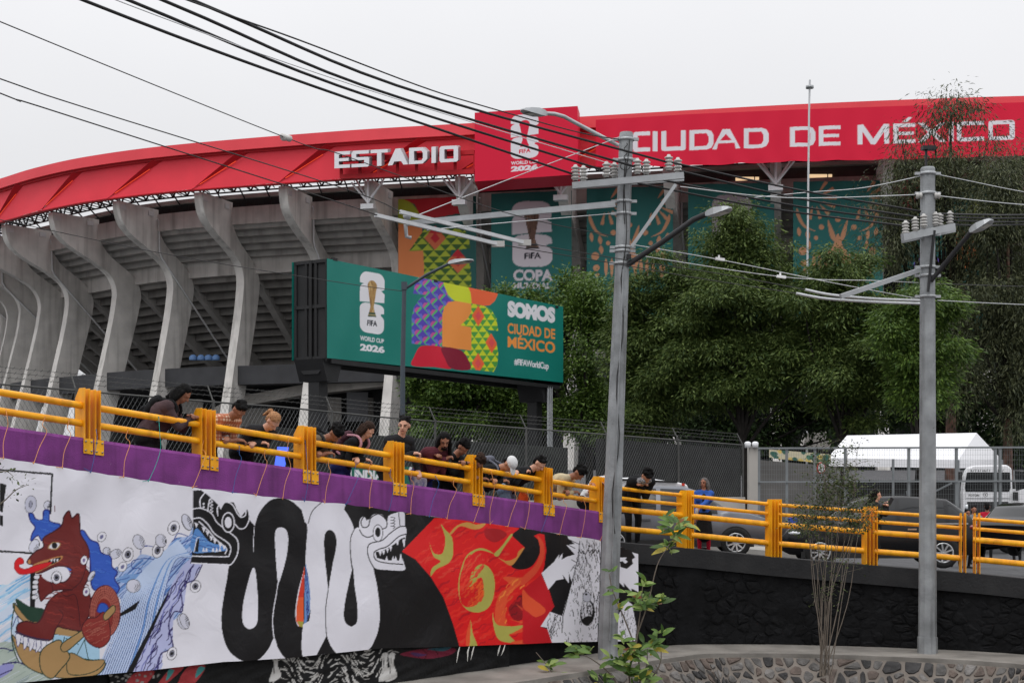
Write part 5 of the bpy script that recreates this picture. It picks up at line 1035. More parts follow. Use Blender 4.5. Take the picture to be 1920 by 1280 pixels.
b = MB(); Wp(b, [(1160, 273, D1 - .12), (1120, 252, D1 - .12), (1078, 230, D1 - .2), (1058, 219, D1 - .3), (1040, 214, D1 - .35), (1024, 213, D1 - .4)], .036, 8); b.build('lamp_arm', GREYM, pa)
def lamp_head(parent, q, wd, m=None):
    """flat street-lamp head: spine from q[0] (arm) to q[1] (tip)"""
    a, c = P(*q[0]), P(*q[1]); d = (c - a); l = d.length; x, z = frame(d); 
    if z.z < 0: z = -z
    b = MB(); n = 8; V = []
    for t, w_, h0, h1 in ((0, .35, -.03, .035), (.12, .55, -.05, .06), (.4, .95, -.06, .07), (.75, 1, -.045, .05), (.95, .7, -.02, .03), (1, .3, -.005, .01)):
        p = a + d * t; V += [p - x * wd * w_ / 2 + z * h0, p + x * wd * w_ / 2 + z * h0, p + x * wd * w_ * .38 + z * h1, p - x * wd * w_ * .38 + z * h1]
    b.add(V, [(i * 4 + k, i * 4 + (k + 1) % 4, (i + 1) * 4 + (k + 1) % 4, (i + 1) * 4 + k) for i in range(5) for k in range(4)] + [(0, 1, 2, 3), (23, 22, 21, 20)])
    o = b.build('lamp_head', m or GREYM, parent); b = MB(); p = a + d * .55 - z * .055; b.add([p - x * wd * .36 - d * .3, p + x * wd * .36 - d * .3, p + x * wd * .36 + d * .28, p - x * wd * .36 + d * .28], [(0, 1, 2, 3)]); b.build('lens', LENS, o, recalc=False); return o
lamp_head(pa, [(1024, 214, D1 - .4), (979, 206, D1 - .9)], .22)
b = MB(); Wp(b, [(1176, 497, D1 - .1), (1240, 455, D1 - .25), (1300, 412, D1 - .5), (1330, 399, D1 - .6)], .05, 8); b.build('lamp_arm', DKM, pa); lamp_head(pa, [(1324, 402, D1 - .6), (1371, 390, D1 - .9)], .26)
b = MB(); b.box(P(1179, 481, D1 - .15), (.08, .1, .08)); b.build('photocell', DKM, pa)
# bracket carrying the trolley wires
tw = P(1152, 381, D1 - .1); tl_ = P(760, 419, D1 - 2.2)
b = MB(); b.bar(tw, tl_, .05, .085); b.bar(tw + Vector((0, 0, -.06)), tl_ + Vector((0, 0, -.03)), .09, .02); b.build('trolley_bracket', GREYM, pa)
b = MB(); b.tube([tl_ + Vector((.05, 0, .12)), tl_ + Vector((0, 0, .02)), tl_ + Vector((.02, 0, -.22)), tl_ + Vector((.1, 0, -.24))], .035, 6); b.ball(tl_ + Vector((.03, 0, .12)), .07, 8); b.build('bracket_end', GREYM, pa)
b = MB()
for y0, y1, k in ((262, 420, 0), (300, 520, 1), (520, 1000, 2)):
    q = [P(px1(y) + pr1(y) * (.2 + .3 * math.sin(y * .03 + k)), y, D1 - pr1(y) * D1 / F - .012) for y in np.linspace(y0, y1, 14)]; b.tube(q, .009, 4)
b.build('loose_wire', WIRED, pa)
b = MB(); b.tube([P(px1(y) + pr1(y) * .18, y, D1 - pr1(y) * D1 / F - .02) for y in np.linspace(505, 1200, 12)], .016, 6); b.build('conduit', POLEM, pa)
b = MB(); b.tube([P(px1(y) + 3 * math.sin(y * .4), y, D1 - pr1(y) * D1 / F - .03) for y in np.linspace(268, 300, 14)], .008, 4); b.tube([P(px1(310) + 9 * math.cos(t), 312 + 7 * math.sin(t), D1 - .22) for t in np.linspace(0, 12.5, 26)], .007, 4); b.build('cable_coil', WIRED, pa)
D2 = 26.2
pb2 = empty('utility_pole', P(1739, 1222, D2)); tag(pb2, 'straight grey utility pole at right with an angled crossarm and base collar', 'pole')
st2 = [(1739, 1224, D2, 18.5), (1739, 1193.2, D2, 18.3), (1739, 1193, D2, 16.8), (1739.5, 900, D2, 15.2), (1739, 560, D2, 14), (1739.5, 317, D2, 13.2), (1739.5, 314, D2, 12)]
octo(MB(), st2).build('shaft', POLEM, pb2)
for y in (326, 363, 440, 501, 517, 556): band(pb2, 1739, y, D2, 14)
b = MB(); b.bar(P(1736.5, 316, D2), P(1736.5, 279, D2), .04, .04); b.box(P(1741, 278, D2), (.24, .16, .07)); b.build('mast_box', DKM, pb2)
for sgn in (-1, 1):
    b = MB(); b.bar(P(1692, 447 + 2 * sgn, D2 - .65 + sgn * .17), P(1789, 427 + 2 * sgn, D2 + .5 + sgn * .17), .06, .13); b.build('crossarm', GREYM, pb2)
for x, y, dd in ((1698, 441, -.6), (1716, 434, -.45), (1732, 428, -.3), (1754, 424, .0), (1762, 426, .2), (1781, 422, .4)): insulator(pb2, P(x, y, D2 + dd - .1), h=.24, r=.07)
for x in (1722, 1756): b = MB(); b.lathe(P(x, 367, D2 - .1), (1, 0, 0), [(-.05, .03), (-.04, .06), (0, .06), (.01, .035), (.03, .06), (.06, .06), (.07, .03)], 8); b.build('spool_insulator', INSU, pb2)
b = MB(); Wp(b, [(1745, 527, D2 - .15), (1790, 472, D2 - .4), (1822, 433, D2 - .7)], .045, 8); b.build('lamp_arm', DKM, pb2); lamp_head(pb2, [(1819, 434, D2 - .7), (1861, 412, D2 - 1.0)], .26)
b = MB(); b.bar(P(1752, 432, D2 - .18), P(1740, 547, D2 - .2), .04, .04); b.build('brace', DKM, pb2)
b = MB(); b.bar(P(1725, 506, D2 - .1), P(1576, 556, D2 - 1.4), .05, .085); b.build('trolley_bracket', GREYM, pb2)
# cables: (name, label, points, radius, material)
def cable(label, pts, r, m, sag=0.0, name='cable', grp=None):
    q = [P(*p) for p in spline(pts, 6)] if len(pts) > 2 else None
    if q is None:
        A, B = P(*pts[0]), P(*pts[1]); q = [A.lerp(B, t) - Vector((0, 0, sag * 4 * t * (1 - t))) for t in np.linspace(0, 1, 15)]
    b = MB(); b.tube(q, r, 5, caps=False); return tag(b.build(name, m, recalc=False), label, 'cable', grp)
cab = 'thick overhead power cables'
for lab, (xa, ya), xm, (xb, yb), (xc, yc) in (('lowest thick black cable running up to the left from the near pole', (1076, 327), 583, (583, 160), (155, 0)), ('second lowest thick black cable running up to the left from the near pole', (1134, 320), 632, (632, 160), (240, 0)), ('second highest thick black cable running up to the left from the near pole', (1192, 313), 680, (680, 160), (304, 0)), ('highest thick black cable passing over the cup sign to the near pole', (1251, 304), 743, (743, 160), (360, 0))):
    # second pole of this span stands nearer, out of view to the left
    cable(lab, [(xa, ya, D1 - .2), (xb, yb, 19.6), (xc, yc, 15.8), (xc - 700, yc - 285, 10.8)], .021, RUBB, grp=cab)
cable('thin pale wire between the thick cables left of the near pole', [(1160, 306, D1), (1127, 302, D1 - .2), (663, 160, 19.8), (290, 28, 16), (-400, -240, 11)], .007, WIREL)
cable('thin wavy dark wire highest of all left of the near pole', [(1165, 262, D1), (1080, 247, D1 - 1.2), (910, 200, 22.4), (783, 160, 20.3), (560, 75, 17.8), (345, -2, 15.6), (-300, -240, 11)], .011, WIRED)
rc = 'thick cables between the two poles'
for lab, a, m_, e in (('highest thick black cable between the two poles', (1256, 304, D1), (1500, 357, D2), (1754, 401, D2)), ('second thick black cable between the two poles', (1272, 320, D1 + .2), (1500, 373, D2), (1732, 409, D2 - .3)), ('third thick black cable between the two poles', (1214, 332, D1), (1490, 386, D2), (1716, 416, D2 - .4)), ('lowest thick black cable between the two poles', (1196, 344, D1), (1450, 392, D2), (1698, 424, D2 - .6))): cable(lab, [a, m_, e], .02, RUBB, grp=rc)
for lab, a, y in (('top thick cable leaving the far pole to the right', (1762, 401, D2 + .1), 402), ('second thick cable leaving the far pole to the right', (1762, 407, D2 + .2), 408), ('third thick cable leaving the far pole to the right', (1768, 413, D2 + .2), 415), ('bottom thick cable leaving the far pole to the right', (1781, 421, D2 + .4), 420)): cable(lab, [a, (1850, a[1] + 2, 27.6), (1920, y + 1, 29), (2300, y - 4, 34)], .018, RUBB, grp='thick cables right of the far pole')
cable('pale wire sagging between the two poles at insulator height', [(1275, 350, D1), (1477, 371, 26), (1722, 365, D2)], .009, WIREL); cable('pale wire leaving the far pole on the right at spool height', [(1757, 367, D2), (1920, 384, 28), (2200, 400, 33)], .009, WIREL)
cable('pale wire rising to the top of the far pole', [(1400, 372, 27), (1512, 361, 27), (1620, 352, 26.5), (1727, 330, D2)], .008, WIREL); cable('pale wire falling to the right from the top of the far pole', [(1752, 326, D2), (1830, 342, 27), (1920, 360, 28.5), (2200, 410, 33)], .008, WIREL)
cable('thin wire with a strain insulator high at the left', [(-500, -170, 12), (0, 41, 16.2), (535, 258, 21.2), (640, 290, 22), (942, 397, 23.8), (1153, 443, D1 - .1)], .008, WIRED)
b = MB(); c = P(537, 260, 21.2); b.ball(c, (.09, .04, .035), 8, M=Matrix.Rotation(math.radians(-10), 3, 'Y')); b.lathe(c + Vector((-.1, 0, .05)), (1, 0, -.35), [(0, .01), (.02, .045), (.06, .05), (.1, .045), (.14, .05), (.18, .045), (.2, .01)], 8); tag(b.build('strain_insulator', INSU), 'small grey strain insulator on the thin wire at upper left', 'insulator')
cable('upper trolley wire coming in from the left edge', [(-500, -30, 12.5), (0, 148, 16.5), (153, 200, 17.8), (640, 352, 21.8), (750, 397, 22.8)], .009, WIRED); cable('lower trolley wire coming in from the left edge', [(-500, -25, 12.5), (0, 175, 16.3), (75, 200, 17), (640, 381, 21.6), (703, 403, 22.4)], .009, WIRED)
for lab, a, e in (('upper flat trolley guide bar beside the near pole bracket', (750, 397, 22.8), (984, 455, 24)), ('lower flat trolley guide bar beside the near pole bracket', (703, 403, 22.4), (934, 457.5, 23.7))):
    b = MB(); b.bar(P(*a), P(*e), .05, .06); gb = b.build('guide_bar', WIREL); tag(gb, lab, 'trolley bar'); b = MB(); b.box(P(*e), (.22, .08, .1)); b.build('end_clamp', INSU, gb)
cable('upper trolley wire from guide bar to the near pole', [(984, 455, 24), (1153, 484, D1 - .3), (1342, 512, 25.9), (1510, 543, 25.2)], .008, WIRED); cable('lower trolley wire from guide bar to the near pole', [(934, 458, 23.7), (1152, 494, D1 - .4), (1300, 520, 25.6), (1493, 550, 25)], .008, WIRED)
cable('stay wire from bracket tip up to the near pole top', [(777, 406, 23.1), (960, 334, 24.2), (1162, 257, D1 - .1)], .008, WIREL); cable('short stay wire from guide bars to the near pole', [(800, 432, 23), (885, 423, 23.4), (1153, 400, D1 - .15)], .008, WIREL)
cable('pale wire with a white insulator right of the near pole', [(1182, 458, D1), (1350, 487, 25.8), (1560, 530, 26), (1722, 560, D2)], .008, WIREL); cable('second pale wire with a white insulator right of the near pole', [(1180, 476, D1), (1465, 519, 26), (1639, 526, 25.9), (1722, 530, D2)], .008, WIREL)
for x, y, l in ((1350, 486, 'small white insulator on the wire over the ash tree'), (1465, 519, 'small white insulator on the lower wire before the far bracket')):
    b = MB(); b.box(P(x, y, 25.8), (.17, .07, .05), M=Matrix.Rotation(math.radians(8), 3, 'Y')); b.box(P(x - 2, y - 4, 25.8), (.03, .04, .07)); tag(b.build('line_insulator', mat('white_porcelain', L(225, 225, 225), .3)), l, 'insulator')
for lab, q in (('upper curved trolley bar at the far pole', [(1510, 543, 25.2), (1560, 553, 25.3), (1640, 560, 25.6), (1724, 563, D2 - .2)]), ('lower curved trolley bar at the far pole', [(1493, 550, 25), (1550, 560, 25.1), (1640, 566, 25.5), (1724, 569, D2 - .3)])):
    b = MB(); b.tube([P(*p) for p in spline(q, 5)], .026, 6); tag(b.build('guide_bar', WIREL), lab, 'trolley bar')
cable('trolley wire leaving the far pole to the right', [(1757, 563, D2), (1920, 571, 29), (2200, 580, 35)], .008, WIREL); cable('span wire leaving the far pole to the right', [(1757, 532, D2), (1920, 537, 29), (2200, 545, 35)], .007, WIRED)
cable('thin wire crossing the columns to the dark lamp post', [(-300, 350, 36), (0, 412, 39), (320, 478, 42), (640, 530, 44.5), (757, 546, 45)], .012, WIRED)
# dark street lamp in front of the billboard, and the flagpole
ld = empty('street_lamp', Vector((P(755, 880, 45).x, 45, gz(P(755, 880, 45).x, 45)))); tag(ld, 'dark slim street lamp with raised arm before the green billboard', 'street lamp')
DKB = mat('slate_lamp_paint', L(66, 74, 82), .5, .08, 2, .05); g0 = wmat(ld).translation
b = MB(); b.tube([g0, P(755, 700, 45), P(758, 537, 45)], [.1, .08, .07], 10); b.build('post', DKB, ld); b = MB(); b.box(P(758, 536, 45), (.18, .18, .25)); b.build('collar', DKB, ld)
b = MB(); Wp(b, [(760, 541, 45), (800, 515, 44.6), (845, 493, 44.2)], .05, 8); b.build('lamp_arm', DKB, ld); lamp_head(ld, [(843, 493, 44.2), (884, 487, 43.4)], .42)
b = MB(); g1 = P(1513, 880, 90); Wp(b, [(1512.5, 900, 90), (1514, 490, 90), (1517, 210, 90), (1518.5, 150, 90)], .065, 8); fp = b.build('flagpole', WIREL); tag(fp, 'tall thin pale pole rising above the rim with a small ring near its top', 'flagpole')
b = MB(); b.lathe(P(1518.3, 163, 90), (0, 0, 1), [(-.1, .06), (-.1, .26), (.06, .26), (.06, .06)], 12); b.build('ring', GREYM, fp)
# ================================================================== TREES
def leaf_mat(name, dark, lite, rough=.6, trans=.25):
    m = bpy.data.materials.new(name); m.use_nodes = True; t = m.node_tree; b = t.nodes['Principled BSDF']; g = t.nodes.new('ShaderNodeNewGeometry')
    r = t.nodes.new('ShaderNodeValToRGB'); r.color_ramp.elements[0].color = (*dark, 1); r.color_ramp.elements[1].color = (*lite, 1); r.color_ramp.elements[0].position = .1; r.color_ramp.elements[1].position = .95
    t.links.new(g.outputs['Random Per Island'], r.inputs[0]); t.links.new(r.outputs[0], b.inputs['Base Color']); b.inputs['Roughness'].default_value = rough; b.inputs['Specular IOR Level'].default_value = .3
    tr = t.nodes.new('ShaderNodeBsdfTranslucent'); t.links.new(r.outputs[0], tr.inputs[0]); mx = t.nodes.new('ShaderNodeMixShader'); mx.inputs[0].default_value = trans
    t.links.new(b.outputs[0], mx.inputs[1]); t.links.new(tr.outputs[0], mx.inputs[2]); t.links.new(mx.outputs[0], t.nodes['Material Output'].inputs[0]); MATS[name] = m; return m
BARK = mat('dark_bark', (.018, .015, .013), .9, .4, 5, .6, 20); BARKR = mat('eucalyptus_bark', L(112, 82, 70), .85, .45, 2.2, .5, 14, tint=L(52, 48, 44)); TWIG = mat('pale_twig', L(112, 103, 93), .85, .2, 6, .3, 30)
def leaves(centers, per, spread, size, asp, droop, seed, flat=.6):
    """rhombic leaflets scattered round clump centres -> V, F"""
    r = np.random.default_rng(seed); C = np.repeat(np.asarray(centers), per, 0); n = len(C)
    o = r.normal(0, 1, (n, 3)) * spread; p = C + o
    d = o * np.array([1, 1, .5]) + r.normal(0, .5, (n, 3)) * np.mean(spread); d[:, 2] -= droop * np.mean(spread); d /= np.linalg.norm(d, axis=1, keepdims=True) + 1e-9
    up = r.normal(0, .5, (n, 3)); up[:, 2] += 1; s = np.cross(d, up); s /= np.linalg.norm(s, axis=1, keepdims=True) + 1e-9
    nn = np.cross(s, d); ln = size * r.uniform(.55, 1.6, (n, 1)); w_ = ln * asp
    V = np.stack([p, p + d * ln * .5 + s * w_ / 2 + nn * ln * .06, p + d * ln, p + d * ln * .5 - s * w_ / 2 + nn * ln * .06], 1).reshape(-1, 3)
    return V, np.arange(4 * n).reshape(n, 4)
def limb(b, pts, r0, r1, n=7): q = spline(pts, 4); b.tube([Vector(p) for p in q], [r0 + (r1 - r0) * i / (len(q) - 1) for i in range(len(q))], n)
def tree(label, bx, D, blobs, n_cl, per, spread, size, asp, droop, lm, bark, seed, tr=.28, group='trees behind the fence', depth=.8, clear=.55, lean=0, branch_px=None):
    """blobs: crown lobes in photograph px (cx, cy, rx, ry); foliage fills an uneven shell of each lobe"""
    r = random.Random(seed); sx = D / F; X0 = (bx - 960) * sx; root = empty('tree', (X0, D, gz(X0, D))); tag(root, label, 'tree', group); g0 = Vector(root.location)
    cs = []; tot = sum(q[2] * q[3] for q in blobs); tips = []
    for cx, cy, rx, ry in blobs:
        c = P(cx, cy, D + r.uniform(-.3, .3)); k = max(4, int(1.25 * n_cl * rx * ry / tot)); R = Vector((rx * sx, rx * sx * depth, ry * sx)); sub = [(Vector((r.gauss(0, .55), r.gauss(0, .55), r.gauss(.1, .55))), r.uniform(.2, .40)) for _ in range(11)]
        tips.append(c)
        for _ in range(k):
            sc, sr_ = r.choice(sub); v = Vector((r.gauss(0, 1), r.gauss(0, 1), r.gauss(.25, 1))).normalized() * sr_ * r.uniform(clear, 1.05) + sc * .8
            if v.length > 1.12: v *= 1.12 / v.length
            if r.random() < .07: v = v.normalized() * r.uniform(1.1, 1.42)
            cs.append((c.x + v.x * R.x, c.y + v.y * R.y, c.z + v.z * R.z))
    V, Fc = leaves(cs, per, spread, size, asp, droop, seed); V = V - np.array(g0)
    np_mesh('crown', V, Fc, lm, False, root)
    b = MB(); top = max(tips, key=lambda q: q.z); mid = g0.lerp(Vector((top.x, top.y, top.z)), .45) + Vector((lean, 0, 0)); limb(b, [g0 - Vector((0, 0, .3)), g0.lerp(mid, .5), mid, top], tr, .04)
    b.build('trunk', bark, root); b = MB()
    for tpt in tips + [Vector(r.choice(cs)) for _ in range(14)]:
        s0 = g0.lerp(mid, r.uniform(.55, 1.0)); j = Vector((r.uniform(-.4, .4), r.uniform(-.4, .4), .3)); limb(b, [s0, s0.lerp(tpt, .5) + j, tpt], tr * .42, .02, 5)
    b.build('limbs', BARK, root); return root
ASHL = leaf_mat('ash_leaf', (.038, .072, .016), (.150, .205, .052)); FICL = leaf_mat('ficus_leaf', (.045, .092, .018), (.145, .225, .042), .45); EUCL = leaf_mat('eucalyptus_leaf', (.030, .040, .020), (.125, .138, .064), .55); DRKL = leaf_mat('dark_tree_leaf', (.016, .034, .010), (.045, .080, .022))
tree('bright green bushy tree under the billboard beside the lamp post', 850, 73, [(840, 755, 75, 52), (910, 745, 80, 60), (800, 745, 45, 55), (870, 700, 70, 40), (850, 800, 90, 26)], 620, 52, .25, .17, .55, .5, FICL, BARK, 31)
tree('bright green tree whose crown shows above the billboard top edge', 1000, 76, [(948, 566, 32, 24), (1000, 572, 36, 26), (960, 604, 60, 36), (1010, 650, 80, 66), (1080, 570, 45, 46), (990, 730, 90, 66), (1088, 543, 26, 22), (980, 795, 90, 30)], 720, 52, .25, .17, .55, .5, FICL, BARK, 32)
tree('green tree filling the gap between billboard and near pole', 1105, 74, [(1105, 590, 50, 70), (1100, 690, 62, 90), (1130, 770, 50, 40), (1070, 775, 60, 40), (1110, 800, 60, 26)], 600, 42, .30, .16, .55, .5, FICL, BARK, 33)
tree('dark leafy tree just right of the near pole', 1240, 68, [(1215, 580, 70, 60), (1250, 520, 60, 40), (1190, 660, 60, 70), (1260, 650, 80, 70), (1210, 760, 76, 54), (1290, 750, 70, 54), (1190, 800, 60, 30)], 1000, 58, (.34, .34, .19), .20, .28, 1.0, ASHL, BARK, 34)
tree('tall pointed ash tree with its top in front of the teal banner', 1410, 66, [(1375, 425, 42, 44), (1380, 490, 84, 60), (1350, 560, 110, 66), (1430, 575, 90, 66), (1380, 650, 130, 66), (1320, 700, 80, 56), (1470, 670, 80, 66), (1400, 730, 120, 44)], 1450, 58, (.34, .34, .19), .20, .28, 1.0, ASHL, BARK, 35, lean=-.3)
tree('ash tree with rounded crown in front of the folk pattern banner', 1590, 64, [(1560, 515, 70, 40), (1600, 560, 90, 56), (1530, 590, 80, 56), (1640, 640, 90, 56), (1560, 690, 120, 56), (1660, 700, 70, 56), (1600, 750, 100, 40)], 1250, 58, (.34, .34, .19), .20, .28, 1.0, ASHL, BARK, 36)
tree('yellowish green tree peeking out behind the far pole', 1720, 60, [(1730, 590, 60, 56), (1745, 670, 50, 44), (1690, 640, 50, 50), (1720, 730, 60, 40)], 500, 58, (.34, .34, .19), .20, .28, 1.0, FICL, BARK, 37)
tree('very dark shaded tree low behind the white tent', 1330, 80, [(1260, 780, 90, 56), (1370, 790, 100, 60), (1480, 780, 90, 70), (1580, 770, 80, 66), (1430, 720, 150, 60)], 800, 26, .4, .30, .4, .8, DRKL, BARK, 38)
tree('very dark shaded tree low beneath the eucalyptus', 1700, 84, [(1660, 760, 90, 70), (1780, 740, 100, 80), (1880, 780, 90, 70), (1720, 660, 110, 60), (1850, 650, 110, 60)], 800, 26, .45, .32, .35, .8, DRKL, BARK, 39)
tree('tall sparse eucalyptus with reddish trunk rising above the crimson rim banner', 1784, 76, [(1782, 212, 52, 30), (1748, 244, 30, 14), (1850, 268, 30, 12), (1690, 262, 24, 10), (1770, 308, 70, 16), (1690, 345, 70, 36), (1800, 345, 90, 42), (1660, 400, 70, 46), (1760, 420, 100, 50), (1840, 470, 70, 60), (1690, 490, 70, 50), (1780, 540, 90, 50), (1740, 620, 80, 60), (1810, 660, 70, 60)], 1150, 32, (.42, .42, .5), .24, .20, 1.6, EUCL, BARKR, 40, tr=.42, clear=.2)
tree('broad grey-green eucalyptus at the right edge', 1890, 72, [(1890, 340, 60, 44), (1900, 430, 70, 60), (1870, 540, 80, 70), (1910, 640, 70, 80), (1840, 620, 60, 60), (1890, 760, 60, 70), (1815, 720, 40, 60), (1850, 420, 60, 60)], 1150, 36, (.40, .40, .5), .23, .20, 1.6, EUCL, BARKR, 41, tr=.35, clear=.2)
# ================================================================== FENCES, TENT, SIGNS
CHAIN = mat('chain_link_zinc', L(96, 98, 98), .5, .15, 3, 0, metal=.4); FPOST = mat('fence_post_zinc', L(82, 82, 80), .6, .2, 2, .1, metal=.2)
FX = [-160, 0, 420, 520, 720, 920, 1133, 1393]; FT = [704, 720, 755, 762, 782, 798, 814, 834]; fdep = vdepth(-60, 25.5, 1393, 42.0)
def fpt(x, up): d = float(fdep(x)); t = P(x, interp(x, FX, FT), d); return t + Vector((0, 0, up))
cf = empty('chain_link_fence', Vector((fpt(500, 0).x, fpt(500, 0).y, gz(fpt(500, 0).x, fpt(500, 0).y)))); tag(cf, 'chain-link fence with barbed wire behind the people on the ramp', 'fence')
A, B = fpt(-160, 0), fpt(1393, 0); FL = (B.xy - A.xy).length; fd = Vector((B.x - A.x, B.y - A.y, 0)).normalized()
xs_ = np.linspace(-160, 1393, 200); as_ = np.array([(fpt(x, 0).xy - A.xy).length for x in xs_])
def fa(a, up): return fpt(float(np.interp(a, as_, xs_)), up)
b = MB(); HH = 2.5; step = .10; rr = .0032
V = []; Fq = []
for sgn in (-1, 1):
    for a in np.arange(-HH, FL + HH, step):
        a0, a1 = (a, a + HH * sgn * .62); lo, hi = -HH, 0.0; 
        t0, t1 = sorted(((0 - a0) / (a1 - a0), (FL - a0) / (a1 - a0))); t0, t1 = max(t0, 0), min(t1, 1)
        if t1 <= t0: continue
        p, q = fa(a0 + (a1 - a0) * t0, lo + HH * t0), fa(a0 + (a1 - a0) * t1, lo + HH * t1); n_ = Vector((fd.y, -fd.x, 0)) * (.004 * sgn); w_ = Vector((rr, 0, 0)); o = len(V)
        V += [p + n_ - w_, p + n_ + w_, q + n_ + w_, q + n_ - w_]; Fq.append((o, o + 1, o + 2, o + 3))
b.add(V, Fq); b.build('chain_link_mesh', CHAIN, cf, recalc=False)['kind'] = 'stuff'
na = int(FL / 2.9)
for i in range(na + 1):
    a = FL * i / na; b = MB(); t = fa(a, .05); g_ = Vector((t.x, t.y, gz(t.x, t.y) - .4)); b.tube([g_, t], .03, 8); b.build('fence_post', FPOST, cf)
    b = MB(); n_ = Vector((fd.y, -fd.x, 0)); b.bar(t - Vector((0, 0, .05)), t - n_ * .22 + Vector((0, 0, .3)), .022, .022); b.build('barb_arm', FPOST, cf)
b = MB(); q = [fa(a, 0) for a in np.linspace(0, FL, 60)]; b.tube(q, .02, 6); b.build('top_rail', FPOST, cf)
for k in (.12, .22, .32):
    b = MB(); n_ = Vector((fd.y, -fd.x, 0)); q = [fa(a, .02 + k) - n_ * (k * .62) for a in np.linspace(0, FL, 60)]; b.tube(q, .004, 4, caps=False); V = []; Fb = []
    for a in np.arange(.1, FL, .14):
        c = fa(a, .02 + k) - n_ * (k * .62); b.bar(c + Vector((-.025, 0, -.025)), c + Vector((.025, 0, .025)), .007, .007)
    b.build('barbed_wire', FPOST, cf, recalc=False)['kind'] = 'stuff'
# dark shade cloth on the right part of the fence and a concrete plinth
SHADE = mat('shade_cloth', (.022, .022, .022), .95, .25, 4, .3, 60); b = MB(); n_ = Vector((fd.y, -fd.x, 0))
xs2 = np.linspace(1120, 1392, 20); V = []
for x in xs2: d = float(fdep(x)); V += [fpt(x, -.12) - n_ * .06, fpt(x, -2.4) - n_ * .06]
b.add(V, [(2 * i, 2 * i + 1, 2 * i + 3, 2 * i + 2) for i in range(19)]); tag(b.build('shade_cloth', SHADE, recalc=False), 'dark grey shade cloth hung on the chain-link fence right of the near pole', 'shade cloth')
b = MB(); V = []
for x in np.linspace(560, 1125, 20): V += [fpt(x, -.35) - n_ * 1.2, fpt(x, -2.6) - n_ * 1.2]
b.add(V, [(2 * i, 2 * i + 1, 2 * i + 3, 2 * i + 2) for i in range(19)]); tag(b.build('shade_cloth', mat('shade_cloth_dark', (.03, .032, .03), .95, .4, 3, .3, 50), recalc=False), 'dark screen cloth behind the fence below the billboard', 'shade cloth')  # near-black cloth colour with random mottling
b = MB(); x0, x1 = fpt(420, -2.05), fpt(1400, -1.72)
for xa, xb in zip(np.linspace(420, 1390, 9)[:-1], np.linspace(420, 1390, 9)[1:]):
    h0 = interp(xa, [420, 900, 1150, 1420], [2.0, 1.9, 1.75, 1.55]); h1 = interp(xb, [420, 900, 1150, 1420], [2.0, 1.9, 1.75, 1.55])
    a_, c_ = fpt(xa, -h0) + n_ * .14, fpt(xb, -h1) + n_ * .14; dn = Vector((0, 0, -1.8)); bk = -n_ * .25
    b.add([a_, c_, c_ + dn, a_ + dn, a_ + bk, c_ + bk], [(0, 1, 2, 3), (0, 4, 5, 1)])
tag(b.build('fence_plinth', CONC), 'low pale concrete plinth under the chain-link fence', 'plinth')
# green cloth with white letters tied low on the fence
cv = Canvas(630, 868, 800, 915, 4, L(36, 104, 86)); cv.text('MUNDIAL', [(640, 879), (727, 882), (727, 901), (640, 898)], BW, .05); cv.text('A', [(764, 873), (776, 874), (776, 886), (764, 885)], BW, .05)
o = print_sheet('fence_banner', cv, np.linspace(632, 798, 120), lambda x: 872 + (x - 632) * .02, lambda x: 908, lambda x: float(fdep(x)) - .5, 40, PM, relief=lambda X, Y: .02 * np.sin(X * .2), thick=0); tag(o, 'green cloth banner with white capitals low on the fence behind the railing', 'banner')
# blue lit screen panel behind the ponytailed woman
b = MB(); q = [P(514, 876, 29), P(533, 879, 29), P(541, 838, 29), P(520, 837, 29)]; b.prism(q, (0, .05, 0)); tag(b.build('screen_panel', mat('blue_screen', L(90, 120, 230), .4, .15, 6, 0, emit=L(70, 100, 255), estr=.8)), 'small bright blue screen seen through the fence left of the third whole post', 'screen')
# concrete gate post with a lamp
gp = empty('gate_post', Vector((P(1411, 1000, 42.3).x, 42.3, gz(P(1411, 1000, 42.3).x, 42.3)))); tag(gp, 'pale concrete gate post with small white lamps at the end of the chain-link fence', 'gate post')
b = MB(); t = P(1411, 836, 42.3); g_ = wmat(gp).translation; b.box((t.x, 42.3, (t.z + g_.z) / 2 - .2), (.27, .3, t.z - g_.z + .4)); b.build('shaft', CONC, gp)
for dx in (-9, 5): b = MB(); c = P(1411 + dx, 834, 42.1); b.lathe(c, (0, 0, 1), [(-.08, .03), (-.08, .09), (.07, .1), (.1, .06), (.11, 0)], 10); b.build('lamp', WHITEM, gp)
# steel mesh security fence
sf = empty('mesh_fence', Vector((P(1660, 1000, 46).x, 46, gz(P(1660, 1000, 46).x, 46)))); tag(sf, 'tall galvanised welded mesh fence in front of the white tent', 'fence')
GALV = mat('galvanised_fence', L(128, 132, 134), .5, .12, 2, .05, metal=.35); DS = 46.0; ptop = 838; pbot = 1012
for x, yb in ((1423, 1012), (1475, 1010), (1528, 1005), (1585, 1005), (1704, 1002), (1793, 1002), (1866, 1002), (1875, 1002), (1960, 1002)):
    b = MB(); b.bar(P(x, yb, DS), P(x, ptop + (2 if x < 1600 else 0), DS), .1 if x > 1560 else .075, .08); b.build('fence_post', GALV, sf)
for y in (839, 902, 985):
    b = MB(); b.bar(P(1420, y + 1, DS - .06), P(1990, y - 1, DS - .06), .05, .06); b.build('fence_rail', GALV, sf)
b = MB(); V = []; Fq = []
for x in np.arange(1424, 1985, 4.6): b.bar(P(x, 840, DS - .03), P(x, 1004, DS - .03), .0045, .0045)
for y in np.arange(843, 1004, 9.2): b.bar(P(1424, y, DS - .035), P(1985, y, DS - .035), .0045, .0045)
b.build('welded_mesh', GALV, sf, recalc=False)['kind'] = 'stuff'
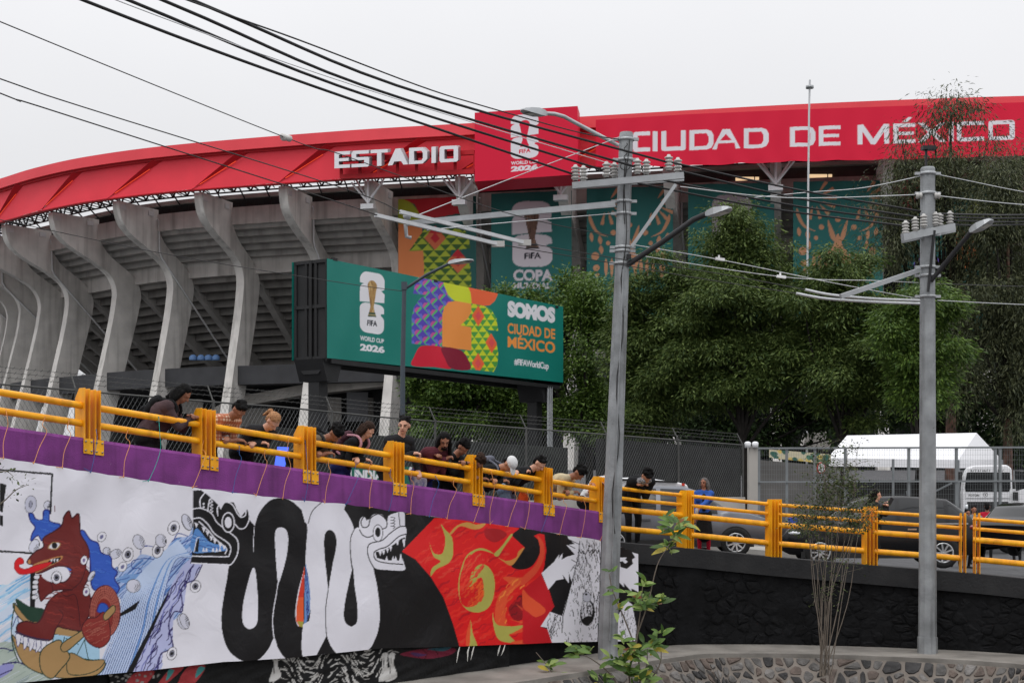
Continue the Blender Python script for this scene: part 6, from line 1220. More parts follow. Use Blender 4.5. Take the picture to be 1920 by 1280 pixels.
for q in (((1660, 960), (1590, 930)), ((1700, 940), (1640, 975)), ((1715, 940), (1785, 905)), ((1545, 890), (1590, 925)), ((1700, 920), (1715, 990))): b = MB(); b.bar(P(*q[0], DS + .5), P(*q[1], DS + .5), .05, .05); b.build('brace', GALV, sf)
# folk-pattern cloth beyond the mesh fence and a dark wall
b = MB(); cv = Canvas(1440, 838, 1560, 875, 3, L(196, 188, 160)); rr6 = random.Random(2)
for _ in range(40): x, y = rr6.uniform(1442, 1556), rr6.uniform(840, 870); cv.blob([(x - 5, y - 2), (x, y - 5), (x + 6, y), (x, y + 5)], rr6.choice((L(52, 96, 84), L(70, 120, 100), L(206, 180, 100))))
o = print_sheet('yard_banner', cv, np.linspace(1442, 1558, 80), lambda x: 842 + (x - 1442) * .08, lambda x: 858 + (x - 1442) * .1, lambda x: 50.0, 20, PM, thick=0); tag(o, 'narrow cream and green leaf patterned cloth beyond the mesh fence', 'banner')
b = MB(); b.prism([P(1425, 862, 52), P(1570, 874, 52), P(1570, 1010, 52), P(1425, 1010, 52)], (0, .3, 0)); tag(b.build('yard_wall', mat('yard_wall_render', L(96, 94, 92), .9, .2, 1, .2)), 'low grey rendered wall behind the mesh fence at its left end', 'wall')
b = MB(); b.prism([P(1540, 900, 66), P(1990, 900, 66), P(1990, 985, 66), P(1540, 985, 66)], (0, .3, 0)); tag(b.build('yard_wall', mat('yard_wall_dark', (.03, .03, .03), .9, .3, 1, .2)), 'long dark wall in the shade under the white tent', 'wall')
# pale concrete slabs of the stadium approach glimpsed under the trees
for lab, q, d in (('pale slab glimpsed through leaves right of the far pole', [(1822, 790), (1875, 772), (1878, 786), (1826, 806)], 110), ('pale wedge slab glimpsed low left of the white tent', [(1512, 812), (1548, 806), (1560, 838), (1505, 838)], 88)):
    b = MB(); b.prism([P(x, y, d) for x, y in q], (0, 1.0, 0)); tag(b.build('concrete_slab', CONC), lab, 'slab')
# white marquee
TENT = mat('white_tent_pvc', (.80, .80, .82), .5, .03, .6, .12, 3); tn = empty('tent', Vector((P(1700, 980, 56).x, 57, gz(P(1700, 980, 56).x, 57)))); tag(tn, 'white marquee tent with a pitched roof behind the mesh fence', 'tent')
dA = 55.0; R0, R1 = P(1588, 816, 57.5), P(1831, 811, 57.5); E0, E1 = P(1552, 858, 54.5), P(1797, 862, 54.5); G1 = P(1879, 862, 59.5); G0 = E0 + (G1 - E1)
b = MB(); n = 14; V = []
for i in range(n + 1):
    t = i / n; sgm = -.05 * abs(math.sin(t * math.pi * 3)); V += [E0.lerp(E1, t), E0.lerp(E1, t).lerp(R0.lerp(R1, t), .5) + Vector((0, 0, sgm)), R0.lerp(R1, t), G0.lerp(G1, t)]
b.add(V, [(i * 4 + k, (i + 1) * 4 + k, (i + 1) * 4 + k + 1, i * 4 + k + 1) for i in range(n) for k in range(3)]); b.build('roof', TENT, tn, recalc=False)
b = MB(); b.add([E1, G1, R1, E1.lerp(G1, .5)], [(0, 3, 2), (3, 1, 2)]); b.build('gable', TENT, tn, recalc=False)
b = MB(); dn = Vector((0, 0, -.32)); b.add([E0, E1, E1 + dn, E0 + dn], [(0, 3, 2, 1)]); b.add([E1, G1, G1 + dn, E1 + dn], [(0, 3, 2, 1)]); b.build('valance', TENT, tn, recalc=False)
for p in (E0, E1, G1, E0.lerp(E1, .5)): b = MB(); b.tube([p, Vector((p.x, p.y, gz(p.x, p.y) - .3))], .05, 8); b.build('leg', GALV, tn)
# kerb along the far side of the road, blue post sign, traffic sign
b = MB(); V = []
for x in np.linspace(1330, 1500, 8): p = P(x, 1020, 37.0); p.z = gz(p.x, p.y); V += [p, p + Vector((0, 0, .16)), p + Vector((0, .25, .16)), p + Vector((0, 3, .16))]
b.add(V, [(i * 4 + k, (i + 1) * 4 + k, (i + 1) * 4 + k + 1, i * 4 + k + 1) for i in range(7) for k in range(3)]); tag(b.build('kerb', PAVE, recalc=False), kind='structure')
b = MB(); c = P(1487, 980, 43.5); b.box((c.x, 43.5, gz(c.x, 43.5) + .45), (.27, .25, 1.1)); b.box((c.x, 43.5, gz(c.x, 43.5) + 1.02), (.2, .2, .06)); tag(bevel(b.build('blue_bollard', mat('blue_paint', L(52, 76, 168), .5, .1))), 'small blue utility box standing by the mesh fence beyond the railing', 'utility box')
sg = empty('traffic_sign', Vector((P(1539, 990, 47).x, 47, gz(P(1539, 990, 47).x, 47)))); tag(sg, 'round white traffic sign with a red rim half hidden by the thin shrub', 'sign')
b = MB(); c = P(1539, 877, 47); b.tube([Vector((c.x, 47, gz(c.x, 47))), c], .03, 6); b.build('post', GALV, sg); b = MB(); b.lathe(c, (.55, -.83, 0), [(0, .2), (.02, .2), (.021, .16)], 16); b.build('rim', mat('sign_red', L(190, 40, 44), .5), sg); b = MB(); b.lathe(c, (.55, -.83, 0), [(.024, .16), (.0245, 0)], 16); b.build('plate', WHITEM, sg)
# ================================================================== VEHICLES
BLKP = mat('black_car_paint', (.006, .006, .007), .25, .1, 3, 0, spec=.3); GRYP = mat('grey_car_paint', L(98, 100, 106), .3, .05, 3, 0, metal=.4, spec=.6); WHTP = mat('white_truck_paint', L(226, 226, 228), .35, .03, 2, 0, spec=.5); GLS = mat('tinted_glass', (.008, .009, .010), .08, .1, 2, 0, spec=.35); TYRE = mat('tyre_rubber', (.012, .012, .012), .85, .1, 9, .1); RIMM = mat('alloy_rim', L(196, 198, 200), .3, .05, 4, 0, metal=.7); HLT = mat('headlight_glass', L(220, 224, 228), .12, .05, 3, 0, spec=.8); TLT = mat('tail_light_off', L(120, 18, 20), .2, .05, 3, 0, spec=.7); TLL = mat('tail_light_lit', L(255, 60, 40), .2, .05, 3, 0, emit=(1, .12, .05), estr=2.0); CHR = mat('chrome_strip', L(210, 212, 214), .15, .03, 3, 0, metal=.9); TRIM = mat('black_plastic_trim', (.02, .02, .02), .7)
def wheel(parent, x, y, r, side, w_=.22):
    wh = empty('wheel', (x, y, r)); wh.parent = parent; b = MB(); ax = Vector((0, side, 0)); b.lathe((0, -side * w_ * .5, 0), ax, [(0, r * .62), (0, r * .94), (.03, r), (w_ - .03, r), (w_, r * .94), (w_, r * .66), (w_ - .04, r * .62)], 22); b.build('tyre', TYRE, wh, local=False)
    b = MB(); b.lathe((0, 0, 0), ax, [(w_ * .5 - .05, r * .60), (w_ * .5 + .0, r * .66), (w_ * .5 - .01, r * .58), (w_ * .5 - .06, r * .55), (w_ * .5 - .06, 0)], 22)
    for k in range(9):
        t = 2 * math.pi * k / 9; d = Vector((math.cos(t), 0, math.sin(t))); b.bar(Vector((0, side * (w_ * .5 - .025), 0)) + d * r * .08, Vector((0, side * (w_ * .5 - .012), 0)) + d * r * .6, .035, .06, up=ax)
    b.ball((0, side * (w_ * .5 - .02), 0), (r * .12, .03, r * .12), 8); b.build('rim', RIMM, wh, local=False); return wh
def car(name, label, cat, loc, rz, Lh, Wd, prof, paint, wx, wr, gh, belt, lit=None, grp=None, strip=True):
    """prof: stations (x, top z, bottom z, half width, roof half width); gh: x of cowl, roof start, roof end, tail of the greenhouse; nose at +x"""
    root = empty(name, loc, rz); tag(root, label, cat, grp); xs = [p[0] for p in prof]; X = np.linspace(xs[0], xs[-1], 46); b = MB(); gl = MB(); V = []; rows = 7
    for x in X:
        tz, bz, hw, rw = (interp(x, xs, [p[k] for p in prof]) for k in (1, 2, 3, 4)); bl = min(belt(x), tz - .04); side = [(hw * .93, bz), (hw, bz + .13), (hw * 1.01, (bz + bl) / 2), (hw * .965, bl), ((rw * .97 if tz - bl > .15 else hw * .93), tz - .07 if tz - bl > .15 else tz - .025), (rw * .82 if tz - bl > .15 else hw * .8, tz - .012), (0, tz)]
        V += [(x, s * y, z) for s in (-1,) for y, z in side] + [(x, y, z) for y, z in side[-2::-1]]
    n = 13; faces = []; mats_ = []
    ga, gb_, gc, gd = gh
    for i in range(len(X) - 1):
        xm = (X[i] + X[i + 1]) / 2
        for k in range(n - 1):
            side_gl = k in (3, 8) and gd + .12 < xm < ga - .25; scr = k in (4, 5, 6, 7) and (gb_ + .03 < xm < ga - .05 or gd + .05 < xm < gc - .03)
            pillar = side_gl and any(abs(xm - q) < .05 for q in ((ga + gd) / 2 + .05, gd + .62))
            faces.append((i * n + k, (i + 1) * n + k, (i + 1) * n + k + 1, i * n + k + 1)); mats_.append(1 if (side_gl or scr) and not pillar else 0)
    b.add(V, faces, 0, True); b.add(V[:n], [tuple(range(n))]); b.add(V[-n:], [tuple(range(n - 1, -1, -1))]); b.m = mats_ + [0, 0]
    b.build('body', [paint, GLS], root, local=False)
    hw = max(p[3] for p in prof)
    for s in (-1, 1):
        for x in wx:
            wheel(root, x, s * (hw - .065), wr, s); c = MB(); N = 14
            arc = [(x + (wr + .035) * math.cos(math.pi * k / N), wr + (wr + .035) * math.sin(math.pi * k / N)) for k in range(N + 1)]; c.add([(a, s * (hw * 1.012), z) for a, z in arc] + [(x, s * hw * 1.012, wr * .6)], [(k, k + 1, N + 1) for k in range(N)]); c.build('wheel_arch', TRIM, root, local=False, recalc=False)
        nose, tail = xs[-1], xs[0]; nz = interp(nose - .25, xs, [p[1] for p in prof]); tz = belt(tail + .1)
        c = MB(); c.ball((nose - .40, s * hw * .78, nz - .13), (.26, .14, .07), 10); c.build('headlight', HLT, root, local=False)
        c = MB(); c.ball((tail + .16, s * hw * .80, tz - .12), (.2, .17, .09), 10); c.build('tail_light', TLL if lit else TLT, root, local=False)
        c = MB(); c.ball((ga - .55, s * (hw + .09), belt(ga) + .06), (.1, .11, .07), 8); c.build('mirror', paint, root, local=False)
        if strip: c = MB(); c.bar((gd + .15, s * hw * .985, belt(0) + .012), (ga - .5, s * hw * .985, belt(0) + .012), .02, .03); c.build('chrome_strip', CHR, root, local=False)
        c = MB(); c.bar((tail + .35, s * hw * .99, .3), (nose - .45, s * hw * .99, .3), .06, .14); c.build('side_skirt', TRIM, root, local=False)
        for xd in ((ga + gd) / 2 - .35, (ga + gd) / 2 + .55): c = MB(); c.bar((xd, s * hw * 1.012, belt(0) - .12), (xd + .2, s * hw * 1.012, belt(0) - .12), .03, .035); c.build('door_handle', CHR if strip else paint, root, local=False)
    c = MB(); c.box((xs[-1] - .02, 0, .5), (.06, hw * 1.2, .2)); c.build('grille', TRIM, root, local=False)
    return root
def place(x, y, d): p = P(x, y, d); return (p.x, p.y, p.z)
suvp = [(-2.25, .95, .42, .70, .6), (-2.15, 1.05, .36, .84, .62), (-1.95, 1.32, .30, .90, .62), (-1.55, 1.60, .28, .92, .64), (-.6, 1.67, .26, .92, .66), (.2, 1.65, .26, .92, .65), (.62, 1.52, .26, .92, .62), (1.25, 1.10, .26, .92, .7), (1.7, 1.04, .27, .90, .7), (2.1, .92, .30, .80, .6), (2.3, .70, .40, .62, .5)]
beltS = lambda x: 1.02 - .02 * x
ang = math.radians(176)
car('suv', 'black sport utility car with chrome window strip behind the railing by the far pole', 'car', place(1640, 1060, 33.0), ang, 4.6, 1.84, suvp, BLKP, (1.42, -1.38), .36, (1.25, .55, -1.5, -2.1), beltS)
sedp = [(-2.3, .92, .40, .68, .5), (-2.15, 1.02, .34, .82, .55), (-1.6, 1.06, .28, .88, .6), (-1.05, 1.36, .26, .89, .58), (-.6, 1.43, .25, .89, .6), (.3, 1.43, .25, .89, .6), (.75, 1.28, .25, .89, .58), (1.25, .98, .25, .89, .66), (1.8, .90, .27, .86, .6), (2.2, .76, .30, .74, .5), (2.32, .62, .38, .6, .4)]
car('sedan', 'black sedan with a lit red tail light at the right edge', 'car', place(1930, 1048, 35.0), math.radians(52), 4.6, 1.78, sedp, BLKP, (1.4, -1.4), .33, (1.25, .5, -.75, -1.6), lambda x: .92, lit=True)
car('hatchback', 'grey hatchback partly hidden behind the person in black at the railing', 'car', place(1262, 1040, 30.8), math.radians(-4), 4.1, 1.72, [(q[0] * .93, q[1] * .93, q[2], q[3] * .95, q[4] * .95) for q in suvp], GRYP, (1.3, -1.28), .32, (1.2, .5, -1.4, -1.95), lambda x: .93, strip=False)
# white box van end behind the hatchback
vn = empty('box_van', place(1225, 1040, 34.5), 0); tag(vn, 'white box van body behind the grey hatchback right of the near pole', 'van'); g_ = wmat(vn).translation
b = MB(); prf = [P(1120, 897, 34.5), P(1200, 894, 34.5), P(1272, 904, 34.5), P(1288, 908, 34.5), P(1294, 925, 34.5), P(1296, 1002, 34.5), P(1120, 1002, 34.5)]; b.prism(prf, (0, 1.9, 0)); bevel(b.build('body', WHTP, vn), .03)
b = MB(); b.box(P(1281, 908, 34.45), (.07, .06, .06)); b.build('marker_lamp', mat('red_marker', L(200, 60, 40), .3), vn); b = MB(); b.bar(P(1125, 897, 34.45), P(1270, 903.5, 34.45), .04, .05); b.build('roof_rail', TRIM, vn); b = MB(); b.bar(P(1125, 948, 34.46), P(1294, 948, 34.46), .03, .03); b.build('seam', TRIM, vn)
for x in (1150, 1268): b = MB(); b.lathe(P(x, 1018, 34.4), (0, -1, 0), [(0, .36), (.2, .36), (.2, .2), (.15, .18), (.15, 0)], 18); b.build('wheel', TYRE, vn)
# white light truck
tk = empty('truck', Vector((P(1860, 990, 50).x, 50, gz(P(1860, 990, 50).x, 50)))); tag(tk, 'white light truck cab with a dark windscreen behind the mesh fence', 'truck'); DT = 50.0
b = MB(); fr = [(1806, 968), (1805, 925), (1809, 892), (1815, 877), (1826, 872), (1888, 871), (1897, 878), (1899, 925), (1898, 968)]; b.prism([P(x, y, DT) for x, y in fr], (.55, 2.0, 0)); bevel(b.build('cab', WHTP, tk), .06, 3)
b = MB(); b.prism([P(x, y, DT - .02) for x, y in ((1811, 921), (1809, 914), (1813, 886), (1818, 883), (1889, 882), (1894, 886), (1895, 914), (1892, 921))], (0, .03, 0)); b.build('windscreen', GLS, tk)
cv = Canvas(1808, 875, 1900, 945, 6, WHTP.node_tree.nodes['Principled BSDF'].inputs['Base Color'].default_value[:3]); cv.a[:] = L(226, 226, 228); rt = random.Random(6)
cv.text('FOTON', [(1816, 926), (1836, 926), (1836, 930.5), (1816, 930.5)], L(40, 40, 44), .04); cv.disc(1847.5, 927, 4.4, 4.4, L(40, 40, 44)); cv.disc(1847.5, 927, 3.4, 3.4, L(226, 226, 228)); cv.disc(1847.5, 927, 1.6, 1.6, L(40, 40, 44))
print_sheet('front_panel', cv, np.linspace(1811, 1894, 160), lambda x: 923, lambda x: 933, lambda x: DT - .03, 24, print_mat('enamel_print', .4, 0, 2), tk, thick=0)
cv = Canvas(1812, 876, 1895, 890, 6, L(226, 226, 228))
for k in range(15):
    if k not in (9, 10): x_ = 1821 + k * 4.2; cv.line([(x_, 884), (x_ + rt.choice((0, 1)), 880), (x_ + 2, 880 + rt.choice((0, 4)))], .9, L(50, 50, 56))
print_sheet('visor', cv, np.linspace(1814, 1894, 150), lambda x: 878.5, lambda x: 885, lambda x: DT - .05, 22, MATS['enamel_print'], tk, thick=0)
b = MB(); b.box(P(1852, 951, DT - .06), (1.45, .12, .42)); b.build('grille', mat('truck_grille', (.02, .02, .021), .6), tk); b = MB(); b.box(P(1852, 968, DT - .1), (1.85, .2, .2)); b.build('bumper', TRIM, tk)
b = MB(); b.prism([P(x, y, DT + .3) for x, y in ((1902, 882), (1921, 884), (1921, 916), (1905, 920))], (.02, .1, 0)); b.build('side_window', GLS, tk)
for x in (1816, 1888): b = MB(); b.ball(P(x, 950, DT - .06), (.14, .05, .11), 8); b.build('headlight', HLT, tk)
for x in (1799, 1904): b = MB(); b.box(P(x, 892 if x < 1850 else 930, DT - .15), (.16, .1, .3)); b.build('mirror', TRIM, tk)
for x in (1815, 1890): b = MB(); c = P(x, 975, DT + .5); b.lathe((c.x, c.y, gz(c.x, c.y) + .4), (0, -1, 0), [(0, .4), (.25, .4), (.25, .2), (.2, 0)], 16); b.build('wheel', TYRE, tk)
b = MB(); c = P(1880, 900, DT + 3.4); b.box((c.x + 1.2, c.y + .4, gz(c.x, c.y) + 1.5), (2.1, 3.4, 1.6)); b.build('cargo_body', WHTP, tk)
# ================================================================== PEOPLE
def skin(n, c): return mat(n, c, .5, .10, 14, .05, spec=.35)
SK1, SK2, SK3 = skin('skin_tan', L(176, 124, 98)), skin('skin_brown', L(146, 98, 76)), skin('skin_light', L(200, 150, 126))
def cloth(n, c, var=.18, rough=.9): return mat(n, c, rough, var, 9, .55, 16, spec=.15)
C_BLACK = cloth('black_cotton', (.012, .012, .013)); C_CHAR = cloth('charcoal_denim', (.022, .022, .024)); C_PLUM = cloth('plum_brown_jacket', L(72, 56, 58)); C_OLIVE = cloth('olive_tee', L(104, 92, 76)); C_MAROON = cloth('maroon_hoodie', L(84, 40, 48)); C_BEIGE = cloth('beige_shirt', L(182, 168, 138)); C_WHITE = cloth('white_tee', L(206, 206, 206), .06); C_BLUE = cloth('blue_jacket', L(48, 84, 158)); C_JEAN = cloth('blue_jeans', L(62, 84, 128)); C_NAVY = cloth('navy_jeans', L(38, 44, 92)); C_LJ = cloth('light_jeans', L(116, 132, 152)); C_RED = cloth('red_knit', L(170, 30, 52)); C_GREY = cloth('grey_tee', L(110, 112, 116), .5); SHOE = cloth('dark_shoe', (.02, .02, .02))
HBLK = mat('black_hair', (.0055, .005, .005), .7, .3, 30, .35, 90, spec=.12); HBRN = mat('brown_hair', (.030, .016, .011), .7, .3, 30, .35, 90, spec=.12); HBLD = mat('blonde_hair', L(160, 116, 80), .65, .35, 30, .4, 90, spec=.2); HGRY = mat('grey_hair', L(88, 84, 82), .65, .4, 30, .4, 90, spec=.2)
def plaid():
    m = bpy.data.materials.new('orange_plaid_cotton'); m.use_nodes = True; t = m.node_tree; b = t.nodes['Principled BSDF']; b.inputs['Roughness'].default_value = .9; co = t.nodes.new('ShaderNodeTexCoord'); last = None
    base = t.nodes.new('ShaderNodeRGB'); base.outputs[0].default_value = (*L(228, 200, 172), 1); last = base.outputs[0]
    for d, s, c in (('X', 34, L(168, 78, 40)), ('Z', 34, L(150, 66, 34)), ('Y', 34, L(176, 92, 54))):
        wv = t.nodes.new('ShaderNodeTexWave'); wv.bands_direction = d; wv.inputs['Scale'].default_value = s / 6; wv.inputs['Distortion'].default_value = .8; t.links.new(co.outputs['Object'], wv.inputs['Vector'])
        mr = t.nodes.new('ShaderNodeMapRange'); mr.inputs[1].default_value = .5; mr.inputs[2].default_value = .65; mr.inputs[4].default_value = .72; t.links.new(wv.outputs['Fac'], mr.inputs[0]); mx = t.nodes.new('ShaderNodeMixRGB'); mx.inputs[2].default_value = (*c, 1); t.links.new(mr.outputs[0], mx.inputs[0]); t.links.new(last, mx.inputs[1]); last = mx.outputs[0]
    t.links.new(last, b.inputs['Base Color']); return m
C_PLAID = plaid()
class Flesh:
    """overlapping rounded volumes fused into one continuous skin"""
    def __init__(s): s.p = []
    def cap(s, a, b, ra, rb, m): s.p.append(('c', Vector(a), Vector(b), ra, rb, m)); return s
    def ell(s, c, R, m, M=None): s.p.append(('e', Vector(c), Vector(R), M or Matrix.Identity(3), 0, m)); return s
    def mesh(s, name, mats, parent, voxel=.009, smooth=4, dec=.42, rough=0.0, local=False):
        b = MB()
        for q in s.p:
            if q[0] == 'c':
                _, a, c, ra, rb, m = q; d = c - a; l = d.length or 1e-4
                if d.length < 1e-4: d = Vector((0, 0, 1))
                pr = [(-ra * math.cos(t), max(ra * math.sin(t), 1e-5)) for t in np.linspace(0, math.pi / 2, 5)] + [(l + rb * math.sin(t), max(rb * math.cos(t), 1e-5)) for t in np.linspace(0, math.pi / 2, 5)]; b.lathe(a, d, pr, 12)
            else: b.ball(q[1], q[2], 14, M=q[3])
        o = b.build(name, mats, parent, local=False)
        rm = o.modifiers.new('r', 'REMESH'); rm.mode = 'VOXEL'; rm.voxel_size = voxel; sm = o.modifiers.new('s', 'SMOOTH'); sm.iterations = smooth; sm.factor = .5
        if rough:
            tx = bpy.data.textures.new('locks', 'CLOUDS'); tx.noise_scale = .022; dm = o.modifiers.new('d', 'DISPLACE'); dm.texture = tx; dm.strength = rough; dm.mid_level = .5
        if dec < 1: dc = o.modifiers.new('x', 'DECIMATE'); dc.ratio = dec
        dg = bpy.context.evaluated_depsgraph_get(); me = bpy.data.meshes.new_from_object(o.evaluated_get(dg)); old = o.data; o.modifiers.clear(); o.data = me; bpy.data.meshes.remove(old)
        me.materials.clear()
        for mm in mats: me.materials.append(mm)
        n = len(me.polygons); C = np.empty(n * 3, np.float32); me.polygons.foreach_get('center', C); C = C.reshape(-1, 3); best = np.full(n, 1e9); idx = np.zeros(n, np.int32)
        for q in s.p:
            if q[0] == 'c':
                a, c = np.array(q[1]), np.array(q[2]); d = c - a; l2 = max(float(d @ d), 1e-9); t = np.clip(((C - a) @ d) / l2, 0, 1); dist = np.linalg.norm(C - a - t[:, None] * d, axis=1) - (q[3] + (q[4] - q[3]) * t)
            else:
                Mi = np.array(q[3].inverted()); L_ = (C - np.array(q[1])) @ Mi.T; R_ = np.array(q[2]); k = np.linalg.norm(L_ / R_, axis=1); dist = (k - 1) * R_.min()
            u = dist < best; best[u] = dist[u]; idx[u] = q[5]
        me.polygons.foreach_set('material_index', idx); me.polygons.foreach_set('use_smooth', np.ones(n, bool)); me.update(); return o
def ik(s, t, l1, l2, hint):
    d = t - s; l = d.length
    if l > (l1 + l2) * .985: t = s + d.normalized() * (l1 + l2) * .985; d = t - s; l = d.length
    d.normalize(); x = (l1 * l1 - l2 * l2 + l * l) / (2 * l); h = math.sqrt(max(l1 * l1 - x * x, 1e-5)); u = hint - d * hint.dot(d); u.normalize(); return s + d * x + u * h, t
def hand(fl, wrist, d, up, m, k, grip, side):
    """palm, four curled fingers of unequal length and a thumb leaving the side of the palm"""
    d = d.normalized(); r = d.cross(up).normalized() * side; up = (r.cross(d) * side).normalized(); pc = wrist + d * .048 * k
    fl.cap(wrist, wrist + d * .02, .026 * k, .028 * k, m); fl.ell(pc, (.020 * k, .040 * k, .050 * k), m, Matrix((up, r, d)).transposed())
    for i, (o, ln) in enumerate(((-.028, .068), (-.010, .078), (.009, .074), (.027, .058))):
        b0 = wrist + d * .088 * k + r * o * k; b1 = b0 + (d * (1 - .35 * grip) - up * .65 * grip).normalized() * ln * .52 * k; b2 = b1 + (d * (.75 - 1.1 * grip) - up * (.35 + .6 * grip)).normalized() * ln * .5 * k
        fl.cap(b0 - d * .02, b1, .0105 * k, .0098 * k, m); fl.cap(b1, b2, .0098 * k, .0088 * k, m)
    t0 = wrist + d * .03 * k - r * .032 * k; t1 = t0 + (d * .6 - r * .75 - up * .3 * grip).normalized() * .036 * k; t2 = t1 + (d * .8 - r * .05 - up * .6 * grip).normalized() * .03 * k; fl.cap(t0, t1, .0135 * k, .0115 * k, m); fl.cap(t1, t2, .0115 * k, .0095 * k, m)
def person(label, head_px, base, facing, h, mats, hands, lean=(.1, 1.35), head=(0.3, 0, 0), sleeve=1.0, bulk=1.0, hair='short', hairm=HBLK, skirt=0, face=False, beard=False, extra=None, voxel=.009, fix_lean=None, group='people along the railing', jacket=0.0, legs=None, chest_m=None, dec=.33, sw=1.0):
    """base(u)->feet point; u and the lean of the trunk are solved so the head falls on head_px. mats: skin, top, lower, (shoe)"""
    if group == 'people along the railing': h = h * 1.17; bulk = bulk * 1.06
    k = h / 1.70; R = Matrix.Rotation(facing - math.pi / 2, 3, 'Z')
    def trunk(ln):
        hip = Vector((0, -.14 * min(ln, 1.2), .90 * k - .03 * ln)); a1, a2, a3 = ln * .75, ln * 1.0, ln * 1.12; D_ = lambda a: Vector((0, math.sin(a), math.cos(a)))
        ab = hip + D_(a1) * .16 * k; ch = ab + D_(a2) * .20 * k; nk = ch + D_(a3) * .165 * k; hp = ln * .35 + head[0]; hc = nk + (D_(a3 * .9) * .075 + D_(hp) * .10) * k + Vector((math.sin(head[2]) * .06, 0, 0)); return hip, ab, ch, nk, hc, a2, a3, hp
    def proj(p, u): w = base(u) + R @ p; return 960 + F * w.x / w.y, YH - F * (w.z - CZ) / w.y
    lo, hi = lean; ln = (lo + hi) / 2 if fix_lean is None else fix_lean; u = base.u0
    for _ in range(24):
        hc = trunk(ln)[4]; x, y = proj(hc, u); x2, _y = proj(hc, u + .01); u += max(-.5, min(.5, (head_px[0] - x) / ((x2 - x) / .01 or 1)))
        if fix_lean is None:
            y = proj(hc, u)[1]; y2 = proj(trunk(min(ln + .02, 1.6))[4], u)[1]; g_ = (y2 - y) / .02
            if abs(g_) > 1: ln = max(lo, min(hi, ln + max(-.15, min(.15, (head_px[1] - y) / g_))))
    hip, ab, ch, nk, hc, a2, a3, hp = trunk(ln); O = base(u); PEOPLE.append((label[:34], round(ln, 2), [round(a - c) for a, c in zip(proj(hc, u), head_px)]))
    root = empty('person', O, facing - math.pi / 2); tag(root, label, 'person', group); inv = Matrix.Translation(O) @ R.to_4x4(); inv = inv.inverted()
    f = Flesh(); S, T, B_, SH = 0, 1, 2, 3; J = jacket
    X = Vector((1, 0, 0)); D_ = lambda a: Vector((0, math.sin(a), math.cos(a)))
    for s in (-1, 1):
        hj = hip + X * (.085 * k * s); st = legs or (.02, -.10); an = Vector((s * .10 * k, st[0] if s > 0 else st[1], .075)); kn = hj.lerp(an, .52) + Vector((s * .01, .05, 0)) + Vector((0, .03, 0))
        f.cap(hj, kn, .088 * k * bulk, .060 * k, B_); f.cap(kn, an, .060 * k, .042 * k, B_ if not skirt else 4); f.cap(an + Vector((0, -.03, -.03)), an + Vector((s * .02, .16 * k, -.045)), .040, .032, SH)
    f.cap(hip - X * .06 * k, hip + X * .06 * k, .122 * k * bulk, .122 * k * bulk, B_); f.cap(hip + D_(ln * .5) * .05, ab, .125 * k * bulk + J, .122 * k * bulk + J, T); f.cap(ab, ch, .122 * k * bulk + J, .12 * k * bulk + J, T)
    f.cap(ch - X * .075 * k, ch + X * .075 * k, .118 * k * bulk + J, .118 * k * bulk + J, T)
    if skirt: f.cap(hip, Vector((0, 0, skirt)), .15 * k, .20 * k, B_)
    shs = []
    for s in (-1, 1):
        sh = ch + D_(a3) * .10 * k + X * (.175 * k * s * sw) + Vector((0, 0, .0)); f.cap(nk - D_(a3) * .03, sh, .062 * k + J * .6, .066 * k * bulk + J, T); shs.append(sh)
    f.cap(nk - D_(a3) * .03, nk + (hc - nk) * .45, .058 * k, .052 * k, S)
    # head
    yaw = Matrix.Rotation(head[1], 3, 'Z'); HM = yaw @ Matrix.Rotation(-hp, 3, 'X') if True else None; HM = HM @ Matrix.Rotation(head[2], 3, 'Y'); H = lambda x, y, z: hc + HM @ (Vector((x, y, z)) * k)
    f.ell(H(0, -.008, .022), (.073 * k, .092 * k, .098 * k), S, HM); f.ell(H(0, .028, -.042), (.054 * k, .062 * k, .066 * k), S, HM); f.ell(H(0, .058, -.088), (.026 * k, .024 * k, .020 * k), S, HM)
    f.cap(H(0, .086, .012), H(0, .106, -.024), .009 * k, .0135 * k, S); f.ell(H(0, .078, -.060), (.024 * k, .012 * k, .009 * k), S, HM); f.cap(H(-.034, .076, .024), H(.034, .076, .024), .012 * k, .012 * k, S)
    for s in (-1, 1): f.ell(H(.076 * s, -.008, -.006), (.010 * k, .022 * k, .030 * k), S, HM)
    # arms
    for s, tgt in zip((-1, 1), hands):
        sh = shs[0 if s < 0 else 1]
        if tgt is None: w_ = sh + Vector((s * .08, .06, -.54 * k)); grip = .5
        elif isinstance(tgt, str): w_ = sh + Vector({'down': (s * .05, .06, -.532 * k), 'hip': (s * .04, .18, -.40 * k), 'fold': (-s * .10, .22, -.30 * k), 'up': (s * .02, .30, -.02)}[tgt]); grip = .6
        else: w_ = inv @ Vector(tgt); w_ = w_ + (sh - w_).normalized() * .06 + Vector((0, 0, .02)); grip = .85
        el, w_ = ik(sh, w_, .285 * k, .255 * k, Vector((s * .2, -.9, 0)) if tgt == 'down' else Vector((s * .55, -.35, -.6))); ra = .053 * k * bulk + J
        f.cap(sh, el, ra, .044 * k + J * .8, T); me_ = el.lerp(w_, .05 + .93 * sleeve) if sleeve > 0 else el
        f.cap(el, w_, .040 * k, .028 * k, S)
        if sleeve > 0: f.cap(el, me_, .044 * k + J * .8, (.036 if sleeve > .8 else .042) * k + J * .6, T)
        d = (w_ - el).normalized(); d = (d + Vector((0, .2, -.35 * grip))).normalized(); hand(f, w_, d, Vector((0, .35, .9)) if abs(d.z) < .9 else Vector((0, 1, 0)), S, k, grip, s)
    body = f.mesh('body', list(mats) + ([SHOE] if len(mats) < 4 else []) + ([C_RED] if skirt else []), root, voxel, 3, dec)
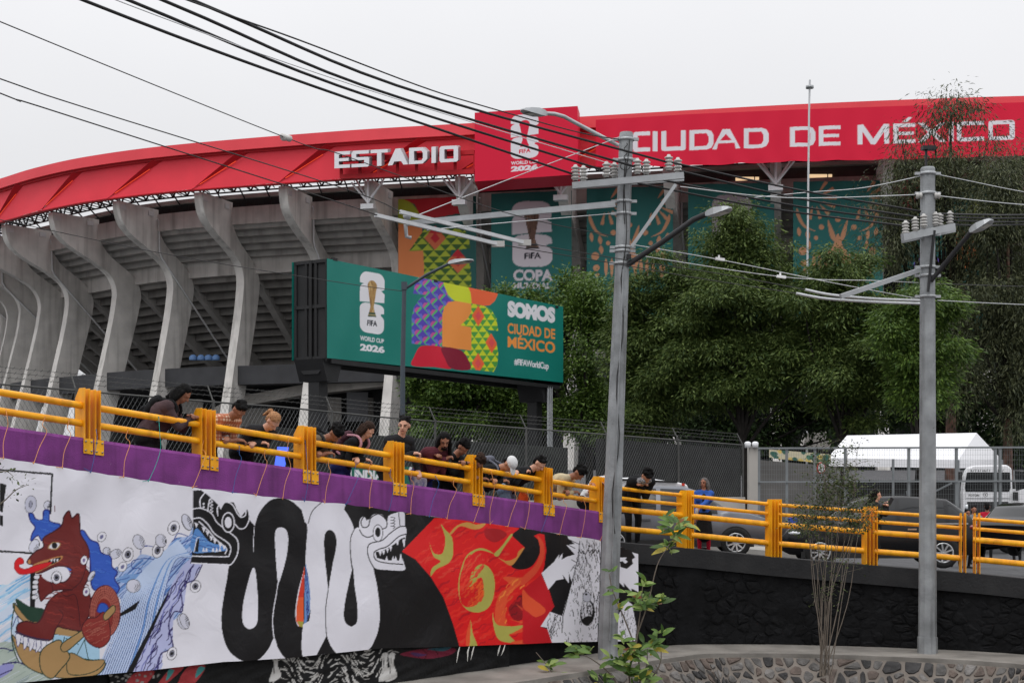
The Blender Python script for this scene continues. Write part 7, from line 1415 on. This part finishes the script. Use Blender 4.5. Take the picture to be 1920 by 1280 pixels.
    # hair
    g = Flesh(); hr = random.Random(len(label))
    if hair == 'back': g.ell(H(0, -.066, -.01), (.07 * k, .045 * k, .07 * k), 0, HM); g.mesh('hair', [hairm], root, voxel * 1.15, 1, .5)
    elif hair != 'none':
        g.ell(H(0, -.020, .062), (.081 * k, .090 * k, .068 * k), 0, HM); g.ell(H(0, -.060, -.005), (.077 * k, .056 * k, .088 * k), 0, HM)
        if hair in ('curly', 'mop'):
            for _ in range(26): t = hr.uniform(0, 6.28); e_ = hr.uniform(.1, 1.4); v = Vector((math.cos(t) * math.cos(e_) * .085, math.sin(t) * math.cos(e_) * .092 - .026, math.sin(e_) * .09 + .045)); g.ell(H(*v), (.026 * k,) * 3, 0)
            if hair == 'mop': g.ell(H(0, .062, .075), (.06 * k, .04 * k, .03 * k), 0, HM)
        if hair in ('short',):
            for _ in range(10): g.ell(H(hr.uniform(-.06, .06), hr.uniform(-.07, .045), hr.uniform(.09, .115)), (.026 * k,) * 3, 0)
        if hair in ('long', 'longgrey'):
            for s in (-1, 1):
                for q in range(3): a_ = H(s * (.07 - .006 * q), .005 - .04 * q, .03); c_ = H(s * .085, .0 - .035 * q, -.06); e_ = (H(s * (.10 + .01 * q), -.03, -.2) if hp < 1.0 else H(s * .09, .03, -.13)) + Vector((0, 0, -.05)); g.cap(a_, c_, .030 * k, .034 * k, 0); g.cap(c_, e_, .034 * k, .018 * k, 0)
            for q in (-.04, 0, .04): g.cap(H(q, -.085, .0), H(q * 1.3, -.10, -.16), .038 * k, .022 * k, 0)
        if hair == 'pony': g.cap(H(0, -.09, .04), H(0, -.15, .03), .022, .035, 0); g.cap(H(0, -.15, .03), H(.02, -.17, -.12), .036, .014, 0)
        if hair == 'hood': g.ell(H(0, -.04, .01), (.100 * k, .100 * k, .130 * k), 0, HM); g.cap(H(0, -.06, -.05), H(0, -.10, -.26), .09, .12, 0)
        if beard: g.ell(H(0, .062, -.085), (.046 * k, .034 * k, .040 * k), 0, HM); g.ell(H(0, .098, -.045), (.026 * k, .012 * k, .008 * k), 0, HM)
        g.mesh('hair', [hairm], root, voxel * 1.15, 1, .5, .022 if hair != 'hood' else .01)
    if face:
        for s in (-1, 1):
            b = MB(); b.ball(H(.031 * s, .083, .006), (.012 * k, .006 * k, .0065 * k), 8, M=HM); b.build('eye', mat('dark_eye', (.012, .010, .009), .2, 0), root, local=False); b = MB(); b.cap = None; b.tube([H(.016 * s, .089, .026), H(.034 * s, .087, .032), H(.052 * s, .074, .026)], .0048 * k, 5); b.build('eyebrow', HBLK if hairm is not HGRY else HBRN, root, local=False)
        b = MB(); b.tube([H(-.022, .084, -.060), H(0, .092, -.060), H(.022, .084, -.060)], .0048 * k, 5); b.build('mouth', mat('lip', L(122, 62, 58), .5), root, local=False)
    if extra: extra(root, dict(H=H, HM=HM, hip=hip, ch=ch, nk=nk, shs=shs, a2=a2, a3=a3, k=k, inv=inv, R=R, O=O, D=D_, hc=hc))
    return root
PEOPLE = []
def rail_base(dist, u0):
    f = lambda u: ramp(u) - RN * dist - Vector((0, 0, .68)); f.u0 = u0; return lambda_with(f, u0)
class lambda_with:
    def __init__(s, f, u0): s.f = f; s.u0 = u0
    def __call__(s, u): return s.f(u)
def kx(x): u = (x - 960) / F; return (u * 18.4 + 5.61) / (1.24 - 1.34 * u)
def RU(x): return pk(kx(x), .475, -.0)
def RL(x): return pk(kx(x), .24, -.0)
FACE = math.atan2(RN.y, RN.x)
def RB(x, dist=.42): return lambda_with(lambda u: ramp(u) - RN * dist - Vector((0, 0, .82)), kx(x))
def pack(label, m, top, strap=None, sz=(.30, .17, .42)):
    def f(root, q):
        c = q['ch'] - q['D'](q['a2']).cross(Vector((1, 0, 0))) * 0; back = Vector((0, -math.cos(q['a2']), math.sin(q['a2']))); ax = q['D'](q['a2']); M = Matrix((Vector((1, 0, 0)), back, ax)).transposed(); c = q['ch'] - ax * .06 + back * (.13 + sz[1] * .4)
        W4 = Matrix.Translation(q['O']) @ q['R'].to_4x4(); bp = empty('backpack', q['O'], root.rotation_euler.z); tag(bp, label, 'backpack'); g = Flesh(); hx, hy, hz = (v / 2 for v in sz)
        for z in (-.55, 0, .5): g.ell(c + M @ Vector((0, 0, hz * z)), (hx, hy, hz * .62), 0, M)
        g.mesh('bag', [m], bp, .014, 3, .5); b = MB()
        for s in (-1, 1): p0 = q['shs'][0 if s < 0 else 1].lerp(q['nk'], .35); b.tube(spline([c + M @ Vector((s * .09, -.02, hz * .8)), p0 + ax * .09 - back * .0, p0 - back * .13, c - back * .24 + M @ Vector((s * .11, 0, -hz * .4)), c + M @ Vector((s * .11, -.05, -hz * .7))], 5), .022, 6)
        b.build('strap', strap or m, bp, local=False)
        g = Flesh(); g.ell(c + back * (hy * .8) - ax * hz * .35, (hx * .75, .05, hz * .4), 0, M); g.mesh('pocket', [top], bp, .014, 3, .5)
    return f
def cap_extra(more=None):
    def f(root, q):
        g = Flesh(); g.ell(q['H'](0, -.012, .055), (.088 * q['k'], .106 * q['k'], .082 * q['k']), 0, q['HM']); g.ell(q['H'](0, .105, .035), (.07 * q['k'], .075 * q['k'], .012 * q['k']), 0, q['HM'] @ Matrix.Rotation(-.25, 3, 'X')); g.mesh('cap', [C_WHITE], root, .009, 2, .5)
        if more: more(root, q)
    return f
def bandana(root, q):
    g = Flesh(); g.cap(q['H'](-.05, .05, -.06), q['H'](.05, .05, -.06), .045, .045, 0); g.cap(q['nk'] - Vector((.07, 0, 0)), q['nk'] + Vector((.07, .02, 0)), .075, .075, 0); g.mesh('bandana', [mat('black_white_bandana', (.25, .25, .26), .9, .95, 40, .2, tint=(.012, .012, .012))], root, .011, 2, .5)
def tshirt_panel(m, w_=.055):
    def f(root, q):
        g = Flesh(); ax = q['D'](q['a2']); fw = Vector((0, math.cos(q['a2']), -math.sin(q['a2']))); g.cap(q['ch'] + fw * .10 + ax * .06, q['ch'] - ax * .24 + fw * .10, w_, w_ * 1.1, 0); g.mesh('shirt_front', [m], root, .011, 2, .5)
    return f
A_ = FACE
person('person in a plum brown jacket and black backpack bending beside a yellow post', (343, 738), RB(330, .40), A_ + .75, 1.66, (SK2, C_PLUM, C_BLACK), (RU(360), RU(369)), head=(.55, -.1, 0), hair='long', bulk=1.22, extra=pack('black backpack worn over the plum brown jacket', C_BLACK, C_BLACK), jacket=.012, skirt=.28)
person('person in an orange plaid shirt leaning over the rail with head down', (449, 768), RB(440, .44), A_ + .25, 1.72, (SK2, C_PLAID, C_BLACK), (RL(424), RL(450)), head=(.75, -.35, 0), sleeve=.12, hair='short', jacket=.01, extra=tshirt_panel(C_BLACK))
person('person in a black quilted jacket leaning over the rail beside the plaid shirt', (512, 790), RB(505, .44), A_ + .15, 1.66, (SK3, C_CHAR, C_BLACK), (RL(473), RL(490)), head=(.7, -.15, 0), hair='pony', hairm=HBLD, jacket=.02)
person('person in an olive tee bending low over the rail', (630, 812), RB(620, .46), A_ + .30, 1.72, (SK2, C_OLIVE, C_BLACK), (RL(597), RL(615)), head=(.8, -.4, 0), sleeve=0, hair='curly', jacket=.008, extra=pack('dark pack worn over the olive tee', C_CHAR, C_CHAR))
person('person in a black sweater and blue jeans looking down over the rail', (690, 806), RB(680, .40), A_ + .35, 1.62, (SK3, C_BLACK, C_NAVY), (RL(668), RL(687)), head=(.55, -.2, 0), hair='long', hairm=HBRN, extra=pack('wine coloured backpack with pink straps worn over the black sweater', cloth('wine_backpack', L(70, 44, 52)), cloth('wine_pocket', L(60, 40, 46)), cloth('pink_strap', L(176, 128, 138))))
person('person in a black denim jacket over a grey tee standing upright glancing aside', (758, 797), RB(750, .42), A_ - .05, 1.74, (SK3, C_CHAR, C_BLACK), ('hip', RU(778)), lean=(.0, .9), head=(.05, -.95, -.12), hair='short', face=True, beard=False, jacket=.014, extra=tshirt_panel(C_GREY))
person('person in a maroon hoodie with a pale chest print resting on the rail', (833, 826), RB(825, .42), A_ + .0, 1.72, (SK2, C_MAROON, C_NAVY), (RU(822), RU(839)), lean=(.0, 1.2), head=(.30, -.6, .0), hair='long', face=True, beard=True, jacket=.02, bulk=1.08, extra=tshirt_panel(mat('white_print_on_maroon', L(150, 120, 124), .9, .9, 22, .2, tint=L(84, 40, 48)), .04))
person('person all in black just right of the maroon hoodie', (868, 838), RB(860, .62), A_ + .2, 1.68, (SK2, C_BLACK, C_CHAR), (RU(868), RU(880)), head=(.6, -.1, 0), hair='mop')
person('person in dark clothes half hidden behind a post left of the white cap', (896, 866), RB(890, .50), A_ + .1, 1.66, (SK2, C_CHAR, C_BLACK), (RL(896), RL(908)), head=(.8, 0, 0), hair='curly', hairm=HBRN)
person('person in a white cap and black jacket bending over the rail', (955, 870), RB(945, .46), A_ + .25, 1.74, (SK1, C_BLACK, C_BLACK), (RL(926), RL(944)), head=(.9, -.1, 0), hair='back', jacket=.012, extra=cap_extra(pack('grey backpack on the person in the white cap', cloth('grey_backpack', L(96, 98, 108)), cloth('striped_pocket', L(120, 122, 128)))))
person('person in a black jacket and pale jeans leaning on the top bar', (1012, 868), RB(1000, .44), A_ + .3, 1.72, (SK3, C_BLACK, C_LJ), (RU(962), RU(984)), head=(.6, -.15, 0), hair='short', jacket=.01)
person('person in a beige shirt and trousers bending over the rail', (1086, 886), RB(1072, .46), A_ + .3, 1.74, (SK2, C_BEIGE, C_BEIGE), (RL(1062), RL(1078)), head=(.8, -.3, 0), sleeve=.9, hair='curly', jacket=.012)
person('person in a white tee leaning on the rail half hidden by the near pole', (1150, 884), RB(1128, .44), A_ + .35, 1.70, (SK1, C_WHITE, C_BLACK), (RU(1106), RU(1122)), head=(.7, -.2, 0), sleeve=0, hair='short', jacket=.01)
def RT(x): return rpt(x, 1.10)
person('person in black with a patterned bandana folding arms on the top bar', (1213, 892), lambda_with(lambda u: rwall(1200 + u * 40) + Vector((0, .52, -.05)), 0), -math.pi / 2 + .35, 1.74, (SK1, C_BLACK, C_BLACK), (RT(1199), RT(1206)), head=(.55, -.1, 0), hair='mop', jacket=.015, extra=bandana, legs=(.0, -.12))
def gbase(d, x0, dz): return lambda_with(lambda u: Vector(((x0 + u * 40 - 960) / F * d, d, rwall(x0).z + dz)), 0)
def bottle(root, q):
    b = MB(); c = P(1306, 957, 28.05); b.lathe(c - Vector((0, 0, .14)), (0, 0, 1), [(0, 0), (0, .036), (.13, .036), (.17, .030), (.20, .014), (.23, .014), (.231, 0)], 10); tag(b.build('water_bottle', mat('clear_bottle', L(196, 204, 210), .15, .05, 3, 0, alpha=.6)), 'clear plastic water bottle held by the person in the blue jacket', 'bottle')
person('person in a blue jacket, dark skirt and red leggings holding a water bottle', (1320, 905), gbase(28.5, 1320, -.12), -math.pi / 2 - .15, 1.55, (SK2, C_BLUE, C_BLACK), (P(1306, 960, 28.1), 'down'), fix_lean=.02, head=(.0, -.45, 0), hair='long', hairm=HGRY, face=True, jacket=.016, sw=.84, skirt=.42, extra=lambda r, q: (tshirt_panel(C_BLACK, .04)(r, q), bottle(r, q)), legs=(.0, -.04), group='people beyond the railing')
def phone(root, q):
    b = MB(); b.box(P(1670, 939, 28.3), (.075, .012, .15), M=Matrix.Rotation(.5, 3, 'Y')); tag(b.build('mobile_phone', mat('phone_glass', (.02, .02, .022), .2)), 'dark mobile phone raised by the hooded person in black', 'phone')
person('person in a black hood raising a phone beside the black car', (1643, 928), gbase(28.6, 1643, -.21), -.35, 1.68, (SK3, C_BLACK, C_BLACK), (P(1660, 950, 28.3), P(1668, 946, 28.4)), fix_lean=.05, head=(.1, -.1, 0), hair='hood', jacket=.03, extra=phone, group='people beyond the railing', legs=(.0, -.05))
far = [((1765, 962), 'person in charcoal beyond the dark car, leftmost of the waiting group', C_CHAR, 'short', -1.3), ((1792, 958), 'person in a black top in the middle of the waiting group', C_BLACK, 'short', -1.9), ((1814, 962), 'person in a pale top in the waiting group', C_BEIGE, 'short', -1.4), ((1826, 955), 'person in grey standing behind the waiting group', C_GREY, 'short', -1.6), ((1851, 950), 'person in a red top in front of the white truck', C_RED, 'short', 1.2), ((1906, 952), 'person in charcoal at the right edge beside the truck', C_CHAR, 'curly', 1.5)]
for i, (hp_, lab, cm_, hr_, fc) in enumerate(far):
    d = 39.5 + (.8 if i in (3, 4) else 0) + (1 if i == 5 else 0); z0 = P(0, hp_[1], d).z - 1.58; 
    person(lab, hp_, lambda_with(lambda u, x0=hp_[0], d=d, z0=z0: Vector(((x0 + u * 40 - 960) / F * d, d, z0)), 0), fc, 1.68, (SK2, cm_, C_BLACK), ('fold' if i < 3 else 'down', 'down'), fix_lean=.03, head=(.05, 0, 0), hair=hr_, jacket=.02, voxel=.014, group='people waiting beyond the cars', face=i < 3)
print(PEOPLE)
# bags at the railing
tb = empty('tote_bag', pk(kx(800), .2, -.1)); tag(tb, 'white cotton tote bag with blue flower print hanging at the rail by the maroon hoodie', 'bag'); c = pk(kx(800), .02, -.20)
g = Flesh(); M_ = Matrix((RD, RN, Vector((0, 0, 1)))).transposed(); [g.ell(c + M_ @ Vector((dx, 0, dz)), (.13, .055, .14), 0, M_) for dx in (-.07, .07) for dz in (-.1, .08)]; o = g.mesh('bag', [mat('printed_tote', L(206, 204, 198), .9, .5, 9, .3, tint=L(70, 84, 150))], tb, .014, 3, .5); o.location = -Vector(tb.location)
b = MB(); b.tube(spline([c + M_ @ Vector((-.09, 0, .2)), c + M_ @ Vector((-.03, 0, .42)), c + M_ @ Vector((.05, 0, .42)), c + M_ @ Vector((.1, 0, .2))], 5), .012, 5); b.build('strap', C_CHAR, tb)
b = MB(); c = pk(kx(1000), .02, -.25); g = Flesh(); [g.ell(c + M_ @ Vector((dx, 0, 0)), (.09, .05, .17), 0, M_) for dx in (-.04, .05)]; ob = empty('shopping_bag', c); tag(ob, 'bright orange bag just left of the sixth post', 'bag'); o = g.mesh('bag', [cloth('orange_bag', L(226, 92, 44))], ob, .014, 3, .5); o.location = -Vector(ob.location)
# ================================================================== WALL PAINTING BELOW THE BANNER
cv = Canvas(200, 1190, 960, 1300, 2.5, (.012, .012, .0125)); rp = random.Random(9)
for x0, y0, w_, h_ in ((505, 1222, 60, 70), (562, 1226, 60, 60), (622, 1222, 60, 62), (660, 1214, 80, 66)):
    for _ in range(46):
        x, y = rp.uniform(x0, x0 + w_), rp.uniform(y0, y0 + h_); l = rp.uniform(6, 16); a = math.sin(x * .06) * 1.2 + (.9 if (x0 // 10) % 2 else 0); cv.sp([(x, y), (x + l * math.cos(a) * .5, y + l * math.sin(a) * .5 + rp.uniform(-2, 2)), (x + l * math.cos(a), y + l * math.sin(a))], rp.choice((1.0, 1.6, 2.2)), L(198, 196, 192))
for x in (517, 722, 735): cv.blob([(x - 6, 1226), (x + 5, 1224), (x + 3, 1244), (x + 9, 1268), (x - 12, 1276), (x - 5, 1250)], L(200, 198, 195)); cv.line([(x - 2, 1232), (x - 4, 1262)], 1.0, K)
cv.blob([(750, 1226), (790, 1216), (850, 1214), (845, 1226), (800, 1234)], L(120, 40, 60)); cv.blob([(800, 1216), (845, 1212), (830, 1220)], L(56, 92, 104)); cv.blob([(770, 1222), (800, 1226), (780, 1230)], L(80, 50, 90))
for q in ([(320, 1252), (345, 1250), (300, 1290), (290, 1290)], [(352, 1250), (385, 1248), (360, 1285), (330, 1290)], [(250, 1262), (290, 1258), (262, 1292), (235, 1292)]): cv.blob(q, L(168, 62, 66))
for q in ([(315, 1256), (326, 1256), (312, 1275)], [(372, 1250), (384, 1252), (366, 1270)]): cv.blob(q, L(72, 150, 150))
for _ in range(40): x, y = rp.uniform(205, 300), rp.uniform(1262, 1298); cv.disc(x, y, rp.uniform(1, 4), rp.uniform(1, 3), L(150, 148, 144))
for _ in range(34): x, y = rp.uniform(745, 955), rp.uniform(1205, 1285); cv.sp([(x, y), (x + rp.uniform(-8, 8), y + 8), (x + rp.uniform(-4, 10), y + 18)], 1.0, (.004, .004, .004))
wm = print_sheet('wall_painting', cv, np.linspace(205, 955, 380), lambda x: 1195, lambda x: min(1298, YH + (-LZ + .02) * F / (bdepth(x) + .2)), lambda x: bdepth(x) + .16, 70, print_mat('wall_paint', .8, .5, 9, .2), relief=lambda X, Y: .03 * np.sin(X * .11 + 1.5 * np.sin(Y * .09)) * np.sin(Y * .17 + X * .02), thick=0)
tag(wm, 'black and white line mural with red patches on the wall below the banner', 'mural')
NTH = ('leftmost', 'second from left', 'middle one', 'second from right', 'rightmost')
for x, y in ((862, 1212), (880, 1211), (889, 1211), (938, 1209), (947, 1208)):
    b = MB(); d = bdepth(x) - .03; b.tube([P(x, y, d), P(x - 3, y + 10, d - .02), P(x - rp.uniform(2, 9), y + rp.uniform(18, 30), d - .01)], [.006, .014, .004], 5); o = b.build('cord_tail', mat('white_cord', L(214, 212, 206), .9, .1)); tag(o, f'frayed white cord end below the banner, {NTH[(862, 880, 889, 938, 947).index(x)]} of the five below the flames', 'cord', 'frayed white cord ends')
# ================================================================== FOREGROUND PLANTS
def leaf_mesh(name, ln, wd, bend, m):
    V = []; Fs = []; n = 6
    for i in range(n + 1):
        t = i / n; w_ = wd * math.sin(math.pi * min(1, t * .93 + .05)) ** .8 * .5 * (1 - .25 * t); z = -bend * t * t * ln; V += [(-w_, t * ln, z + w_ * .35), (0, t * ln, z), (w_, t * ln, z + w_ * .35)]
    for i in range(n): Fs += [(3 * i, 3 * i + 1, 3 * i + 4, 3 * i + 3), (3 * i + 1, 3 * i + 2, 3 * i + 5, 3 * i + 4)]
    me = bpy.data.meshes.new(name); me.from_pydata(V, [], Fs); me.materials.append(m); me.polygons.foreach_set('use_smooth', [True] * len(Fs)); me.update(); return me
def lm1(n, a, c): return leaf_mat(n, a, c, .42, .3)
LMS = [lm1('magnolia_leaf', L(84, 116, 52), L(110, 140, 66)), lm1('magnolia_leaf_pale', L(130, 156, 84), L(156, 176, 100)), lm1('magnolia_leaf_deep', L(58, 86, 40), L(78, 106, 50)), lm1('magnolia_leaf_yellow', L(176, 160, 60), L(190, 176, 76)), lm1('magnolia_leaf_brown', L(120, 76, 44), L(140, 92, 54))]
LME = [leaf_mesh('leaf', .225, .098, b_, m) for m in LMS for b_ in (.1, .4)]
def shoot(root, stem, r0, r1, m=TWIG):
    b = MB(); limb(b, [P(*q) for q in stem], r0, r1, 6); b.build('stem', m, root)
def put_leaf(root, p, d, up, sc, r, deep=False):
    y = d.normalized(); x = y.cross(up).normalized(); z = x.cross(y); i = r.choices(range(5), (5, 4, 4, 1, .7))[0] * 2 + r.choice((0, 1)); o = bpy.data.objects.new('leaf', LME[i]); COL.objects.link(o); o.parent = root
    M = Matrix((x, y, z)).transposed().to_4x4(); M.translation = wmat(root).inverted() @ p; o.matrix_local = M @ Matrix.Scale(sc, 4)
DPl = 23.6; pr_ = random.Random(17)
bp_ = empty('sapling', P(1195, 1330, 23.9)); tag(bp_, 'broad-leaved green sapling growing in front of the near pole', 'sapling')
stems = [[(1190, 1335, 23.8), (1180, 1270, 23.7), (1192, 1200, 23.7), (1215, 1130, 23.6), (1232, 1060, 23.6), (1252, 1025, 23.5), (1268, 1000, 23.5)], [(1200, 1335, 23.9), (1198, 1240, 23.8), (1175, 1170, 23.7), (1150, 1110, 23.7), (1142, 1075, 23.7)], [(1180, 1335, 23.8), (1150, 1270, 23.7), (1110, 1235, 23.6), (1085, 1225, 23.6)], [(1205, 1335, 23.8), (1212, 1260, 23.7), (1214, 1215, 23.7)], [(1192, 1210, 23.7), (1200, 1150, 23.7), (1206, 1085, 23.7)], [(1170, 1335, 23.8), (1060, 1300, 23.6), (1032, 1255, 23.6), (1005, 1222, 23.6)], [(1200, 1300, 23.7), (1235, 1250, 23.6), (1240, 1220, 23.6)]]
for q in stems: shoot(bp_, q, .018, .006)
clus = [(1270, 985, 15, 30, 1.0), (1252, 1022, 9, 16, 1.0), (1258, 1000, 8, 22, 1.05), (1206, 1135, 12, 26, 1.05), (1192, 1120, 5, 14, .9), (1228, 1130, 7, 20, 1.0), (1207, 1090, 5, 12, .9), (1150, 1105, 4, 14, .9), (1142, 1072, 3, 8, .7), (1160, 1140, 5, 18, .9), (1225, 1210, 11, 24, 1.05), (1200, 1225, 12, 30, 1.05), (1172, 1235, 12, 30, 1.05), (1150, 1240, 8, 22, 1.0), (1185, 1265, 12, 34, 1.1), (1215, 1265, 7, 24, 1.0), (1085, 1222, 9, 20, 1.0), (1110, 1218, 4, 12, .9), (1030, 1250, 7, 18, .9), (1045, 1280, 6, 16, .9), (1130, 1275, 8, 30, 1.0), (1240, 1185, 4, 10, .9), (1165, 1195, 5, 16, .9)]
for cx, cy, n, sp_, sc in clus:
    for i in range(int(n * 1.45)):
        x, y = cx + pr_.gauss(0, sp_ * .3), cy + pr_.gauss(0, sp_ * .3); p = P(x, y, DPl + pr_.uniform(-.12, .12)); a = pr_.uniform(0, 6.28); d = Vector((math.cos(a), math.sin(a) * .6 - .2, pr_.uniform(-.2, .9))); put_leaf(bp_, p, d, Vector((pr_.uniform(-.5, .5), -.9, .8)), sc * pr_.uniform(.75, 1.15), pr_)
# slender many-stemmed shrub
sh_ = empty('shrub', P(1545, 1262, 24.7)); tag(sh_, 'slender many-stemmed shrub with tiny leaves in front of the black wall', 'shrub'); srn = random.Random(23); tw_ = []; b = MB(); base = P(1548, 1266, 24.7)
for i in range(17):
    tx = 1490 + i * 9.2 + srn.uniform(-8, 8); ty = srn.uniform(815, 930) if 3 < i < 14 else srn.uniform(900, 1000); b0 = base + Vector((srn.uniform(-.12, .12), srn.uniform(-.08, .08), 0)); m1 = P(1550 + (tx - 1550) * srn.uniform(.2, .5) + srn.uniform(-9, 9), 1130, 24.7 + srn.uniform(-.2, .2)); m2 = P(1550 + (tx - 1550) * srn.uniform(.55, .8) + srn.uniform(-6, 6), 1000, 24.7 + srn.uniform(-.3, .3)); e_ = P(tx, ty, 24.7 + srn.uniform(-.5, .5)); limb(b, [b0, m1, m2, e_], srn.uniform(.007, .014), .0025, 5)
    for j in range(12): t = srn.uniform(.0, 1); c_ = m2.lerp(e_, t); q = c_ + Vector((srn.uniform(-.35, .35), srn.uniform(-.25, .25), srn.uniform(0, .35))); limb(b, [c_, c_.lerp(q, .5) + Vector((0, 0, .03)), q], .004, .0015, 4); tw_ += [c_.lerp(q, v) for v in (.4, .6, .8, 1.0)]
    if i % 4 == 0:
        for j in range(5): c_ = m1.lerp(m2, srn.uniform(0, 1)); q = c_ + Vector((srn.uniform(-.3, .3), -.1, srn.uniform(-.1, .25))); limb(b, [c_, c_.lerp(q, .5), q], .004, .0015, 4); tw_ += [q, c_.lerp(q, .6)]
b.build('stems', TWIG, sh_)
V, Fc = leaves([tuple(q) for q in tw_], 6, .06, .044, .55, .3, 5); V = V - np.array(sh_.location); np_mesh('foliage', V, Fc, leaf_mat('shrub_leaf', L(44, 56, 30), L(92, 104, 60)), False, sh_)
# twigs reaching in from the left edge
lt_ = empty('twig_shrub', P(-260, 1500, 13)); tag(lt_, 'thin leafy twigs reaching in at the left edge over the banner', 'shrub'); b = MB(); tw_ = []
for q in ([(-260, 1500, 13), (-180, 1150, 13), (-70, 930, 13), (0, 884, 13), (26, 893, 13)], [(-180, 1150, 13), (-80, 1000, 13), (0, 945, 13), (30, 918, 13), (54, 908, 13)]):
    pts = [Vector(v) for v in spline([P(*v) for v in q], 6)]; limb(b, [P(*v) for v in q], .012, .002, 5); tw_ += pts[-11:]
b.build('stems', TWIG, lt_); V, Fc = leaves([tuple(q) for q in tw_], 3, .03, .035, .5, .2, 6); V = V - np.array(lt_.location); np_mesh('foliage', V, Fc, MATS['shrub_leaf'], False, lt_)
